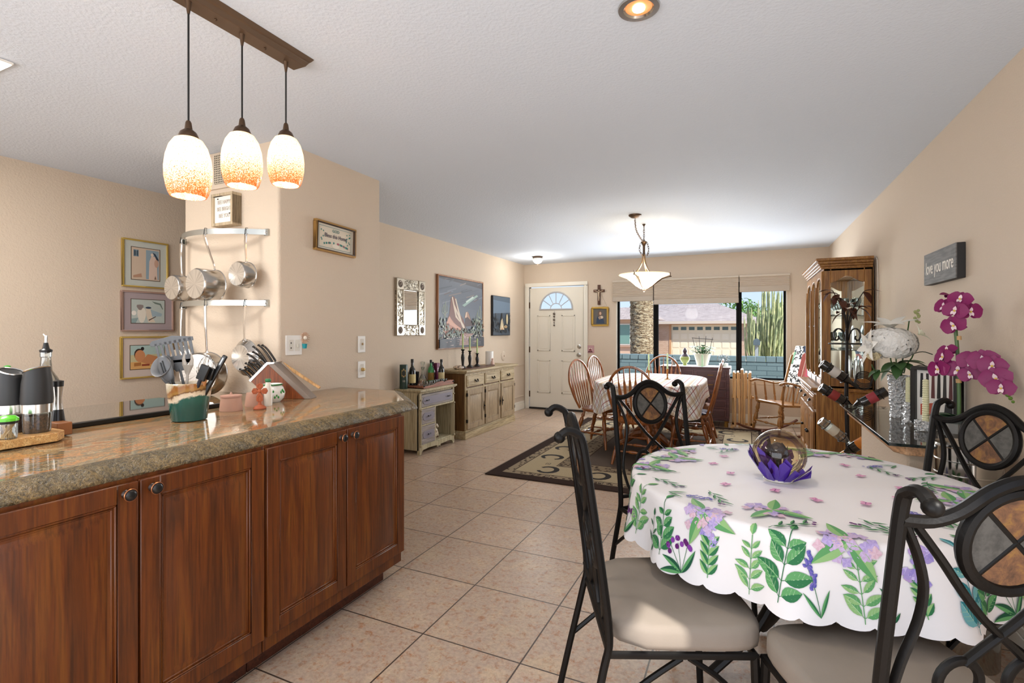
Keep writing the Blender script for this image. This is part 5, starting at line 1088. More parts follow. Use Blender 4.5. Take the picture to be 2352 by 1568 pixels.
ringspec = [('flat', 0.0), ('flat', 0.35), ('flat', 0.7), ('flat', 0.985)] + [('drop', q) for q in (0.0, 0.08, 0.2, 0.4, 0.6, 0.8, 1.0)]
vs = []; UV = []
for kd, q in ringspec:
    for k in range(n):
        a = 2 * PI * k / n; bx_, by_ = base[k]
        if kd == 'flat': vs.append((bx_ * q, by_ * q, 0.742)); UV.append((bx_ * q, by_ * q))
        else:
            drop = 0.17 + 0.17 * cornerness(a); nx, ny = bx_ / THX ** 1.2, by_ / THY ** 1.2; L_ = math.hypot(nx, ny); nx /= L_; ny /= L_
            out_ = 0.012 + q * (0.02 + 0.028 * math.sin(9 * a + 1) * 0.5 + 0.02 * cornerness(a) * math.sin(17 * a))
            vs.append((bx_ + nx * out_, by_ + ny * out_, 0.742 - 0.006 - drop * q)); UV.append((bx_ + nx * drop * q, by_ + ny * drop * q))
m_ = len(ringspec)
mb.raw(vs, [(j * n + k, j * n + (k + 1) % n, (j + 1) * n + (k + 1) % n, (j + 1) * n + k) for j in range(m_ - 1) for k in range(n)])
me = bpy.data.meshes.new('plaid'); mb.bm.verts.ensure_lookup_table(); ul = mb.bm.loops.layers.uv.new('UVMap')
for f in mb.bm.faces:
    for lp in f.loops: lp[ul].uv = UV[lp.vert.index] if lp.vert.index >= 0 else (0, 0)
mb.bm.verts.index_update()
for f in mb.bm.faces:
    for lp in f.loops: lp[ul].uv = UV[lp.vert.index]
pc = mb.obj('plaid_tablecloth', M['plaid'], None, loc=(TX, TY, ZR), ang=2.0)
tag(pc, 'red and tan plaid tablecloth draped over the oak dining table', 'tablecloth')
# windsor chair
def windsor(label, w=0.0):
    c = thing('dining_chair', label, 'chair', (0, 0, 0), 0, 'oak bow-back chairs around the dining table')
    ww = 0.205 + w
    # seat: saddle shape, back at y=0, front y=-0.42, z top .425
    mb = MB(); n = 40; vs = []
    for (sc_, z) in ((0.0, 0.412), (0.6, 0.414), (0.86, 0.424), (0.97, 0.426), (1.0, 0.416), (0.96, 0.396), (0.5, 0.388), (0.0, 0.388)):
        for k in range(n):
            a = 2 * PI * k / n; x, y = superell(a, 0.205 + w * 0.7, 0.20, 2.6); x *= (1 + 0.10 * (-math.sin(a)) * 1.0)
            vs.append((x * sc_, -0.19 + y * sc_, z))
    mb.raw(vs, [(j * n + k, j * n + (k + 1) % n, (j + 1) * n + (k + 1) % n, (j + 1) * n + k) for j in range(7) for k in range(n)])
    mb.obj('seat', M['chair'], c)
    lean = lambda z: 0.02 + 0.20 * (z - 0.42)
    H = 0.96
    def bow(a):  # a 0..180 from right to left
        z0 = 0.70; x = ww * 1.08 * math.cos(R(a)); z = z0 + (H - z0) * math.sin(R(a)); return (x, lean(z), z)
    pts = [(0.145 + w * .6, lean(0.42) - 0.03, 0.42), (0.19 + w * .8, lean(0.55) - .01, 0.55)] + [bow(a) for a in range(0, 181, 15)] + [(-0.19 - w * .8, lean(0.55) - .01, 0.55), (-0.145 - w * .6, lean(0.42) - 0.03, 0.42)]
    MB().tube(smooth_path(pts, 3), 0.0125, 8).obj('back_bow', M['chair'], c)
    for i in range(7):
        u = (i - 3) / 3.0; xt = u * (ww * 0.86); xb = u * 0.12
        a_ = math.degrees(math.acos(max(-1, min(1, xt / (ww * 1.08))))); zt = 0.70 + (H - 0.70) * math.sin(R(a_))
        mb = MB(); P = []
        for q, wd in ((0, 0.006), (0.3, 0.007), (0.5, 0.013), (0.62, 0.0145), (0.74, 0.011), (0.78, 0.006), (1.0, 0.005)):
            x = xb + (xt - xb) * q; z = 0.42 + (zt - 0.42) * q; P.append((x, lean(z) + 0.012 * math.sin(PI * q), z, wd))
        vs = []
        for x, y, z, wd in P: vs += [(x - wd, y - 0.004, z), (x + wd, y - 0.004, z), (x + wd, y + 0.004, z), (x - wd, y + 0.004, z)]
        m = len(P); mb.raw(vs, [(0, 1, 2, 3), tuple(range(4 * m - 1, 4 * m - 5, -1))] + [(j * 4 + k, j * 4 + (k + 1) % 4, j * 4 + 4 + (k + 1) % 4, j * 4 + 4 + k) for j in range(m - 1) for k in range(4)])
        mb.obj('arrow_spindle', M['chair'], c, 0.001, seg=1)
    TP = [(0, 0.014), (0.06, 0.013), (0.10, 0.019), (0.14, 0.021), (0.17, 0.013), (0.19, 0.018), (0.22, 0.022), (0.34, 0.024), (0.5, 0.019), (0.54, 0.013), (0.57, 0.018), (0.60, 0.018), (0.63, 0.013), (0.70, 0.018), (0.85, 0.016), (0.93, 0.013), (1.0, 0.011)]
    tops = [(-0.13, -0.31), (0.13, -0.31), (-0.125, -0.06), (0.125, -0.06)]; feet = [(-0.20, -0.38), (0.20, -0.38), (-0.195, 0.05), (0.195, 0.05)]
    for (tx, ty_), (fx, fy) in zip(tops, feet): MB().turned((tx, ty_, 0.39), (fx, fy, 0.001), TP, 10).obj('leg', M['chair'], c)
    SP = [(0, 0.007), (0.1, 0.008), (0.3, 0.010), (0.36, 0.007), (0.40, 0.014), (0.5, 0.017), (0.6, 0.014), (0.64, 0.007), (0.7, 0.010), (0.9, 0.008), (1, 0.007)]
    lp = lambda i, z: Vector((feet[i][0] + (tops[i][0] - feet[i][0]) * z / 0.39, feet[i][1] + (tops[i][1] - feet[i][1]) * z / 0.39, z))
    for a, b, z in ((0, 2, 0.16), (1, 3, 0.16), (0, 1, 0.20), (2, 3, 0.13)):
        MB().turned(lp(a, z), lp(b, z), SP, 8).obj('stretcher', M['chair'], c)
    mb = MB(); mb.turned((lp(0, 0.16) + lp(2, 0.16)) / 2, (lp(1, 0.16) + lp(3, 0.16)) / 2, SP, 8); mb.obj('stretcher', M['chair'], c)
    return c
def face(fx, fy): return math.atan2(fx, -fy)
wc = windsor('oak bow-back chair nearest the camera at the head of the plaid table')
# back-top offset: lean ~0.13 behind seat
def place_w(o, bx_, by_, f, lab):
    rz = face(*f); L_ = math.hypot(*f); fx, fy = f[0] / L_, f[1] / L_
    x, y = bx_ + fx * 0.125, by_ + fy * 0.125
    if o is wc and lab is None: wc.location = (x, y, ZR); wc.rotation_euler = (0, 0, rz); return
    dup(wc, lab, (x, y, ZR), rz)
place_w(wc, -1.0, 4.77, (0.06, 1), None)
place_w(0, -1.82, 5.72, (0.964, -0.266), 'oak bow-back chair nearest the front door on the left of the plaid table')
place_w(0, -1.90, 6.68, (0.97, -0.2), 'oak bow-back chair at the far left corner of the plaid table')
place_w(0, -0.235, 5.70, (-1, 0.02), 'oak bow-back chair on the right of the plaid table, nearer the camera')
place_w(0, -0.25, 6.42, (-1, -0.02), 'oak bow-back chair on the right side furthest from the camera')
place_w(0, -1.03, 7.14, (0.0, -1), 'oak bow-back chair at the window end of the plaid table')
# striped seat pad on near-right chair
sp = thing('seat_cushion', 'blue and white striped seat pad on the right-hand oak chair', 'cushion', (-0.52, 5.70, ZR + 0.428), R(-90))
t = NT('blue_stripe'); s = t.n('SeparateXYZ'); t.l(t.co(), s.inputs[0]); f = t.math('FRACT', t.math('MULTIPLY', s.outputs['X'], 16.0)); M['stripe'] = t.set(t.mix(t.math('LESS_THAN', f, 0.5), 'dfe2ea', '35486f'), 0.9)
MB().lathe([(0, 0), (0.16, 0), (0.185, 0.012), (0.16, 0.028), (0, 0.032)], 28, rip=lambda a, z: 1 + 0.05 * math.cos(4 * a)).obj('pad', M['stripe'], sp)
# candles on table
for lab, x, y, z0 in (('left brass candlestick with a pale green taper on the plaid cloth', -0.99, 5.75, 0), ('right brass candlestick with a pale green taper on the plaid cloth', -0.83, 6.05, 0)):
    c = thing('brass_candlestick', lab, 'candlestick', (x, y, ZR + 0.7425), 0, 'brass candlesticks on the dining table')
    MB().lathe([(0, 0), (0.035, 0), (0.036, 0.006), (0.012, 0.014), (0.007, 0.03), (0.010, 0.05), (0.006, 0.07), (0.010, 0.10), (0.013, 0.104), (0.013, 0.12), (0, 0.12)], 16).obj('holder', pl('a8743a', 0.25, 0.9), c)
    MB().lathe([(0, 0.11), (0.011, 0.11), (0.009, 0.29), (0, 0.305)], 12).obj('taper_candle', pl('b4c79a', 0.5), c)
# ================= DRESSER UNDER THE WINDOW =================
ds = thing('dresser', 'dark mahogany dresser with brass pulls standing under the window', 'dresser', (-0.655, 7.845, 0))
D = 0.42; h = 0.445
MB().box(-h, h, -D, 0, 0.10, 0.795).obj('carcass', M['darkw'], ds, 0.003)
MB().box(-h - 0.012, h + 0.012, -D - 0.015, 0, 0.795, 0.815).obj('top_board', M['darkw'], ds, 0.004)
for sx in (-1, 1):
    for yy in (-D + 0.03, -0.03): MB().lathe([(0.022, 0.0), (0.028, 0.03), (0.02, 0.06), (0.03, 0.10)], 12, (sx * (h - 0.04), yy, 0)).obj('foot', pl('a07c3c', 0.4, 0.5), ds)
B(-h, h, -D - 0.006, -D + .01, 0.085, 0.115).obj('base_rail', M['darkw'], ds, 0.003)
for ci in range(2):
    for ri in range(5):
        x0 = -h + 0.02 if ci == 0 else 0.01; x1 = -0.01 if ci == 0 else h - 0.035; z0 = 0.125 + ri * 0.132
        mb = B(x0, x1, -D - 0.008, -D + 0.05, z0, z0 + 0.12); dr = mb.obj('drawer', M['darkw'], ds, 0.004)
        mb = MB(); raised = B(x0 + 0.02, x1 - 0.02, -D - 0.014, -D - .006, z0 + 0.02, z0 + 0.10).obj('raised_panel', pl('4a2b2b', 0.4), dr, 0.004)
        mb = MB(); xx = (x0 + x1) / 2; mb.tube([(xx - 0.035, -D - 0.012, z0 + 0.065), (xx - 0.035, -D - 0.028, z0 + 0.055), (xx + 0.035, -D - 0.028, z0 + 0.055), (xx + 0.035, -D - 0.012, z0 + 0.065)], 0.004, 6); mb.obj('brass_pull', M['brass'], dr)
cl_ = thing('dresser_runner', 'white lace runner hanging over the dresser top', 'runner', (-0.655, 7.63, 0.8155))
MB().box(-h - 0.016, h + 0.016, -0.22, 0.19, 0, 0.004).box(h + 0.014, h + 0.018, -0.2, 0.17, -0.09, 0.004).obj('runner_cloth', pl('e6e6ea', 0.8), cl_, 0.001)
ZT = 0.8205
pp = thing('potted_plant', 'green leafy plant in a ribbed off-white pot on the dresser', 'plant', (-0.565, 7.60, ZT))
MB().lathe([(0, 0), (0.07, 0), (0.11, 0.16), (0.118, 0.165), (0.118, 0.175), (0.105, 0.175), (0.09, 0.14), (0, 0.14)], 30, rip=lambda a, z: 1 + 0.015 * math.cos(12 * a)).obj('flower_pot', pl('c9c6b4', 0.5), pp)
mb = MB()
for k, (x, s_) in enumerate(((-0.075, -1), (-0.025, -0.33), (0.03, 0.33), (0.08, 1))): mb.bar((x, 0.0, 0.14), (x + s_ * 0.055, 0, 0.40 + (0.02 if abs(s_) < 1 else 0)), 0.007)
mb.bar((-0.14, -0.004, 0.395), (0.145, -0.004, 0.372), 0.008); mb.obj('trellis', pl('2a1d18', 0.6), pp)
def leafm(mb, base, d, up, L_, w_, n_=5, curl=0.25):
    base = Vector(base); d = Vector(d).normalized(); up = Vector(up).normalized(); sd = d.cross(up).normalized(); up = sd.cross(d); vs = []
    for i in range(n_ + 1):
        q = i / n_; w = w_ * math.sin(PI * min(1, q * 0.93 + 0.07)) ** 0.8; c = base + d * (L_ * q) - up * (curl * L_ * q * q)
        vs += [c - sd * w + up * w * 0.25, c, c + sd * w + up * w * 0.25]
    mb.raw(vs, [f for i in range(n_) for f in ((i * 3, i * 3 + 1, i * 3 + 4, i * 3 + 3), (i * 3 + 1, i * 3 + 2, i * 3 + 5, i * 3 + 4))])
rl = random.Random(21); mb = MB()
for k in range(44):
    a = rl.uniform(0, 2 * PI); r = rl.uniform(0.0, 0.15); b = (r * math.cos(a), r * math.sin(a) * 0.7, 0.18 + rl.uniform(0, 0.10)); leafm(mb, b, (math.cos(a), math.sin(a) * 0.7, rl.uniform(-0.2, 0.5)), (0, 0, 1), rl.uniform(0.05, 0.08), 0.030)
    mb.tube([(0, 0, 0.13), b], 0.0025, 4)
leafm(mb, (0.14, 0, 0.25), (0.6, -0.3, 0.1), (0, 0, 1), 0.05, 0.024); mb.tube([(0.03, 0, 0.15), (0.12, 0, 0.20), (0.14, 0, 0.25)], 0.002, 4)
mb.obj('foliage', pl('35602c', 0.5), pp)
p3 = thing('potted_plant', 'small dark-leaved plant in a shallow bowl at the dresser right end', 'plant', (-0.285, 7.58, ZT))
MB().lathe([(0, 0), (0.05, 0), (0.06, 0.04), (0.055, 0.045), (0, 0.035)], 22).obj('plant_bowl', pl('b7bbb0', 0.4), p3)
mb = MB()
for k in range(60):
    a = rl.uniform(0, 2 * PI); r = rl.uniform(0.01, 0.08); b = (r * math.cos(a), r * math.sin(a) * 0.8, 0.07 + rl.uniform(0, 0.10)); leafm(mb, b, (math.cos(a), math.sin(a), rl.uniform(-0.2, 0.6)), (0, 0, 1), rl.uniform(0.02, 0.035), 0.010, 3)
    if k % 2: mb.tube([(0, 0, 0.03), b], 0.0015, 4)
mb.obj('foliage', pl('232b26', 0.6), p3)
p4 = thing('lantern_figurine', 'small lantern-shaped figurine with a green round body on the dresser', 'figurine', (-0.80, 7.60, ZT))
MB().lathe([(0, 0), (0.03, 0), (0.028, 0.03), (0.05, 0.05), (0.07, 0.09), (0.066, 0.12), (0.05, 0.135), (0, 0.135)], 22).obj('round_body', pl('8f9a55', 0.4), p4)
MB().lathe([(0.06, 0.128), (0.04, 0.16), (0.018, 0.175), (0.03, 0.185), (0.034, 0.21), (0.012, 0.25), (0, 0.255)], 20).obj('pointed_roof', pl('3c2a35', 0.5), p4)
p5 = thing('figurine', 'small dark pointed figurine left of the green lantern figurine', 'figurine', (-0.955, 7.60, ZT))
MB().lathe([(0, 0), (0.03, 0), (0.028, 0.05), (0, 0.05)], 14).obj('figurine_body', pl('6d6a62', 0.5), p5); MB().lathe([(0.042, 0.05), (0.02, 0.09), (0, 0.12)], 14).obj('pointed_roof', pl('1f2530', 0.5), p5)
cdl = thing('candle', 'pale green slim candle in front of the potted plant', 'candle', (-0.555, 7.45, ZT)); MB().lathe([(0, 0), (0.02, 0), (0.018, 0.01), (0.012, 0.012), (0.011, 0.16), (0, 0.17)], 12).obj('candle_body', pl('a9cda6', 0.5), cdl)
# ================= FOLDED TRAY TABLES =================
ts = thing('tray_table_rack', 'folded light wooden tray tables on their stand by the window', 'folding tables', (-0.052, 7.50, 0))
lw = M['lightw']
for s in (-1, 1): 
    B(s * 0.12 - 0.02, s * 0.12 + 0.02, -0.16, 0.16, 0.0, 0.035).obj('stand_foot', lw, ts, 0.004)
mb = B(-0.13, 0.13, -0.012, 0.012, 0.035, 0.07); mb.box(-0.125, -0.10, -0.012, 0.012, 0.03, 0.45); mb.box(0.10, 0.125, -0.012, 0.012, 0.03, 0.45); mb.box(-0.13, 0.15, -0.014, 0.014, 0.40, 0.43); mb.obj('stand_frame', lw, ts, 0.003)
for i, x in enumerate((-0.10, -0.05, 0.0, 0.05, 0.10)):
    if i == 2: B(x - 0.017, x + 0.017, -0.17, 0.10, 0.05, 0.80).obj('tray_top', lw, ts, 0.008)
    else:
        B(x - 0.013, x + 0.013, -0.185, 0.12, 0.42, 0.765).obj('tray_top', lw, ts, 0.006)
for i, x in enumerate((-0.082, -0.032, 0.030, 0.082)):
    for y in (-0.19, -0.10): MB().box(x - 0.011, x + 0.011, y, y + 0.016, 0.036, 0.75).obj('folding_leg', lw, ts, 0.004)
# ================= ROCKING CHAIR =================
rk = thing('rocking_chair', 'turned oak rocking chair in the window corner with a quilt over its back', 'rocking chair', (0.40, 7.16, 0), R(-55))
# local: front -y. seat z .42
W = M['oak']
for s in (-1, 1):
    pts = [(s * 0.24, 0.42 - 0.87 * q, 0.025 + 0.42 * (q - 0.52) ** 2) for q in [k / 12 for k in range(13)]]
    mb = MB(); mb.tube(pts, 0.02, 8, flat=0.8); mb.obj('rocker', pl('5b2c17', 0.35), rk)
mb = MB(); vs = []; n = 36
for sc_, z in ((0, 0.40), (0.6, 0.402), (0.9, 0.418), (1.0, 0.41), (0.96, 0.385), (0, 0.385)):
    for k in range(n):
        a = 2 * PI * k / n; x, y = superell(a, 0.26, 0.23, 3.4); vs.append((x * sc_, -0.01 + y * sc_, z - 0.05 * y * sc_ + (0.02 if y * sc_ < -0.19 else 0)))
mb.raw(vs, [(j * n + k, j * n + (k + 1) % n, (j + 1) * n + (k + 1) % n, (j + 1) * n + k) for j in range(5) for k in range(n)]); mb.obj('seat', M['oakx'], rk)
LP = [(0, 0.017), (0.1, 0.02), (0.2, 0.026), (0.28, 0.016), (0.32, 0.026), (0.36, 0.016), (0.5, 0.026), (0.62, 0.028), (0.72, 0.018), (0.77, 0.026), (0.82, 0.017), (1, 0.015)]
for s in (-1, 1):
    MB().turned((s * 0.2, -0.17, 0.395), (s * 0.24, -0.22, 0.055), LP, 12).obj('leg', W, rk)
    MB().turned((s * 0.18, 0.15, 0.385), (s * 0.24, 0.20, 0.045), LP, 12).obj('leg', W, rk)
    MB().turned((s * 0.222, -0.20, 0.19), (s * 0.22, 0.18, 0.19), [(0, .008), (.4, .012), (.45, .008), (.5, .017), (.55, .008), (.6, .012), (1, .008)], 8).obj('stretcher', W, rk)
    MB().tube(smooth_path([(s * 0.205, 0.16, 0.40), (s * 0.215, 0.24, 0.7), (s * 0.22, 0.33, 1.0)], 4), [0.015, .018, .018, .017, .016, .016, .015, .014, .013], 8).obj('back_post', W, rk)
    mb = MB(); mb.tube(smooth_path([(s * 0.225, 0.235, 0.655), (s * 0.255, 0.10, 0.635), (s * 0.27, -0.08, 0.675), (s * 0.275, -0.18, 0.685), (s * 0.275, -0.235, 0.665)], 4), [0.014] + [0.02] * 10 + [0.026, .03, .03, .03, .028, .02], 8, flat=0.6); mb.obj('arm', W, rk)
    for y in (-0.17, -0.03, 0.1): MB().turned((s * 0.24, y, 0.40), (s * 0.265, y - 0.01, 0.655), [(0, .01), (.2, .014), (.3, .009), (.35, .013), (.7, .011), (1, .008)], 8).obj('arm_spindle', W, rk)
MB().turned((-0.235, -0.21, 0.17), (0.235, -0.21, 0.17), [(0, .008), (.3, .012), (.4, .008), (.5, .019), (.6, .008), (.7, .012), (1, .008)], 8).obj('stretcher', W, rk)
for k in range(6):
    x = -0.15 + 0.06 * k; MB().tube([(x * 0.95, 0.175, 0.40), (x * 1.05, 0.26, 0.72), (x * 1.15, 0.325, 0.96)], [0.009, 0.013, 0.008], 6, flat=0.6).obj('back_spindle', W, rk)
mb = MB(); P = [(-0.30, 0.965), (-0.29, 1.03), (-0.2, 1.06), (0, 1.075), (0.2, 1.06), (0.29, 1.03), (0.30, 0.965), (0.24, 0.945), (0, 0.955), (-0.24, 0.945)]
mb.prism(P, -0.014, 0.014, 'XZ'); o = mb.obj('head_rail', M['oakx'], rk, 0.006); o.location = (0, 0.585 - 0.25, 0.0); o.rotation_euler = (R(-4), 0, 0)
q = thing('patchwork_quilt', 'patchwork quilt in red, navy and cow print draped over the rocking chair', 'quilt', (0.40, 7.16, 0), R(-55))
t = NT('patchwork'); oc = t.co('Object', (7.5, 0.1, 6.5)); vn = t.n('TexVoronoi', distance='CHEBYCHEV', feature='F1'); t.l(oc, vn.inputs[0]); vn.inputs['Scale'].default_value = 1.0; vn.inputs['Randomness'].default_value = 0.35
sc_ = t.n('SeparateColor'); t.l(vn.outputs['Color'], sc_.inputs[0])
c = t.ramp(sc_.outputs[0], [(0.0, '1d2c46'), (0.16, 'a02f43'), (0.3, 'e4e0d6'), (0.46, '2f5f86'), (0.6, '0f1218'), (0.72, 'cfc3a0'), (0.84, '8a3a2e'), (0.93, '4f7a5c')]); c.node.color_ramp.interpolation = 'CONSTANT'
pt_ = t.noise(t.co(), 22, 2, 0.5, 1.2); c2 = t.ramp(pt_, [(0.47, '141414'), (0.5, 'e9e5dc')]); msk = t.math('GREATER_THAN', sc_.outputs[1], 0.5)
M['quilt'] = t.set(t.mix(msk, c, c2), 0.9)
mb = MB()
def qf(u, v):
    x = -0.19 + 0.45 * u; L_ = v * 0.98
    if L_ < 0.52: z = 0.59 + L_ + 0.0; y = 0.20 + 0.30 * (z - 0.6) - 0.0 + 0.02 * math.sin(9 * x + 2) * (1 - v)
    elif L_ < 0.60: a = (L_ - 0.52) / 0.08 * PI; y = 0.356 + 0.026 - 0.030 * math.cos(a) - 0.0; z = 1.11 + 0.012 * math.sin(a)
    else: z = 1.11 - (L_ - 0.60); y = 0.425 - 0.18 * (L_ - 0.6)
    return (x + 0.05 * u * (1.1 - z), y + 0.006 * math.sin(30 * x), z)
mb.grid(qf, 14, 44); mb.obj('quilt_cloth', M['quilt'], q, solid=0.012)
# ================= CHINA HUTCH =================
# local frame: x = world -Y (rz -90), front (-y) toward world -X ; origin at wall, centre of width
HY0, HY1 = 5.17, 6.35
hu = thing('china_cabinet', 'tall oak china cabinet with glass doors against the right wall', 'china cabinet', (0.98, (HY0 + HY1) / 2, 0), R(-90))
h = (HY1 - HY0) / 2; D = 0.43; DU = 0.36
O = M['oak']; OX = M['oakx']
B(-h, h, -D + 0.012, 0, 0.0, 0.78).obj('lower_carcass', O, hu, 0.003)
mb = MB(); mb.box(-h - 0.02, h + 0.012, -D - 0.03, 0, 0.78, 0.81); mb.box(-h - 0.008, h + 0.006, -D - 0.012, 0, 0.765, 0.78); mb.obj('waist_ledge', OX, hu, 0.006)
mb = B(-h - 0.012, h + 0.008, -D - 0.008, 0.0, 0.0, 0.09); mb.obj('plinth', OX, hu, 0.006)
for i in range(3):
    x0 = -h + 0.02 + i * (2 * h - 0.04) / 3 + 0.006; x1 = x0 + (2 * h - 0.04) / 3 - 0.012; cx = (x0 + x1) / 2
    mb = B(x0, x1, -D - 0.006, -D + 0.02, 0.615, 0.745); mb.box(x0 + 0.02, x1 - 0.02, -D - 0.012, -D, 0.635, 0.725); dr = mb.obj('drawer', OX, hu, 0.004)
    mb = MB(); mb.ball((cx, -D - 0.02, 0.68), 0.013, 10); mb.tube([(cx - 0.035, -D - 0.016, 0.69), (cx - 0.03, -D - 0.03, 0.67), (cx, -D - 0.034, 0.664), (cx + 0.03, -D - 0.03, 0.67), (cx + 0.035, -D - 0.016, 0.69)], 0.005, 6); mb.obj('bail_handle', bp, dr)
    mb = MB(); raised_panel(mb, x0, x1, 0.11, 0.59, 0.055, 0.018); o = mb.obj('lower_door', O, hu, 0.002, seg=1, loc=(0, -D + 0.006, 0))
    MB().ball((x1 - 0.03 if i < 2 else x0 + 0.03, -0.032, 0.36), 0.014, 10).obj('door_knob', bp, o)
# upper: back, top, bottom, posts, shelves
Z1, Z2 = 0.81, 1.86
mb = MB(); mb.box(-h + 0.012, h - 0.012, -0.012, 0, Z1, Z2); mb.box(-h + 0.012, h - 0.012, -DU, 0, Z2 - 0.02, Z2); mb.box(-h + 0.012, h - 0.012, -DU, 0, Z1, Z1 + 0.02)
mb.obj('upper_carcass', O, hu, 0.002)
B(-h + 0.04, h - 0.04, -0.016, -0.0125, Z1 + 0.03, Z2 - 0.03).obj('mirror_back', pl('cfd4d8', 0.03, 0.9), hu)
# side frames with arched glass
for s in (-1, 1):
    xs = s * (h - 0.012); x0, x1 = min(xs, xs - s * 0.022), max(xs, xs - s * 0.022)
    a, b = -DU, 0.0; ga, gb = -DU + 0.052, -0.062; gz0, gz1 = Z1 + 0.09, 1.735
    mb = MB(); mb.box(x0, x1, a, ga, Z1, Z2); mb.box(x0, x1, gb, b, Z1, Z2); mb.box(x0, x1, ga, gb, Z1, gz0)
    N = 14; top = [(ga, Z2), (gb, Z2)]
    arcp = []
    for k in range(N + 1):
        u = k / N; y = gb + (ga - gb) * u; v = (2 * u - 1); zz_ = gz1 + 0.055 * (math.cos(PI * v) * 0.5 + 0.5) if abs(v) < 1 else gz1
        arcp.append((y, zz_))
    mb.prism([(ga, Z2 - .001)] + [(gb, Z2 - .001)] + arcp, x0, x1, 'YZ')
    mb.obj('side_frame', O, hu, 0.003)
    B(xs - s * 0.012 - 0.0015, xs - s * 0.012 + 0.0015, ga - 0.003, gb + 0.003, gz0 - 0.003, gz1 + 0.06).obj('side_glass', M['pane'], hu)
# three glazed front doors
for i in range(3):
    x0 = -h + 0.014 + i * (2 * h - 0.028) / 3 + 0.002; x1 = x0 + (2 * h - 0.028) / 3 - 0.004
    d_ = thing('x', None, None); bpy.data.objects.remove(d_)
    mb = MB(); mb.box(x0, x0 + 0.045, -DU - 0.018, -DU, Z1 + 0.02, Z2 - 0.02); mb.box(x1 - 0.045, x1, -DU - 0.018, -DU, Z1 + 0.02, Z2 - 0.02)
    mb.box(x0, x1, -DU - 0.018, -DU, Z1 + 0.02, Z1 + 0.075)
    cx = (x0 + x1) / 2; w_ = (x1 - x0) / 2 - 0.045; P = [(x0 + 0.045, Z2 - 0.021), (x1 - 0.045, Z2 - 0.021)] + [(cx + w_ * math.cos(R(q)), 1.72 + 0.07 * math.sin(R(q))) for q in range(0, 181, 15)]
    mb.prism(P, -DU - 0.018, -DU, 'XZ')
    dd = mb.obj('glass_door', O, hu, 0.003)
    B(x0 + 0.04, x1 - 0.04, -DU - 0.010, -DU - 0.007, Z1 + 0.07, 1.8).obj('door_glass', M['pane'], dd)
    mb = MB(); mb.tube([(cx - w_ - 0.012, -DU - 0.02, 1.72), (cx - w_ - 0.012, -DU - 0.026, 1.60), (cx - w_ - 0.012, -DU - 0.026, 0.98), (cx - w_ - .012, -DU - 0.02, 0.90)], 0.009, 8)
    mb.obj('turned_column', O, dd)
    px_ = x1 - 0.022 if i < 2 else x0 + 0.022
    mb = MB(); mb.ball((px_, -DU - 0.026, 1.36), 0.011, 8); mb.tube([(px_, -DU - 0.024, 1.31), (px_, -DU - 0.024, 1.41)], 0.005, 6, flat=0.5); mb.obj('door_pull', bp, dd)
for z in (1.14, 1.44): B(-h + 0.04, h - 0.04, -DU + 0.03, -0.02, z, z + 0.008).obj('glass_shelf', M['thinglass'], hu)
mb = MB()
for k, (z, e_) in enumerate(((1.86, 0.006), (1.88, 0.016), (1.90, 0.03), (1.925, 0.045))): mb.box(-h + 0.012 - e_, h - 0.012 + e_, -DU - 0.018 - e_, 0, z, z + (0.02 if k < 2 else 0.025))
mb.obj('crown_moulding', OX, hu, 0.005)
lamp('cabinet_lamp', 'POINT', (0.80, 5.5, 1.80), 3.5, (1.0, 0.93, 0.82), radius=0.05)
# contents
def wp(x, y, z): return (0.98 + y, (HY0 + HY1) / 2 - x, z)
g1 = thing('wine_glass', 'clear stemmed glass', 'glass', (0, 0, 0), 0, 'stemmed glasses in the china cabinet')
MB().lathe([(0, 0), (0.03, 0.0), (0.03, 0.003), (0.004, 0.01), (0.0035, 0.07), (0.02, 0.085), (0.031, 0.12), (0.027, 0.155), (0.0255, 0.155), (0.029, 0.12), (0.018, 0.088), (0, 0.078)], 16).obj('glass_bowl', M['thinglass'], g1)
n_ = 0
names = {1.448: 'clear stemmed glass on the top shelf of the china cabinet', 1.148: 'clear stemmed glass on the middle shelf of the china cabinet'}
for z in (1.4485, 1.1485):
    for x in (0.50, 0.42, 0.34, 0.2, 0.05, -0.1, -0.25, -0.4):
        for y in ((-0.10, -0.19, -0.28) if x > 0.3 else (-0.15, -0.26)):
            if z < 1.3 and (y == -0.10 or x < 0): continue
            lab = names[round(z - 0.0005, 3)]
            if n_ == 0: g1.location = wp(x, y, z); g1['label'] = lab
            else: dup(g1, lab, wp(x, y, z))
            n_ += 1
fgur = thing('statuette', 'white robed statuette near the wall on the top cabinet shelf', 'figurine', wp(0.51, -0.045, 1.4485))
fgur.location = wp(0.53, -0.05, 1.4485)
mb = MB(); mb.lathe([(0, 0), (0.022, 0), (0.024, 0.02), (0.015, 0.09), (0.02, 0.12), (0.008, 0.145), (0, 0.146)], 14); mb.ball((0, 0, 0.158), 0.014, 10); mb.obj('figure_body', pl('efece4', 0.4), fgur)
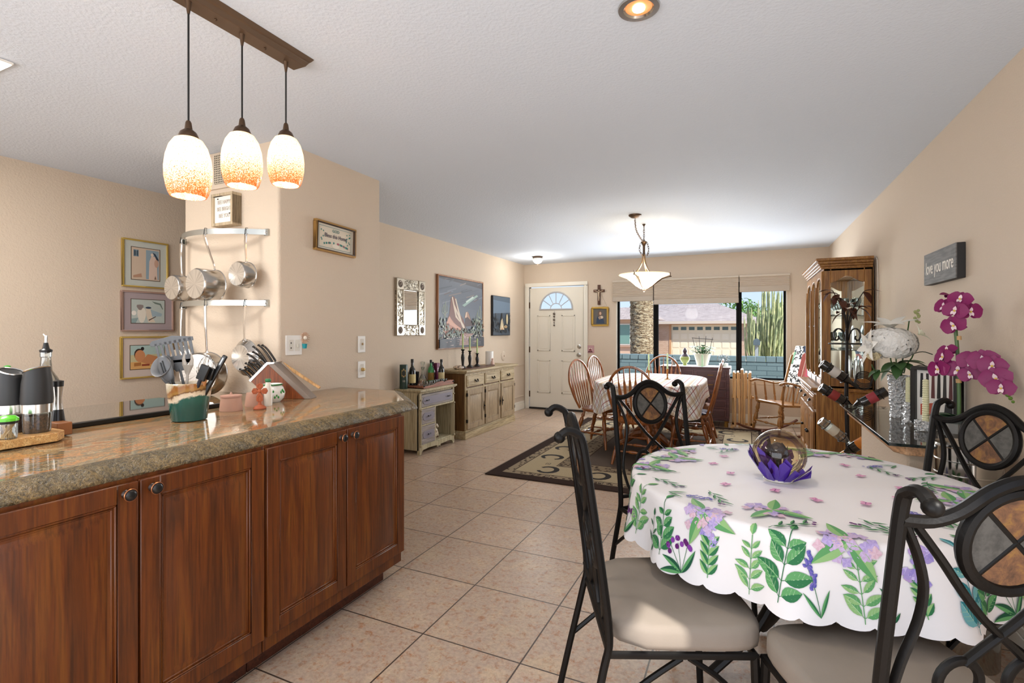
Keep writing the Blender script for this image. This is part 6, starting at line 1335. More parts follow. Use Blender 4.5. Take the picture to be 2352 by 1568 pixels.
for k, (x, y, z, r) in enumerate(((0.40, -0.04, 0.8305, 0.12), (0.27, -0.045, 0.8305, 0.09), (0.15, -0.04, 0.8305, 0.12), (-0.2, -0.04, 0.8305, 0.12), (0.0, -0.04, 1.1485, 0.11))):
    p = thing('china_plate', ('patterned china plate on edge at the bottom of the china cabinet', 'smaller china plate on edge nearest the side glass', 'china plate on edge left of centre on the cabinet floor', 'china plate on edge at the far side of the cabinet floor', 'china plate standing on the middle cabinet shelf')[k], 'plate', wp(x, y, z + r), R(-90), 'china plates in the cabinet')
    m_ = Matrix.Rotation(R(90), 4, 'X'); mb = MB(); mb.lathe([(0, 0.004), (r * 0.6, 0.004), (r * 0.98, 0.014), (r, 0.012), (r * 0.6, 0.0), (0, 0)], 28, (0, 0, 0), m_); mb.obj('plate_body', pl('e2ded6', 0.15), p)
    mb = MB(); mb.tube([(r * 0.82 * math.cos(a), -0.012, r * 0.82 * math.sin(a)) for a in [2 * PI * j / 28 for j in range(28)]], 0.002, 4, True); mb.obj('painted_rim', pl('8e6a74', 0.4), p)
for k, (x, y) in enumerate(((0.50, -0.2), (0.42, -0.27), (0.34, -0.2), (0.2, -0.25))):
    p = thing('crystal_bowl', ('cut crystal bowl nearest the side glass on the cabinet floor', 'cut crystal bowl at the front of the cabinet floor', 'cut crystal bowl third from the side glass', 'cut crystal bowl furthest along the cabinet floor')[k], 'bowl', wp(x, y, 0.8305), 0, 'crystal bowls')
    MB().lathe([(0, 0), (0.022, 0), (0.025, 0.008), (0.045, 0.06), (0.043, 0.06), (0.02, 0.012), (0, 0.01)], 12, rip=lambda a, z: 1 + 0.05 * math.cos(12 * a)).obj('bowl_body', M['thinglass'], p, ang=0.2)
wire = thing('power_cord', 'thin white cord hanging behind the china cabinet', 'cord', (0.992, 5.08, 0))
MB().tube(smooth_path([(0, 0.06, 1.93), (0, 0.01, 1.88), (0, -0.01, 1.6), (0, 0.01, 1.35), (0, -0.01, 1.1), (0, 0.0, 0.9), (0, 0.0, 0.5)], 6), 0.0035, 6).obj('cord', pl('cfc8bd', 0.5), wire)
# ================= WINE RACK =================
WX, WY = 0.70, 4.58
wr_ = thing('wine_rack', 'dark iron tree-shaped wine rack with copper leaves beside the china cabinet', 'wine rack', (WX, WY, 0))
ir = pl('1b1614', 0.5, 0.4); lf = pl('5a3426', 0.45, 0.5)
MB().tube([(0, 0, 0.02), (0.006, 0, 0.4), (-0.004, 0, 0.8), (0, 0, 1.24)], [0.018, 0.015, 0.015, 0.010], 8).obj('trunk', ir, wr_)
mb = MB()
for k in range(4):
    a = PI / 2 * k + 0.5; ca, sa = math.cos(a), math.sin(a); mb.tube(smooth_path([(0, 0, 0.25), (0.06 * ca, 0.06 * sa, 0.12), (0.15 * ca, 0.15 * sa, 0.02), (0.19 * ca, 0.19 * sa, 0.008)], 4), 0.008, 6)
mb.obj('scroll_feet', ir, wr_)
mb = MB()
for k in range(6):
    a = 2 * PI * k / 6 + 0.3; ca, sa = math.cos(a), math.sin(a)
    mb.tube(smooth_path([(r * ca, r * sa, z) for r, z in ((0.01, 1.24), (0.03, 1.31), (0.07, 1.33), (0.10, 1.29), (0.085, 1.24), (0.06, 1.255), (0.065, 1.275))], 3), 0.005, 5)
mb.tube([(0.12 * math.cos(a), 0.12 * math.sin(a), 1.215) for a in [2 * PI * j / 20 for j in range(20)]], 0.005, 5, True)
mb.tube([(0.12, 0, 1.215), (-0.12, 0, 1.215)], 0.004, 5)
mb.obj('scroll_crown', ir, wr_)
mb = MB(); rl = random.Random(4); st = []
for k in range(9):
    a = 2 * PI * k / 9 + 0.4; L_ = rl.uniform(0.18, 0.38); r_ = rl.uniform(0.04, 0.12); tip = (r_ * math.cos(a), r_ * math.sin(a), 1.26 + L_); mb.tube(smooth_path([(0, 0, 1.2), (r_ * 0.2 * math.cos(a), r_ * 0.2 * math.sin(a), 1.26 + L_ * 0.5), tip], 3), 0.0035, 5); st.append((tip, a))
mb.obj('leaf_stems', ir, wr_)
for tip, a in st:
    for q in range(2):
        mb = MB(); leafm(mb, tip, (math.cos(a + q), math.sin(a + q), -0.35 + 0.9 * (q == 0)), (0, 0, 1), 0.10, 0.026, 6, 0.6); mb.obj('copper_leaf', lf, wr_)
mb = MB()
for j in range(5): mb.tube([(0.03 + 0.075 + 0.055 * math.cos(a) * 1.0, -0.03 + 0.012 * j + 0.02 * math.sin(a), 0.96 - 0.012 * j + 0.045 * math.sin(a)) for a in [2 * PI * i / 20 for i in range(20)]], 0.0035, 5, True)
mb.obj('coil_ring', ir, wr_)
def wbottle(label, c, d, glassc, labc, capc, mat=None):
    b = thing('wine_bottle', label, 'bottle', c, 0, 'wine bottles in the iron rack'); d = Vector(d).normalized()
    m_ = d.to_track_quat('Z', 'Y').to_matrix().to_4x4(); L_ = 0.30; r = 0.037
    o1 = Matrix.Translation(-d * L_ * 0.5) @ m_
    MB().lathe([(0, 0.006), (0.02, 0.0), (0.034, 0.002), (r, 0.008), (r, 0.185), (0.03, 0.205), (0.015, 0.235), (0.0135, 0.255), (0, 0.255)], 22, (0, 0, 0), o1).obj('bottle_body', mat or pl(glassc, 0.08, spec=0.8), b)
    MB().lathe([(0.0145, 0.245), (0.0145, 0.298), (0, 0.30)], 14, (0, 0, 0), o1).obj('foil_cap', pl(capc, 0.35), b)
    MB().lathe([(r + 0.0004, 0.075), (r + 0.0009, 0.076), (r + 0.0009, 0.135), (r + 0.0004, 0.136)], 22, (0, 0, 0), o1).obj('bottle_label', pl(labc, 0.6), b)
    mb = MB()
    for q in (0.05, 0.19): mb.tube([o1 @ Vector(((r + 0.005) * math.cos(a), (r + 0.005) * math.sin(a), q)) for a in [2 * PI * j / 18 for j in range(18)]], 0.0032, 5, True)
    mb.obj('holder_ring', ir, b)
wbottle('dark wine bottle with white barcode label, topmost in the iron rack', (WX - 0.055, WY - 0.055, 0.975), (0.75, 0.1, -0.55), '0c0c0e', 'cfcac4', '151515')
wbottle('dark wine bottle with red label just above the ledge on the left', (WX - 0.06, WY - 0.06, 0.80), (0.75, 0.1, -0.5), '0c0b0d', '8f2f2c', '151515')
wbottle('wine bottle with red label tilted the other way at the rack right', (WX + 0.115, WY - 0.05, 0.79), (-0.75, 0.1, -0.5), '15110f', 'a33a44', '33231b')
wbottle('clear pale wine bottle low on the left of the rack', (WX - 0.07, WY - 0.07, 0.53), (0.72, 0.1, -0.6), 'b8aa80', 'd9d2c0', 'c9c2ae', M['thinglass'])
wbottle('dark bottle with orange label lowest in the rack', (WX + 0.04, WY - 0.12, 0.46), (-0.6, 0.3, -0.55), '0f0d0c', 'd07d26', 'd7a04a')
# ================= PONY WALL, LEDGE AND ITS THINGS =================
struct('wall_pony', B(0.66, 1.0, 2.82, 3.82, 0, 0.758), M['wall'], 0.01)
lg = thing('wood_ledge', 'light wood ledge capping the low half wall on the right', 'ledge', (0, 0, 0))
MB().prism([(0.605, 3.95), (0.605, 2.80), (0.64, 2.745), (0.998, 2.745), (0.998, 3.95)], 0.762, 0.806).obj('ledge_board', wood('peach_ledge', 'b98a63', 'cd9d74', 'd9ad86', 1, 0.6, 0.45), lg, 0.004)
gt = thing('ledge_glass', 'thick dark-edged glass sheet lying on the wood ledge', 'glass sheet', (0, 0, 0))
mb = MB(); mb.prism([(0.572, 4.0), (0.572, 2.705), (0.995, 2.705), (0.995, 4.0)], 0.8085, 0.819)
t = NT('ledge_glass'); t.t.nodes.remove(t.b); a_ = t.n('BsdfTransparent'); a_.inputs[0].default_value = (0.93, 0.95, 0.94, 1); g_ = t.n('BsdfGlossy'); g_.inputs['Roughness'].default_value = 0.01
lw_ = t.n('LayerWeight'); lw_.inputs[0].default_value = 0.35; mx = t.n('MixShader'); t.l(t.math('MULTIPLY_ADD', lw_.outputs['Fresnel'], 0.75, 0.12), mx.inputs[0]); t.l(a_.outputs[0], mx.inputs[1]); t.l(g_.outputs[0], mx.inputs[2]); t.l(mx.outputs[0], t.out.inputs[0])
mb.obj('glass_sheet', t.m, gt, 0.003)
mb = MB(); 
mb.box(0.568, 0.5735, 2.701, 4.003, 0.8075, 0.820); mb.box(0.568, 0.996, 2.701, 2.7065, 0.8075, 0.820); mb.obj('polished_edge', pl('1a2220', 0.1, spec=0.9), gt, 0.001)
ZL = 0.8205
# vase with white flowers
vs_ = thing('crystal_vase', 'tall cut crystal vase holding the white bouquet', 'vase', (0.784, 3.52, ZL))
t = NT('cut_crystal'); v = t.n('TexVoronoi'); t.l(t.co(), v.inputs[0]); v.inputs['Scale'].default_value = 75; t.bump(v.outputs['Distance'], 1.0, 0.02); t.set('eef0f0', 0.05, 0.25, trans=0.35, ior=1.5); M['crystal'] = t.m
MB().lathe([(0, 0), (0.038, 0), (0.042, 0.01), (0.036, 0.05), (0.042, 0.08), (0.044, 0.16), (0.052, 0.24), (0.047, 0.24), (0.038, 0.16), (0.034, 0.08), (0.0, 0.03)], 24, rip=lambda a, z: 1 + 0.04 * math.cos(12 * a)).obj('vase_body', M['crystal'], vs_, ang=0.3)
bq = thing('flower_bouquet', 'bouquet of white hydrangea, lily and roses in the crystal vase', 'flowers', (0.784, 3.52, ZL))
rl = random.Random(8); stm = MB()
def stem_to(p): stm.tube(smooth_path([(rl.uniform(-.015, .015), rl.uniform(-.015, .015), 0.06), (p[0] * 0.2, p[1] * 0.2, 0.25), (p[0] * 0.8, p[1] * 0.8, p[2] * 0.85), p], 3), 0.0035, 5)
HC = Vector((-0.045, -0.03, 0.42))
for p in ((HC.x, HC.y, 0.36), (-0.14, -0.08, 0.30), (0.05, 0, 0.55), (0.07, -0.03, 0.4), (-0.02, 0.02, 0.52), (0.02, -0.05, 0.3)): stem_to(p)
stm.obj('flower_stems', pl('3d5a30', 0.5), bq)
mb = MB()
for k in range(230):
    u = rl.uniform(-0.85, 1); a = rl.uniform(0, 2 * PI); r_ = math.sqrt(1 - u * u); n_v = Vector((r_ * math.cos(a), r_ * math.sin(a), u)); c = HC + Vector((n_v.x * 0.125, n_v.y * 0.10, n_v.z * 0.085))
    t1 = n_v.orthogonal().normalized(); t2 = n_v.cross(t1)
    for q in range(4):
        b_ = rl.uniform(0, 1) + q * PI / 2; leafm(mb, c, t1 * math.cos(b_) + t2 * math.sin(b_) + n_v * 0.35, n_v, 0.026, 0.014, 3, 0.3)
mb.ball(HC, 0.08, 12, (1.3, 1.05, 0.85))
mb.obj('hydrangea_head', pl('e9e6e0', 0.7), bq)
def lily(c, d, s, col='e8e4da', n=6):
    mb = MB(); d = Vector(d).normalized(); t1 = d.orthogonal().normalized(); t2 = d.cross(t1)
    for q in range(n):
        a = 2 * PI * q / n; leafm(mb, c, (t1 * math.cos(a) + t2 * math.sin(a)) * 0.8 + d * 0.9, d, s, s * 0.20, 7, 0.55)
    return mb.obj('lily', pl(col, 0.6), bq)
lily((-0.035, 0.0, 0.50), (-0.1, -0.2, 1), 0.13); lily((-0.13, -0.09, 0.40), (-1, -0.3, 0.1), 0.10); lily((0.085, -0.02, 0.47), (0.8, -0.2, 0.6), 0.075, 'dedcc2')
mb = MB()
for k in range(3):
    for q in range(5): a = 2 * PI * q / 5 + k * 0.6; leafm(mb, (-0.135, -0.10, 0.325), (math.cos(a) * (0.3 + .2 * k), math.sin(a) * (0.3 + .2 * k), 0.9), (math.cos(a), math.sin(a), 0.1), 0.055, 0.022, 4, -0.15)
mb.obj('cream_rose', pl('e8d9b4', 0.6), bq)
mb = MB(); 
for k in range(12): mb.ball((0.085 + rl.uniform(-.012, .012), rl.uniform(-.012, .012), 0.54 + 0.006 * k), 0.008, 6)
mb.obj('green_buds', pl('9aa06a', 0.6), bq)
mb = MB()
for d in ((-0.6, -0.5, 0.0), (-0.3, -0.9, -0.3), (-0.9, -0.2, -0.5), (0.5, -0.5, 0.3), (0.7, 0.2, 0.2), (-0.1, -0.7, 0.1), (0.3, -0.8, 0.0)): leafm(mb, (0.0, -0.01, 0.31), d, (0, 0, 1), 0.13, 0.030, 6, 0.4)
for d in ((-0.9, -0.2, -0.4), (-0.5, -0.6, -0.7), (-0.8, -0.5, -0.2)): leafm(mb, (-0.10, -0.05, 0.27), d, (0, 0, 1), 0.07, 0.018, 5, 0.3)
mb.obj('green_leaves', pl('3f5f33', 0.5), bq)
mb = MB()
for d in ((1, 0, 0.1), (1, 0.2, -0.1)): mb.tube(smooth_path([(0.06, 0, 0.36), (0.11, 0.0, 0.375), (0.155, 0, 0.36)], 4), 0.0025, 5)
mb.tube(smooth_path([(0.05, 0, 0.28), (0.10, 0.0, 0.30), (0.14, 0, 0.29)], 4), 0.0025, 5); mb.obj('curled_tips', pl('2a3325', 0.5), bq)
def candle_star(label, x, y, hh, L_, base):
    c = thing('glass_candleholder', label, 'candleholder', (x, y, ZL), 0, 'crystal candleholders on the ledge')
    if base == 0: MB().lathe([(0, 0), (0.03, 0), (0.032, 0.01), (0.02, 0.02), (0.028, 0.045), (0.018, 0.065), (0.026, 0.09), (0.018, 0.11), (0.013, 0.105), (0, 0.05)], 8).obj('holder_body', M['crystal'], c, ang=0.2)
    else:
        mb = MB(); mb.prism([((0.05 if k % 2 == 0 else 0.022) * math.cos(PI * k / 5), (0.05 if k % 2 == 0 else 0.022) * math.sin(PI * k / 5)) for k in range(10)], 0, 0.05); mb.obj('star_holder', M['crystal'], c, 0.004)
    n_ = 40; mb = MB(); prof = [(0.0, hh - 0.02)] + [(0.0135 * (1 - 0.15 * k / n_) + (0.002 if k % 2 else 0), hh - 0.02 + L_ * k / n_) for k in range(n_ + 1)] + [(0.0, hh - 0.015 + L_)]
    mb.lathe(prof, 14); mb.obj('twisted_candle', pl('d3cfa8', 0.5), c); MB().tube([(0, 0, hh - 0.02 + L_), (0.001, 0, hh + L_ - 0.005)], 0.001, 4).obj('wick', pl('dddddd', 0.6), c)
candle_star('left crystal candleholder with a cream twisted taper beside the vase', 0.79, 3.345, 0.11, 0.15, 0)
candle_star('cream twisted candle in a star shaped crystal holder in front of the black frame', 0.80, 3.10, 0.05, 0.22, 1)
fr_ = thing('shadow_box', 'black box frame with a dark and white striped picture leaning on the ledge', 'picture frame', (0.905, 3.30, ZL), R(-38))
frame(fr_, 0.20, 0.30, 0.018, 0.055, pl('141312', 0.4)).location = (0, 0, 0.155)
B(-0.095, 0.095, -0.004, 0.028, 0.01, 0.30).obj('box_back', pl('151413', 0.6), fr_, 0.002)
L = [('e1ddd6', [(0, 0), (0, 1), (1, 1), (1, 0)])]
for k in range(6): L.append((('1b1918', '2e2a28', '5b2c2c')[k % 3], [(0.08 + k * 0.15, 0.45), (0.10 + k * 0.15, 0.93), (0.17 + k * 0.15, 0.93), (0.18 + k * 0.15, 0.45)]))
L += [('b3503b', [(0.1, 0.1), (0.1, 0.32), (0.6, 0.38), (0.62, 0.1)]), ('d8d4cc', [(0.4, 0.05), (0.45, 0.4), (0.7, 0.42), (0.9, 0.05)]), ('2b2b2b', [(0.7, 0.05), (0.74, 0.36), (0.92, 0.36), (0.94, 0.05)])]
o = art(fr_, 0.166, 0.266, -0.030, L, 'picture', 'cfcac2'); o.location = (0, 0, 0.155)
# orchid
og = thing('orchid', 'magenta silk orchid rising from the faceted silver bowl', 'flowers', (0.875, 2.93, ZL))
pb = thing('faceted_bowl', 'silver faceted glass bowl holding the orchid', 'bowl', (0.875, 2.93, ZL))
MB().lathe([(0, 0), (0.04, 0), (0.06, 0.03), (0.068, 0.075), (0.055, 0.10), (0.05, 0.10), (0.06, 0.07), (0.03, 0.01), (0, 0.008)], 10).obj('bowl_body', pl('b9bcbc', 0.12, 0.85), pb, ang=0.1)
mb = MB(); 
for d, L_ in (((-0.7, -0.6, 0.25), 0.13), ((-0.9, 0.2, 0.3), 0.11), ((0.1, -0.9, 0.2), 0.15), ((0.4, -0.8, 0.35), 0.12), ((-0.2, -0.9, 0.5), 0.10)): leafm(mb, (0, 0, 0.095), d, (0, 0, 1), L_, 0.035, 7, 0.35)
mb.obj('orchid_leaves', pl('1f4526', 0.35), og)
mb = MB(); mb.tube(smooth_path([(0, 0, 0.02), (0.002, 0, 0.2), (-0.004, 0.0, 0.4), (-0.01, 0.0, 0.50), (-0.012, -0.02, 0.60), (-0.02, -0.03, 0.66)], 4), 0.0075, 8)
mb.tube(smooth_path([(0.0, 0, 0.30), (0.02, -0.06, 0.345), (0.05, -0.14, 0.35), (0.065, -0.22, 0.31), (0.07, -0.27, 0.26)], 4), 0.004, 6); mb.obj('orchid_stem', pl('4b6a3a', 0.5), og)
for z in (0.255, 0.45): MB().tube([(0.001, 0, z), (0.0, 0, z + 0.018)], 0.0105, 10).obj('raffia_tie', pl('c79f6c', 0.6), og)
MG = pl('7d0c54', 0.55); MGD = pl('5c0c42', 0.55)
def orchid(c, d, s=0.042, roll=0.0):
    d = Vector(d).normalized(); t1 = Vector((0, 0, 1)).cross(d).normalized(); t2 = d.cross(t1); mb = MB(); c = Vector(c)
    for a, L_, w in ((90, 1.0, 0.45), (210, 1.0, 0.42), (330, 1.0, 0.42)): a = R(a + roll); leafm(mb, c - d * 0.003, t1 * math.cos(a) + t2 * math.sin(a) + d * 0.08, d, s * L_, s * w, 5, 0.12)
    for a in (12, 168): a = R(a + roll); leafm(mb, c, t1 * math.cos(a) + t2 * math.sin(a) + d * 0.12, d, s * 1.15, s * 0.75, 6, 0.1)
    o = mb.obj('orchid_bloom', MG, og)
    mb = MB()
    for a in (250, 290, 90): a = R(a + roll); leafm(mb, c + d * 0.004, t1 * math.cos(a) * 0.6 + t2 * math.sin(a) * 0.6 + d * 0.6, d, s * 0.5, s * 0.16, 4, 0.3)
    mb.obj('orchid_lip', pl('e6cfd6', 0.5), o); MB().ball(c + d * 0.01, s * 0.1, 6).obj('orchid_throat', pl('d8b84a', 0.5), o)
V = (-0.45, -0.9, 0.05)
for c, d, s in (((-0.055, -0.02, 0.60), (-0.8, -0.6, 0.2), 0.042), ((-0.01, -0.05, 0.63), (-0.3, -0.9, 0.4), 0.042), ((-0.03, -0.06, 0.58), (-0.5, -0.8, 0.1), 0.045), ((0.02, -0.06, 0.575), (0.2, -0.9, 0.0), 0.045), ((-0.03, -0.05, 0.515), (-0.6, -0.8, -0.1), 0.046), ((-0.02, 0.02, 0.65), (0.2, -0.3, 1.0), 0.04),
    ((-0.06, -0.03, 0.37), (-0.9, -0.5, 0.3), 0.042), ((-0.075, -0.02, 0.315), (-0.8, -0.6, 0), 0.046), ((-0.02, -0.06, 0.315), V, 0.048), ((0.02, -0.09, 0.355), V, 0.052), ((0.01, -0.10, 0.30), V, 0.04), ((0.035, -0.16, 0.365), V, 0.05), ((0.05, -0.2, 0.345), V, 0.046), ((0.05, -0.235, 0.295), V, 0.05), ((0.055, -0.265, 0.26), V, 0.042), ((-0.04, 0.0, 0.40), (-0.5, -0.5, 0.6), 0.036)):
    orchid(c, d, s, rl.uniform(-20, 20))
mb = MB(); [mb.ball((0.072 + 0.004 * k, -0.275 - 0.01 * k, 0.235 - 0.012 * k), 0.009 - 0.0015 * k, 6) for k in range(3)]; mb.obj('orchid_bud', pl('5a7a2a', 0.5), og)
# sign on right wall
sg = thing('wall_sign', 'grey block sign reading love you more on the right wall', 'sign', (WR - 0.0, 3.50, 1.67), R(-90))
B(-0.25, 0.25, -0.036, 0, -0.09, 0.09).obj('sign_block', pl('201e1e', 0.6), sg, 0.003)
t = NT('grey_plank'); t.set(t.ramp(t.noise(t.co('Object', (2, 1, 20)), 4, 3), [(0.4, '5a5856'), (0.6, '72706d')]), 0.7); B(-0.249, 0.249, -0.040, -0.0355, -0.089, 0.089).obj('sign_face', t.m, sg)
lettering(sg, 'love you more', 0.105, 0.0, -0.0405, 0.0, pl('e6ddd0', 0.6), sx=0.70)
# metal bin
tc = thing('metal_bin', 'tall polished steel bin with riveted band beside the half wall', 'bin', (0.80, 2.585, 0))
MB().lathe([(0, 0), (0.094, 0), (0.096, 0.005), (0.104, 0.80), (0.104, 0.85), (0.108, 0.855), (0.104, 0.862), (0.100, 0.85), (0.09, 0.02), (0, 0.015)], 36).obj('bin_body', pl('b5b2ac', 0.13, 1.0), tc)
for z in (0.745, 0.80): MB().tube([(0.104 * math.cos(a), 0.104 * math.sin(a), z) for a in [2 * PI * k / 36 for k in range(36)]], 0.003, 6, True).obj('raised_band', M['steel'], tc)
for a in (-160, -20): MB().ball((0.106 * math.cos(R(a)), 0.106 * math.sin(R(a)), 0.70), 0.010, 8).obj('rivet', pl('3a2f2a', 0.4, 0.5), tc)
# ================= ROUND TABLE WITH FLORAL CLOTH =================
RX, RY = 0.17, 2.155; RT = 0.585; ZTB = 0.757
rt = thing('round_table', 'round iron-based breakfast table under the floral cloth', 'table', (RX, RY, 0))
MB().lathe([(0, ZTB - 0.026), (RT - 0.02, ZTB - 0.026), (RT - 0.006, ZTB - 0.018), (RT - 0.006, ZTB - 0.008), (RT - 0.012, ZTB - 0.003), (0, ZTB - 0.003)], 64).obj('tabletop', pl('b9b3aa', 0.3), rt)
for k in range(4):
    a = R(20 + 90 * k); ca, sa = math.cos(a), math.sin(a)
    MB().tube(smooth_path([(r * ca, r * sa, z) for r, z in ((0.30, 0.725), (0.16, 0.62), (0.06, 0.42), (0.14, 0.20), (0.31, 0.015))], 5), 0.022, 8, flat=0.7).obj('curved_leg', M['iron'], rt)
MB().lathe([(0.07, 0.40), (0.085, 0.42), (0.07, 0.44)], 24, (0, 0, 0)).obj('collar', M['iron'], rt)
CR = 0.60; DROP = 0.225; RB = 0.022
def drape(r, th):
    """flat cloth polar coordinates -> 3d point (table centred)"""
    ex = 0.0
    if r <= CR - RB: 
        zz = 0.0
        wr = 0.0010 * math.sin(14 * r * math.cos(th + 0.4) / 0.6 * 2) * math.sin(9 * r * math.sin(th) / 0.6 * 2)
        return Vector((r * math.cos(th), r * math.sin(th), ZTB + 0.0025 + wr))
    s = r - (CR - RB); q = RB * PI / 2
    if s < q: a = s / RB; rr = CR - RB + RB * math.sin(a); z = ZTB + 0.0025 - RB * (1 - math.cos(a)); d = s
    else: d = s; rr = CR + (s - q) * 0.10; z = ZTB + 0.0025 - RB - (s - q) * 0.99
    am = max(0.0, min(1.0, (s - 0.01) / DROP))
    rip = (0.55 * math.sin(11 * th + 0.6) + 0.35 * math.sin(19 * th + 2.0) + 0.3 * math.sin(5 * th + 1.2))
    rr += 0.030 * am * rip + 0.004 * am
    return Vector((rr * math.cos(th), rr * math.sin(th), z))
RMAX = CR - RB + DROP
NS = 46
def hem(th): return 0.014 * abs(math.sin(NS * th / 2)) ** 0.6 - 0.006
n = 368; fr_list = [0, 0.12, 0.24, 0.36, 0.46, 0.54, CR - RB, CR - RB + 0.008, CR - RB + 0.016, CR - RB + 0.024, CR - RB + 0.034] + [CR - RB + 0.034 + (DROP - 0.034) * k / 9 for k in range(1, 10)]
vs = []
for j, r in enumerate(fr_list):
    for k in range(n):
        th = 2 * PI * k / n; r2 = r + (hem(th) * max(0, (r - (CR - RB + 0.1)) / (DROP - 0.1)) if r > CR - RB + 0.1 else 0); vs.append(drape(r2, th))
mb = MB(); mb.raw(vs, [(j * n + k, j * n + (k + 1) % n, (j + 1) * n + (k + 1) % n, (j + 1) * n + k) for j in range(len(fr_list) - 1) for k in range(n)])
fc_mats = [NT('cloth_white').set('dedbdc', 0.6, spec=0.25)]
palette = {'w': 0}
def cidx(c):
    if c not in palette: palette[c] = len(fc_mats); fc_mats.append(pl(c, 0.62, spec=0.2))
    return palette[c]
lift = [0.0009]
def put(u, v):   # cloth flat cartesian
    r = math.hypot(u, v); th = math.atan2(v, u); p = drape(r, th)
    e = 0.002; a = drape(r + e, th) - p; b = drape(max(r, 0.01), th + e) - drape(max(r, 0.01), th); nn = a.cross(b)
    if nn.length < 1e-12: nn = Vector((0, 0, 1))
    nn.normalize()
    if nn.z < -0.05 and r < CR: nn = -nn
    if r >= CR and nn.dot(Vector((math.cos(th), math.sin(th), 0.01))) < 0: nn = -nn
    return p + nn * lift[0]
def cleaf(u, v, ang, L_, w, c1, c2=None, bend=0.0):
    """leaf with midrib, in flat cloth coordinates"""
    lift[0] += 0.0000015
    n_ = max(4, int(L_ / 0.010)); ca, sa = math.cos(ang), math.sin(ang); rows = []
    for i in range(n_ + 1):
        q = i / n_; x = L_ * q; ww = w * (math.sin(PI * q ** 0.85)) ** 0.9 if 0 < q < 1 else 0.0; yb = bend * L_ * q * q
        rows.append([(x, yb - ww), (x, yb), (x, yb + ww)])
    P = [[put(u + x * ca - y * sa, v + x * sa + y * ca) for x, y in row] for row in rows]
    vs = [p for row in P for p in row]
    mb.mi = cidx(c1); mb.raw(vs, [(i * 3, i * 3 + 1, i * 3 + 4, i * 3 + 3) for i in range(n_)])
    mb.mi = cidx(c2 or c1); mb.raw(vs, [(i * 3 + 1, i * 3 + 2, i * 3 + 5, i * 3 + 4) for i in range(n_)])
def cline(pts, w, c):
    lift[0] += 0.0000015; pts = [(p[0], p[1]) for p in pts]; out = []
    for (a, b), (c_, d) in zip(pts, pts[1:]):
        L_ = math.hypot(c_ - a, d - b); k = max(1, int(L_ / 0.010))
        for i in range(k): out.append((a + (c_ - a) * i / k, b + (d - b) * i / k))
    out.append(pts[-1]); vs = []
    for i, p in enumerate(out):
        q = out[min(i + 1, len(out) - 1)]; o_ = out[max(i - 1, 0)]; dx, dy = q[0] - o_[0], q[1] - o_[1]; l = math.hypot(dx, dy) or 1; vs += [put(p[0] - dy / l * w, p[1] + dx / l * w), put(p[0] + dy / l * w, p[1] - dx / l * w)]
    mb.mi = cidx(c); mb.raw(vs, [(2 * i, 2 * i + 1, 2 * i + 3, 2 * i + 2) for i in range(len(out) - 1)])
def cdot(u, v, r, c, sx=1.0):
    lift[0] += 0.0000015; n_ = 10; mb.mi = cidx(c); mb.raw([put(u + r * sx * math.cos(2 * PI * k / n_), v + r * math.sin(2 * PI * k / n_)) for k in range(n_)] + [put(u, v)], [(k, (k + 1) % n_, n_) for k in range(n_)])
G1, G2, G3, G4, TL, TL2 = '2a6a42', '58935c', '86ad72', '1c4f38', '2b727c', '66a0a6'
PU, LI, LI2, PK, NV, PM = '5b3a86', '9a8cc4', 'b9add8', 'c07fa8', '4a4c96', '5a1f63'
rf = random.Random(12)
def vleaf(u, v, ang, L_, w, c1, c2, bend=0.0):
    a, b = math.cos(ang), math.sin(ang); s0 = L_ * 0.12; cline([(u, v), (u + a * s0, v + b * s0)], 0.0008, c1); u += a * s0; v += b * s0
    cleaf(u, v, ang, L_, w, c1, c2, bend)
    if L_ > 0.035:
        cline([(u + a * L_ * q - b * bend * L_ * q * q, v + b * L_ * q + a * bend * L_ * q * q) for q in (0.05, 0.3, 0.6, 0.9)], 0.0005, 'b9cfae')
        for q in (0.25, 0.42, 0.6):
            for s in (-1, 1): x, y = u + a * L_ * q - b * bend * L_ * q * q, v + b * L_ * q + a * bend * L_ * q * q; cline([(x, y), (x + math.cos(ang + s * 0.8) * w * 0.9, y + math.sin(ang + s * 0.8) * w * 0.9)], 0.00035, '9dbb94')
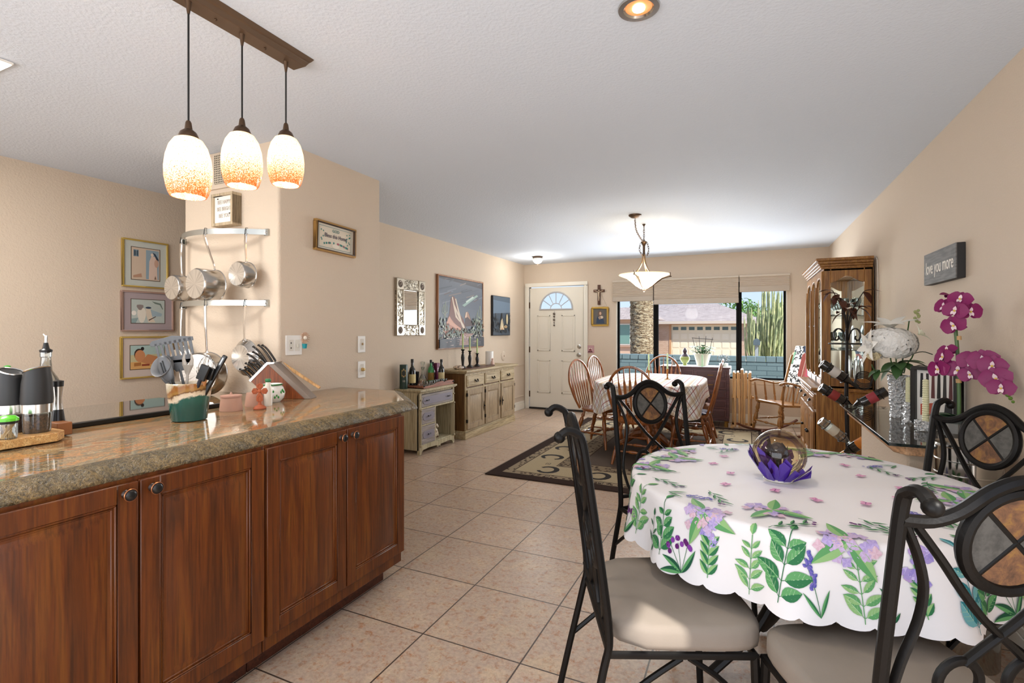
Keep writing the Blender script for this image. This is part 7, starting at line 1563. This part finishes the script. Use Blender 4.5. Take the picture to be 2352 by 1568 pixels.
def plant(u, v, ang, H_, kind):
    """stem from (u,v) running along ang with leaves"""
    cx_, sy_ = math.cos(ang), math.sin(ang); nx, ny = -sy_, cx_
    P = lambda t_, o_=0.0: (u + cx_ * t_ + nx * o_, v + sy_ * t_ + ny * o_)
    cv = rf.uniform(-0.12, 0.12); C = lambda t_: P(t_, cv * t_ * t_ / H_)
    g = ((G1, G2), (G2, G3), (G4, G1), (TL, TL2))[{'leafy': 0, 'light': 1, 'dark': 2, 'teal': 3}.get(kind, 0)]
    if kind in ('leafy', 'light', 'dark', 'teal'):
        cline([C(H_ * q / 5) for q in range(6)], 0.0012, g[0]); m_ = {'leafy': 4, 'light': 5, 'dark': 4, 'teal': 3}[kind]; rat = {'leafy': 0.27, 'light': 0.20, 'dark': 0.13, 'teal': 0.30}[kind]
        for k in range(m_):
            t_ = H_ * (0.08 + 0.85 * k / m_); b = C(t_); L_ = H_ * rf.uniform(0.28, 0.44) * (1 - 0.45 * k / m_)
            for s in ((-1, 1) if kind != 'dark' else ((1 if k % 2 else -1),)):
                vleaf(b[0], b[1], ang + s * rf.uniform(0.6, 1.15), L_ * rf.uniform(0.8, 1.1), L_ * rat, g[0], g[1], rf.uniform(-0.2, 0.2))
        b = C(H_); cleaf(b[0], b[1], ang, H_ * 0.22, H_ * 0.05, g[0], g[1])
    if kind == 'sweetpea':
        cline([C(H_ * q / 6) for q in range(7)], 0.0013, G2)
        for k in range(4): b = C(H_ * (0.05 + 0.14 * k)); [cleaf(b[0], b[1], ang + s * 0.7, H_ * 0.25, H_ * 0.055, G1, G3) for s in (-1, 1)]
        for k in range(8):
            b = P(H_ * rf.uniform(0.5, 1.05), rf.uniform(-0.045, 0.045)); a0_ = rf.uniform(0, 6.28)
            for q in range(3): cleaf(b[0], b[1], a0_ + q * 1.1, 0.024, 0.011, LI, ('8b7fc0', LI2, 'a890c0')[q])
    if kind == 'berry':
        for s in (-0.35, 0.1, 0.45):
            e_ = (u + math.cos(ang + s) * H_ * 0.75, v + math.sin(ang + s) * H_ * 0.75); cline([(u, v), e_], 0.001, G1)
            for k in range(4): cdot(e_[0] + rf.uniform(-.018, .018), e_[1] + rf.uniform(-.018, .018), 0.0085, (PM, '7a3a94')[k % 2])
        for s in (-0.9, 0.8, 1.3): cleaf(u, v, ang + s, H_ * 0.8, H_ * 0.09, G4, G2, 0.2)
    if kind == 'lavender':
        cline([C(H_ * q / 5) for q in range(6)], 0.001, G1)
        for k in range(26): b = P(H_ * (0.45 + 0.6 * k / 26), rf.uniform(-0.012, 0.012)); cleaf(b[0], b[1], ang + rf.uniform(-1, 1), 0.013, 0.0048, NV, '6d62a8')
        for s in (-0.5, 0.5): cleaf(u, v, ang + s, H_ * 0.5, H_ * 0.035, G1, G2)
    if kind == 'hydrangea':
        for k in range(30):
            a_ = rf.uniform(0, 6.28); r_ = 0.05 * math.sqrt(rf.random()); b = (u + r_ * 1.5 * math.cos(a_), v + r_ * math.sin(a_)); a1 = rf.uniform(0, 6.28)
            for q in range(4): cleaf(b[0], b[1], a1 + q * PI / 2, 0.0155, 0.007, ('b49fc0', '9f90c2', 'c3a2b0')[k % 3], ('bba8cc', 'ac9dc9', 'cbb0bd')[k % 3])
        for s in (0.6, 2.5, 4.2): cleaf(u, v, ang + s, 0.11, 0.018, G2, G3)
    if kind == 'butterfly':
        for s, L_, w in ((0.5, 0.026, 0.010), (-0.5, 0.026, 0.010), (2.4, 0.018, 0.008), (-2.4, 0.018, 0.008)): cleaf(u, v, ang + s, L_, w, PK, 'd9a3bf')
        cline([P(-0.01), P(0.014)], 0.0012, PM)
    if kind == 'sprig':
        cline([C(H_ * q / 5) for q in range(6)], 0.001, G1)
        for k in range(6): b = C(H_ * (0.1 + 0.15 * k)); cleaf(b[0], b[1], ang + (0.5 if k % 2 else -0.5), H_ * 0.32, H_ * 0.04, G4, G2, 0.1)
        b = C(H_); [cdot(b[0] + rf.uniform(-.014, .014), b[1] + rf.uniform(-.014, .014), 0.006, PM) for _ in range(3)]
kinds = ['leafy', 'berry', 'sweetpea', 'light', 'leafy', 'lavender', 'light', 'dark', 'sweetpea', 'teal', 'leafy', 'berry', 'light', 'dark']
NP_ = 44
for k in range(NP_):
    th = 2 * PI * k / NP_ + rf.uniform(-0.03, 0.03); r = RMAX - 0.012 - (0.0 if k % 2 else rf.uniform(0, 0.03)); H_ = rf.uniform(0.15, 0.21) if kinds[k % 14] not in ('berry', 'dark') else rf.uniform(0.10, 0.13)
    plant(r * math.cos(th), r * math.sin(th), th + PI + rf.uniform(-0.2, 0.2), H_, kinds[k % 14])
for k in range(20):
    th = 2 * PI * k / 20 + 0.12; r = rf.uniform(0.50, 0.60); plant(r * math.cos(th), r * math.sin(th), th + PI + rf.uniform(-1.3, 1.3), 0.13, ('hydrangea', 'sprig', 'lavender', 'hydrangea', 'sprig')[k % 5])
for k in range(12):
    th = 2 * PI * k / 12 + 0.3; r = rf.uniform(0.40, 0.47); plant(r * math.cos(th), r * math.sin(th), rf.uniform(0, 6.28), 0.13, ('sprig', 'sprig', 'hydrangea')[k % 3])
for k in range(13): th = 2 * PI * k / 13; r = rf.uniform(0.22, 0.36); plant(r * math.cos(th), r * math.sin(th), rf.uniform(0, 6.28), 0.05, 'butterfly')
mb.mi = 0
fcl = mb.obj('floral_tablecloth', fc_mats, None, loc=(RX, RY, 0), ang=2.5)
tag(fcl, 'white scalloped tablecloth printed with purple flowers and green leaves on the round table', 'tablecloth')
# glass globe with dark rose
ZG = ZTB + 0.0048
gb_ = thing('rose_globe', 'clear globe with a dark rose wrapped in purple tissue on the round table', 'ornament', (0.11, 2.10, ZG))
t = NT('acrylic_globe'); t.t.nodes.remove(t.b); a_ = t.n('BsdfTransparent'); a_.inputs[0].default_value = lin('f3e6c9'); g_ = t.n('BsdfGlossy'); g_.inputs['Roughness'].default_value = 0.0
lw_ = t.n('LayerWeight'); lw_.inputs[0].default_value = 0.3; mx = t.n('MixShader'); t.l(t.math('MULTIPLY_ADD', lw_.outputs['Fresnel'], 0.55, 0.02), mx.inputs[0]); t.l(a_.outputs[0], mx.inputs[1]); t.l(g_.outputs[0], mx.inputs[2]); t.l(mx.outputs[0], t.out.inputs[0])
mb = MB(); mb.lathe([(0.03, 0.004)] + [(0.090 * math.sin(R(q)), 0.095 - 0.090 * math.cos(R(q))) for q in range(22, 180, 6)] + [(0, 0.185)], 40); mb.obj('globe', t.m, gb_, ang=3)
mb = MB(); mb.lathe([(0, 0), (0.048, 0), (0.052, 0.004), (0.046, 0.010), (0.03, 0.014), (0, 0.014)], 28); mb.obj('glass_base', pl('e8e3d8', 0.1), gb_)
mb = MB(); DR = pl('3c3442', 0.5)
C0 = Vector((-0.006, 0, 0.115))
for ring, (m_, tilt, L_, w) in enumerate(((5, 0.95, 0.060, 0.032), (5, 0.6, 0.058, 0.028), (4, 0.3, 0.055, 0.022), (3, 0.1, 0.05, 0.016))):
    for q in range(m_): a = 2 * PI * q / m_ + ring * 0.7; leafm(mb, C0 - Vector((0, 0, 0.035)), (math.cos(a) * tilt, math.sin(a) * tilt, 0.85), (math.cos(a), math.sin(a), -0.2), L_, w, 6, 0.25)
mb.ball(C0 - Vector((0, 0, 0.01)), 0.028, 12, (1, 1, 1.2)); mb.obj('dark_rose', DR, gb_)
mb = MB(); mb.tube([C0 - Vector((0, 0, 0.03)), (0, 0, 0.01)], 0.006, 8); [leafm(mb, C0 - Vector((0, 0, 0.03)), d, (0, 0, 1), 0.055, 0.010, 5, -0.4) for d in ((1, -0.3, 0.1), (0.6, 0.6, 0), (-0.8, -0.2, 0))]; mb.obj('rose_stem', pl('23282e', 0.5), gb_)
mb = MB(); rt_ = random.Random(31)
for k in range(26):
    a = 2 * PI * k / 26 + rt_.uniform(-0.22, 0.22); lf_ = 0.03 * (1 + math.cos(a - PI)); r0, r1 = 0.05, rt_.uniform(0.093, 0.103); z0 = rt_.uniform(0.002, 0.012); z1 = z0 + rt_.uniform(0.012, 0.06) + lf_; da = 0.26
    P = [Vector((r0 * math.cos(a - da), r0 * math.sin(a - da), z0)), Vector((r0 * math.cos(a + da), r0 * math.sin(a + da), z0)), Vector((r1 * math.cos(a + da * 0.7), r1 * math.sin(a + da * 0.7), z1 - rt_.uniform(0, 0.02))), Vector(((r1 + 0.008) * math.cos(a - 0.05), (r1 + 0.008) * math.sin(a - 0.05), z1 + 0.012)), Vector((r1 * math.cos(a - da * 0.7), r1 * math.sin(a - da * 0.7), z1 - rt_.uniform(0, 0.02)))]
    mb.raw(P, [(0, 1, 2), (0, 2, 3), (0, 3, 4)])
mb.obj('purple_tissue', pl('4a2a93', 0.3, spec=0.6), gb_, ang=0.1)
# ================= IRON CHAIRS =================
SL = NT('slate_rust'); f_ = SL.noise(SL.co(), 30, 5, 0.7, 0.5); SL = SL.set(SL.ramp(f_, [(0.3, '3f2a1c'), (0.5, '6d4a30'), (0.62, '85602f'), (0.75, '54382a')]), 0.6)
SG = NT('slate_grey'); f_ = SG.noise(SG.co(), 40, 4, 0.7); SG = SG.set(SG.ramp(f_, [(0.35, '3b3a37'), (0.6, '52504c')]), 0.6)
CU = NT('cushion_fabric'); f_ = CU.noise(CU.co('Object', (1, 1, 1)), 420, 2, 0.6); CU.bump(f_, 0.25, 0.001); CU = CU.set(CU.ramp(CU.noise(CU.co(), 6, 2), [(0.3, '80776d'), (0.7, '8a8076')]), 0.9, spec=0.15)
def iron_chair(label, loc, rz):
    c = thing('iron_chair', label, 'chair', loc, rz, 'wrought iron chairs around the round table')
    HW = 0.215
    def ly(z): return 0.0 if z < 0.45 else 0.075 * ((z - 0.45) / 0.57) ** 1.25
    I = M['iron']
    for s in (-1, 1):
        pts = [(s * (HW + 0.012), 0.10, 0.0), (s * (HW + 0.008), 0.06, 0.18), (s * HW, 0.015, 0.38), (s * HW, 0.0, 0.47), (s * HW, ly(0.65), 0.65), (s * HW, ly(0.85), 0.85), (s * HW, ly(1.0), 1.0), (s * HW, ly(1.03) + 0.012, 1.028), (s * HW, 0.115, 1.036), (s * HW, 0.135, 1.022)]
        MB().tube(smooth_path(pts, 4), 0.0135, 8, flat=0.85).obj('back_post', I, c)
        MB().ball((s * HW, 0.137, 1.018), 0.0165, 10).obj('scroll_end', I, c)
        MB().tube([(s * 0.215, -0.40, 0.42), (s * 0.222, -0.405, 0.2), (s * 0.228, -0.415, 0.0)], [0.013, 0.0125, 0.012], 8).obj('front_leg', I, c)
        MB().tube(smooth_path([(s * (HW + .005), 0.05, 0.22), (s * 0.215, -0.08, 0.33), (s * 0.212, -0.20, 0.41)], 4), 0.008, 6).obj('side_brace', I, c)
        MB().tube(smooth_path([(s * 0.222, -0.408, 0.22), (s * 0.215, -0.32, 0.34), (s * 0.212, -0.22, 0.41)], 4), 0.008, 6).obj('side_brace', I, c)
    V3 = lambda x, z, dy=0.0: (x, ly(z) + dy, z)
    MB().tube(smooth_path([V3(-HW, 0.972), V3(-0.16, 0.968), V3(-0.11, 0.985), V3(-0.055, 1.025), V3(0, 1.042), V3(0.055, 1.025), V3(0.11, 0.985), V3(0.16, 0.968), V3(HW, 0.972)], 4), 0.0125, 8).obj('crest_rail', I, c)
    RC, RR = 0.928, 0.094
    MB().tube([V3(RR * math.cos(a), RC + RR * math.sin(a)) for a in [2 * PI * k / 36 for k in range(36)]], 0.0125, 8, True).obj('medallion_ring', I, c)
    for k in range(4):
        a0_ = -45 + 90 * k; P = [(0, RC)] + [(0.086 * math.cos(R(a0_ + q)), RC + 0.086 * math.sin(R(a0_ + q))) for q in range(0, 91, 10)]
        m_ = MB(); N = len(P); vs = [V3(x, z, -0.004) for x, z in P] + [V3(x, z, 0.004) for x, z in P]
        m_.raw(vs, [tuple(range(N)), tuple(range(2 * N - 1, N - 1, -1))] + [(i, i + N, (i + 1) % N + N, (i + 1) % N) for i in range(N)]); m_.obj('slate_inlay', SG if k % 2 == 0 else SL, c)
    m_ = MB()
    for s in (-1, 1): q = 0.088 * 0.7071; m_.tube([V3(-q * s, RC - q), V3(q * s, RC + q)], 0.0065, 6)
    m_.obj('medallion_cross', I, c)
    for s in (-1, 1):
        MB().tube(smooth_path([V3(s * 0.205, 0.965), V3(s * 0.175, 0.905), V3(s * 0.155, 0.84), V3(s * 0.158, 0.77), V3(s * 0.18, 0.69), V3(s * 0.19, 0.62), V3(s * 0.175, 0.55), V3(s * 0.15, 0.485)], 4), 0.0095, 8, flat=0.8).obj('curved_splat', I, c)
        MB().tube(smooth_path([V3(s * 0.19, 0.968), V3(s * 0.13, 0.895), V3(s * 0.085, 0.835), V3(s * 0.035, 0.775), V3(-s * 0.03, 0.715), V3(-s * 0.062, 0.685)], 4), 0.0095, 8, flat=0.8).obj('diagonal_splat', I, c)
        MB().tube([V3(s * 0.066 + 0.040 * math.cos(a), 0.645 + 0.046 * math.sin(a)) for a in [2 * PI * k / 24 for k in range(24)]], 0.0095, 8, True, flat=0.8).obj('loop', I, c)
        MB().tube(smooth_path([V3(s * 0.066, 0.60), V3(s * 0.05, 0.54), V3(s * 0.07, 0.47)], 4), 0.0095, 8).obj('loop_tail', I, c)
    m_ = MB(); P = [(-0.215, 0.0), (0.215, 0.0), (0.22, -0.40), (-0.22, -0.40)]
    m_.tube([(x, y, 0.42) for x, y in P], 0.0115, 8, True); m_.tube([(-0.21, 0.005, 0.478), (0.21, 0.005, 0.478)], 0.010, 8); m_.obj('seat_frame', I, c)
    m_ = MB(); N = 48; vs = []; ringsz = ((0.0, 0.4325), (0.95, 0.4325), (1.0, 0.436), (1.012, 0.45), (1.01, 0.478), (0.985, 0.492), (0.93, 0.499), (0.6, 0.502), (0.0, 0.503))
    for sc_, z in ringsz:
        for k in range(N):
            a = 2 * PI * k / N; x, y = superell(a, 0.222, 0.215, 5.5); x *= 1 + 0.05 * (-y / 0.2) * 0.5; vs.append((x * sc_ * (0.93 if y > 0.15 else 1), -0.225 + y * sc_, z))
    m_.raw(vs, [(j * N + k, j * N + (k + 1) % N, (j + 1) * N + (k + 1) % N, (j + 1) * N + k) for j in range(len(ringsz) - 1) for k in range(N)]); m_.obj('seat_cushion', CU, c, ang=2)
    return c
def place_i(bx_, by_, f, lab):
    L_ = math.hypot(*f); fx, fy = f[0] / L_, f[1] / L_; iron_chair(lab, (bx_ + fx * 0.075, by_ + fy * 0.075, 0), face(fx, fy))
place_i(-0.50, 1.53, (0.91, 0.42), 'black iron chair on the left of the round table, seen edge-on')
place_i(0.447, 1.197, (-0.43, 0.90), 'large black iron chair in the right foreground with its back to the camera')
place_i(-0.47, 2.72, (0.70, -0.71), 'black iron chair behind the round table in front of the oak table')
place_i(0.79, 2.33, (-0.866, -0.5), 'black iron chair between the round table and the steel bin')
# ================= OUTSIDE =================
GZ = -0.62
t = NT('gravel'); t.set(t.ramp(t.noise(t.co(), 9, 4, 0.7), [(0.35, 'a5927c'), (0.65, 'cbb9a0')]), 0.95)
gnd = MB().box(-60, 60, 8.2, 90, GZ - 0.2, GZ).box(-60, 60, -40, 8.2, GZ - .2, GZ).obj('ground', t.m); tag(gnd, kind='structure')
t = NT('slump_block'); tc_ = t.co('Object', (1, 1, 1), rot=(R(90), 0, 0)); br = t.n('TexBrick', offset=0.5); t.l(tc_, br.inputs[0]); br.inputs['Scale'].default_value = 1.0; br.inputs['Brick Width'].default_value = 0.405; br.inputs['Row Height'].default_value = 0.108; br.inputs['Mortar Size'].default_value = 0.007
br.inputs['Color1'].default_value = lin('647679'); br.inputs['Color2'].default_value = lin('718487'); br.inputs['Mortar'].default_value = lin('43535a'); t.bump(t.noise(t.co(), 30, 3), 0.4, 0.01); t.set(br.outputs[0], 0.9)
bw_ = thing('block_wall', 'low blue-grey block garden wall outside the front window', 'wall', (-0.6, 12.6, 0))
B(-7, 6, -0.1, 0.1, GZ, 0.62).obj('block_courses', t.m, bw_)
mb = MB(); k = -7.0
while k < 6: mb.box(k, k + 0.186, -0.115, 0.115, 0.625, 0.745); k += 0.2
mb.obj('cap_blocks', pl('6f8185', 0.9), bw_, 0.006); bw_.children[-1]['kind'] = 'stuff'
K = 1.21
def hx(x, y, z): return (x * K, y * K, 1.31 + (z - 1.31) * K)
t = NT('tan_brick'); tc_ = t.co('Object', (1, 1, 1), rot=(R(90), 0, 0)); br = t.n('TexBrick', offset=0.5); t.l(tc_, br.inputs[0]); br.inputs['Scale'].default_value = 1.0; br.inputs['Brick Width'].default_value = 0.22; br.inputs['Row Height'].default_value = 0.075; br.inputs['Mortar Size'].default_value = 0.008
br.inputs['Color1'].default_value = lin('b89886'); br.inputs['Color2'].default_value = lin('a88875'); br.inputs['Mortar'].default_value = lin('c9b6a6'); t.set(br.outputs[0], 0.9); M['brick'] = t.m
t = NT('shingle'); tc_ = t.co('Object', (1, 1, 1)); br = t.n('TexBrick', offset=0.5); t.l(tc_, br.inputs[0]); br.inputs['Scale'].default_value = 1.0; br.inputs['Brick Width'].default_value = 0.35; br.inputs['Row Height'].default_value = 0.22; br.inputs['Mortar Size'].default_value = 0.012
br.inputs['Color1'].default_value = lin('a89690'); br.inputs['Color2'].default_value = lin('938380'); br.inputs['Mortar'].default_value = lin('7a6a66'); t.set(t.mix(0.4, br.outputs[0], t.ramp(t.noise(t.co(), 4, 4), [(0.3, '8a7a74'), (0.7, 'c4b5ad')])), 0.9); M['shingle'] = t.m
hs = thing('neighbour_house', 'single-storey tan brick house with shingle roof and garage across the street', 'house', (0, 40, 0))
x0, x1 = -7.6, 0.80; ez = 2.02; gx0, gx1, gz = -5.2, -0.49, 1.80
mb = B(x0, gx0 - 0.08, 0, 8, GZ, ez); mb.box(gx1 + 0.08, x1, 0, 8, GZ, ez); mb.box(gx0 - 0.08, gx1 + 0.08, 0, 8, gz + 0.05, ez); mb.obj('brick_wall', M['brick'], hs)
mb = MB(); mb.box(gx0 - 0.16, gx0, -0.03, 0.1, GZ, gz + 0.1); mb.box(gx1, gx1 + 0.16, -0.03, 0.1, GZ, gz + 0.1); mb.box(gx0, gx1, -0.03, 0.1, gz, gz + 0.1); mb.obj('garage_frame', pl('b98c68', 0.7), hs)
gd = B(gx0, gx1, 0.06, 0.1, GZ, gz).obj('garage_door', pl('dccfb8', 0.6), hs)
mb = MB()
for r_ in range(4):
    for c_ in range(8):
        a = gx0 + 0.05 + c_ * (gx1 - gx0 - 0.05) / 8; z = GZ + 0.04 + r_ * (gz - GZ) / 4
        if r_ == 3: continue
        mb.box(a + 0.04, a + 0.5, 0.045, 0.062, z + 0.06, z + 0.5)
mb.obj('door_panels', pl('e2d6c1', 0.6), gd, 0.01); gd.children[0]['kind'] = 'stuff'
for c_ in range(8): a = gx0 + 0.05 + c_ * (gx1 - gx0 - 0.05) / 8; B(a + 0.06, a + 0.46, 0.045, 0.058, gz - 0.40, gz - 0.16).obj('garage_window', pl('44585a', 0.15), gd)
# hip roof
ex0, ex1, ey0, ey1 = x0 - 3.5, x1 + 0.5, -0.6, 8.6; rz_ = 3.55; ry_ = 4.0
V = [(ex0, ey0, ez), (ex1, ey0, ez), (ex1, ey1, ez), (ex0, ey1, ez), (ex0 + 3, ry_, rz_), (ex1 - 3.4, ry_, rz_)]
mb = MB(); mb.raw(V, [(0, 1, 5, 4), (1, 2, 5), (2, 3, 4, 5), (3, 0, 4), (0, 3, 2, 1)]); mb.obj('hip_roof', M['shingle'], hs)
B(ex0, ex1, ey0 - 0.04, ey0, ez - 0.16, ez + 0.04).obj('fascia', pl('c6b7aa', 0.7), hs)
# front wing of that house seen in left pane
wg_ = thing('neighbour_wing', 'pink stucco wing of the neighbouring house with a wide window', 'house', (-8.1, 34, 0))
B(-4, 2.3, 0, 3, GZ, 2.1).obj('stucco_wall', pl('caa894', 0.9), wg_)
B(-1.6, 1.1, -0.05, 0.02, 0.38, 1.82).obj('window_frame', pl('e0d8cf', 0.6), wg_); B(-1.5, 1.0, -0.07, -0.04, 0.46, 1.74).obj('window_glass', pl('6f9088', 0.1), wg_); B(-2, 1.5, -0.14, 0.0, 0.26, 0.36).obj('sill', pl('b08d7c', 0.8), wg_)
V = [(-4.5, -0.6, 2.1), (2.8, -0.6, 2.1), (2.8, 4, 2.1), (-4.5, 4, 2.1), (-4.5, 1.7, 3.0), (1.6, 1.7, 3.0)]
mb = MB(); mb.raw(V, [(0, 1, 5, 4), (1, 2, 5), (2, 3, 4, 5), (3, 0, 4), (0, 3, 2, 1)]); mb.obj('hip_roof', M['shingle'], wg_)
# palm
pm = thing('palm_tree', 'thick rough palm trunk with drooping fronds outside the left window pane', 'tree', (-3.14, 16.9, GZ))
mb = MB(); rp = random.Random(2)
def trunk(u, v):
    a = 2 * PI * u; z = v * 6.2; rr = 0.345 + 0.03 * (abs(math.sin(z * 21 + 3 * a)) ) + rp.uniform(-0.02, 0.02) ; return (rr * math.cos(a), rr * math.sin(a), z)
mb.grid(trunk, 44, 150, True)
t = NT('palm_bark'); f = t.noise(t.co('Object', (1, 1, 3.2)), 8.5, 5, 0.75, 1.0); t.bump(f, 1.0, 0.08); t.set(t.ramp(f, [(0.38, '33241a'), (0.46, '94765a'), (0.53, 'd2ba95'), (0.62, 'f0e2c6')]), 0.95)
mb.obj('trunk', t.m, pm, ang=3)
def frond(L_, az, el, z0, r0=0.35):
    mb = MB(); P = []
    for i in range(15):
        q = i / 14; s = L_ * q; x = r0 + s * math.cos(R(el)) * (1 - 0.25 * q); z = z0 + s * math.sin(R(el)) - 1.9 * q * q * L_ * 0.5; P.append(Vector((x * math.cos(R(az)), x * math.sin(R(az)), z)))
    mb.tube(P, [0.03 * (1 - i / 16) for i in range(15)], 5); sd = Vector((-math.sin(R(az)), math.cos(R(az)), 0))
    for i in range(2, 15):
        for k in range(3):
            p = P[i - 1].lerp(P[i], k / 3)
            for s in (-1, 1): leafm(mb, p, sd * s * 0.75 + (P[i] - P[i - 1]).normalized() * 0.5 + Vector((0, 0, -0.75)), (0, 0, 1), 0.55, 0.022, 3, 0.3)
    mb.obj('frond', pl(('7c8f3a', 'a9a440', '5f7a30')[int(az) % 3], 0.6), pm)
for k in range(20): frond(2.8, 18 * k + 5, 40 + (k % 3) * 15, 6.0)
for az in (178, 196, 215, 235, 160): frond(2.9, az, 5, 4.4 if az != 196 else 4.1)
# cactus
cc_ = thing('cactus', 'large many-armed organ pipe cactus outside the right window pane', 'cactus', (0.72, 20.2, GZ))
mb = MB(); rc = random.Random(14)
for k in range(120):
    a = rc.uniform(0, 2 * PI); r1 = rc.uniform(0.12, 0.78); b0 = rc.uniform(0.0, 0.18); hh = rc.uniform(1.5, 4.1) * (1 - 0.28 * r1); z0 = rc.uniform(0.0, 1.3) if k > 12 else 0
    P = smooth_path([(b0 * math.cos(a), b0 * math.sin(a), z0), (r1 * 0.75 * math.cos(a), r1 * 0.75 * math.sin(a), z0 + 0.35 * r1 + 0.25), (r1 * math.cos(a), r1 * math.sin(a), z0 + 1.0), (r1 * 1.05 * math.cos(a + .1), r1 * 1.05 * math.sin(a + .1), max(hh, z0 + 1.3))], 5)
    rr = rc.uniform(0.022, 0.036); mb.tube(P, [rr] * (len(P) - 1) + [rr * 0.3], 8)
t = NT('cactus_skin'); f = t.noise(t.co('Object', (1, 1, 0.5)), 9, 4, 0.6); t.set(t.ramp(f, [(0.3, '6f7d55'), (0.5, 'a3a878'), (0.7, 'd6cd9c')]), 0.7); mb.obj('arms', t.m, cc_)
def bush(name, label, loc, r, h_, col1, col2, n_, seed):
    b = thing(name, label, 'tree', loc); rb = random.Random(seed); mb = MB()
    for k in range(n_):
        a = rb.uniform(0, 2 * PI); u = rb.uniform(-1, 1); q = rb.random() ** 0.4; p = Vector((r * q * math.sqrt(1 - u * u) * math.cos(a), r * q * math.sqrt(1 - u * u) * math.sin(a), h_ * 0.62 + h_ * 0.4 * q * u))
        leafm(mb, p, (rb.uniform(-1, 1), rb.uniform(-1, 1), rb.uniform(-1, 1)), (0, 0.3, 1), 0.30, 0.09, 2, 0.2)
    t = NT('leaf_' + name + str(seed)); t.set(t.ramp(t.noise(t.co(), 2.5, 3), [(0.35, col1), (0.65, col2)]), 0.8); mb.obj('foliage', t.m, b)
    mb = MB(); mb.tube([(0, 0, 0), (0.05, 0, h_ * 0.7)], [0.14, 0.07], 8)
    for k in range(5): a = 2 * PI * k / 5; mb.tube([(0.03, 0, h_ * 0.35), (r * 0.5 * math.cos(a), r * 0.5 * math.sin(a), h_ * 0.7)], 0.05, 5)
    mb.obj('trunk', pl('5c4a3a', 0.9), b)
bush('background_tree', 'green tree crown showing over the neighbouring roof', (-0.9, 52, GZ), 3.0, 5.0, '4f7a35', '8fb45a', 1600, 1)
bush('yard_bush', 'bushy green shrub behind the cactus at the right pane', (1.6, 27, GZ), 1.1, 3.2, '5f7f4a', '93a877', 1100, 2)
bush('street_tree', 'leafy tree left of the cactus beside the tan house', (0.35, 58, GZ), 2.4, 4.8, '5d8547', '9dbb72', 1100, 3)
mbx = thing('mailbox', 'grey mailbox on a pale post in front of the cactus', 'mailbox', (0.32, 19.0, GZ))
B(-0.05, 0.05, -0.05, 0.05, 0, 1.46).obj('post', pl('a4a8ac', 0.7), mbx); mb = MB(); mb.prism([(-0.10, 1.46), (0.10, 1.46), (0.10, 1.58)] + [(0.10 * math.cos(R(q)), 1.58 + 0.10 * math.sin(R(q))) for q in range(15, 180, 15)] + [(-0.10, 1.58)], -0.2, 0.2, 'XZ'); mb.obj('box', pl('56636b', 0.5), mbx)
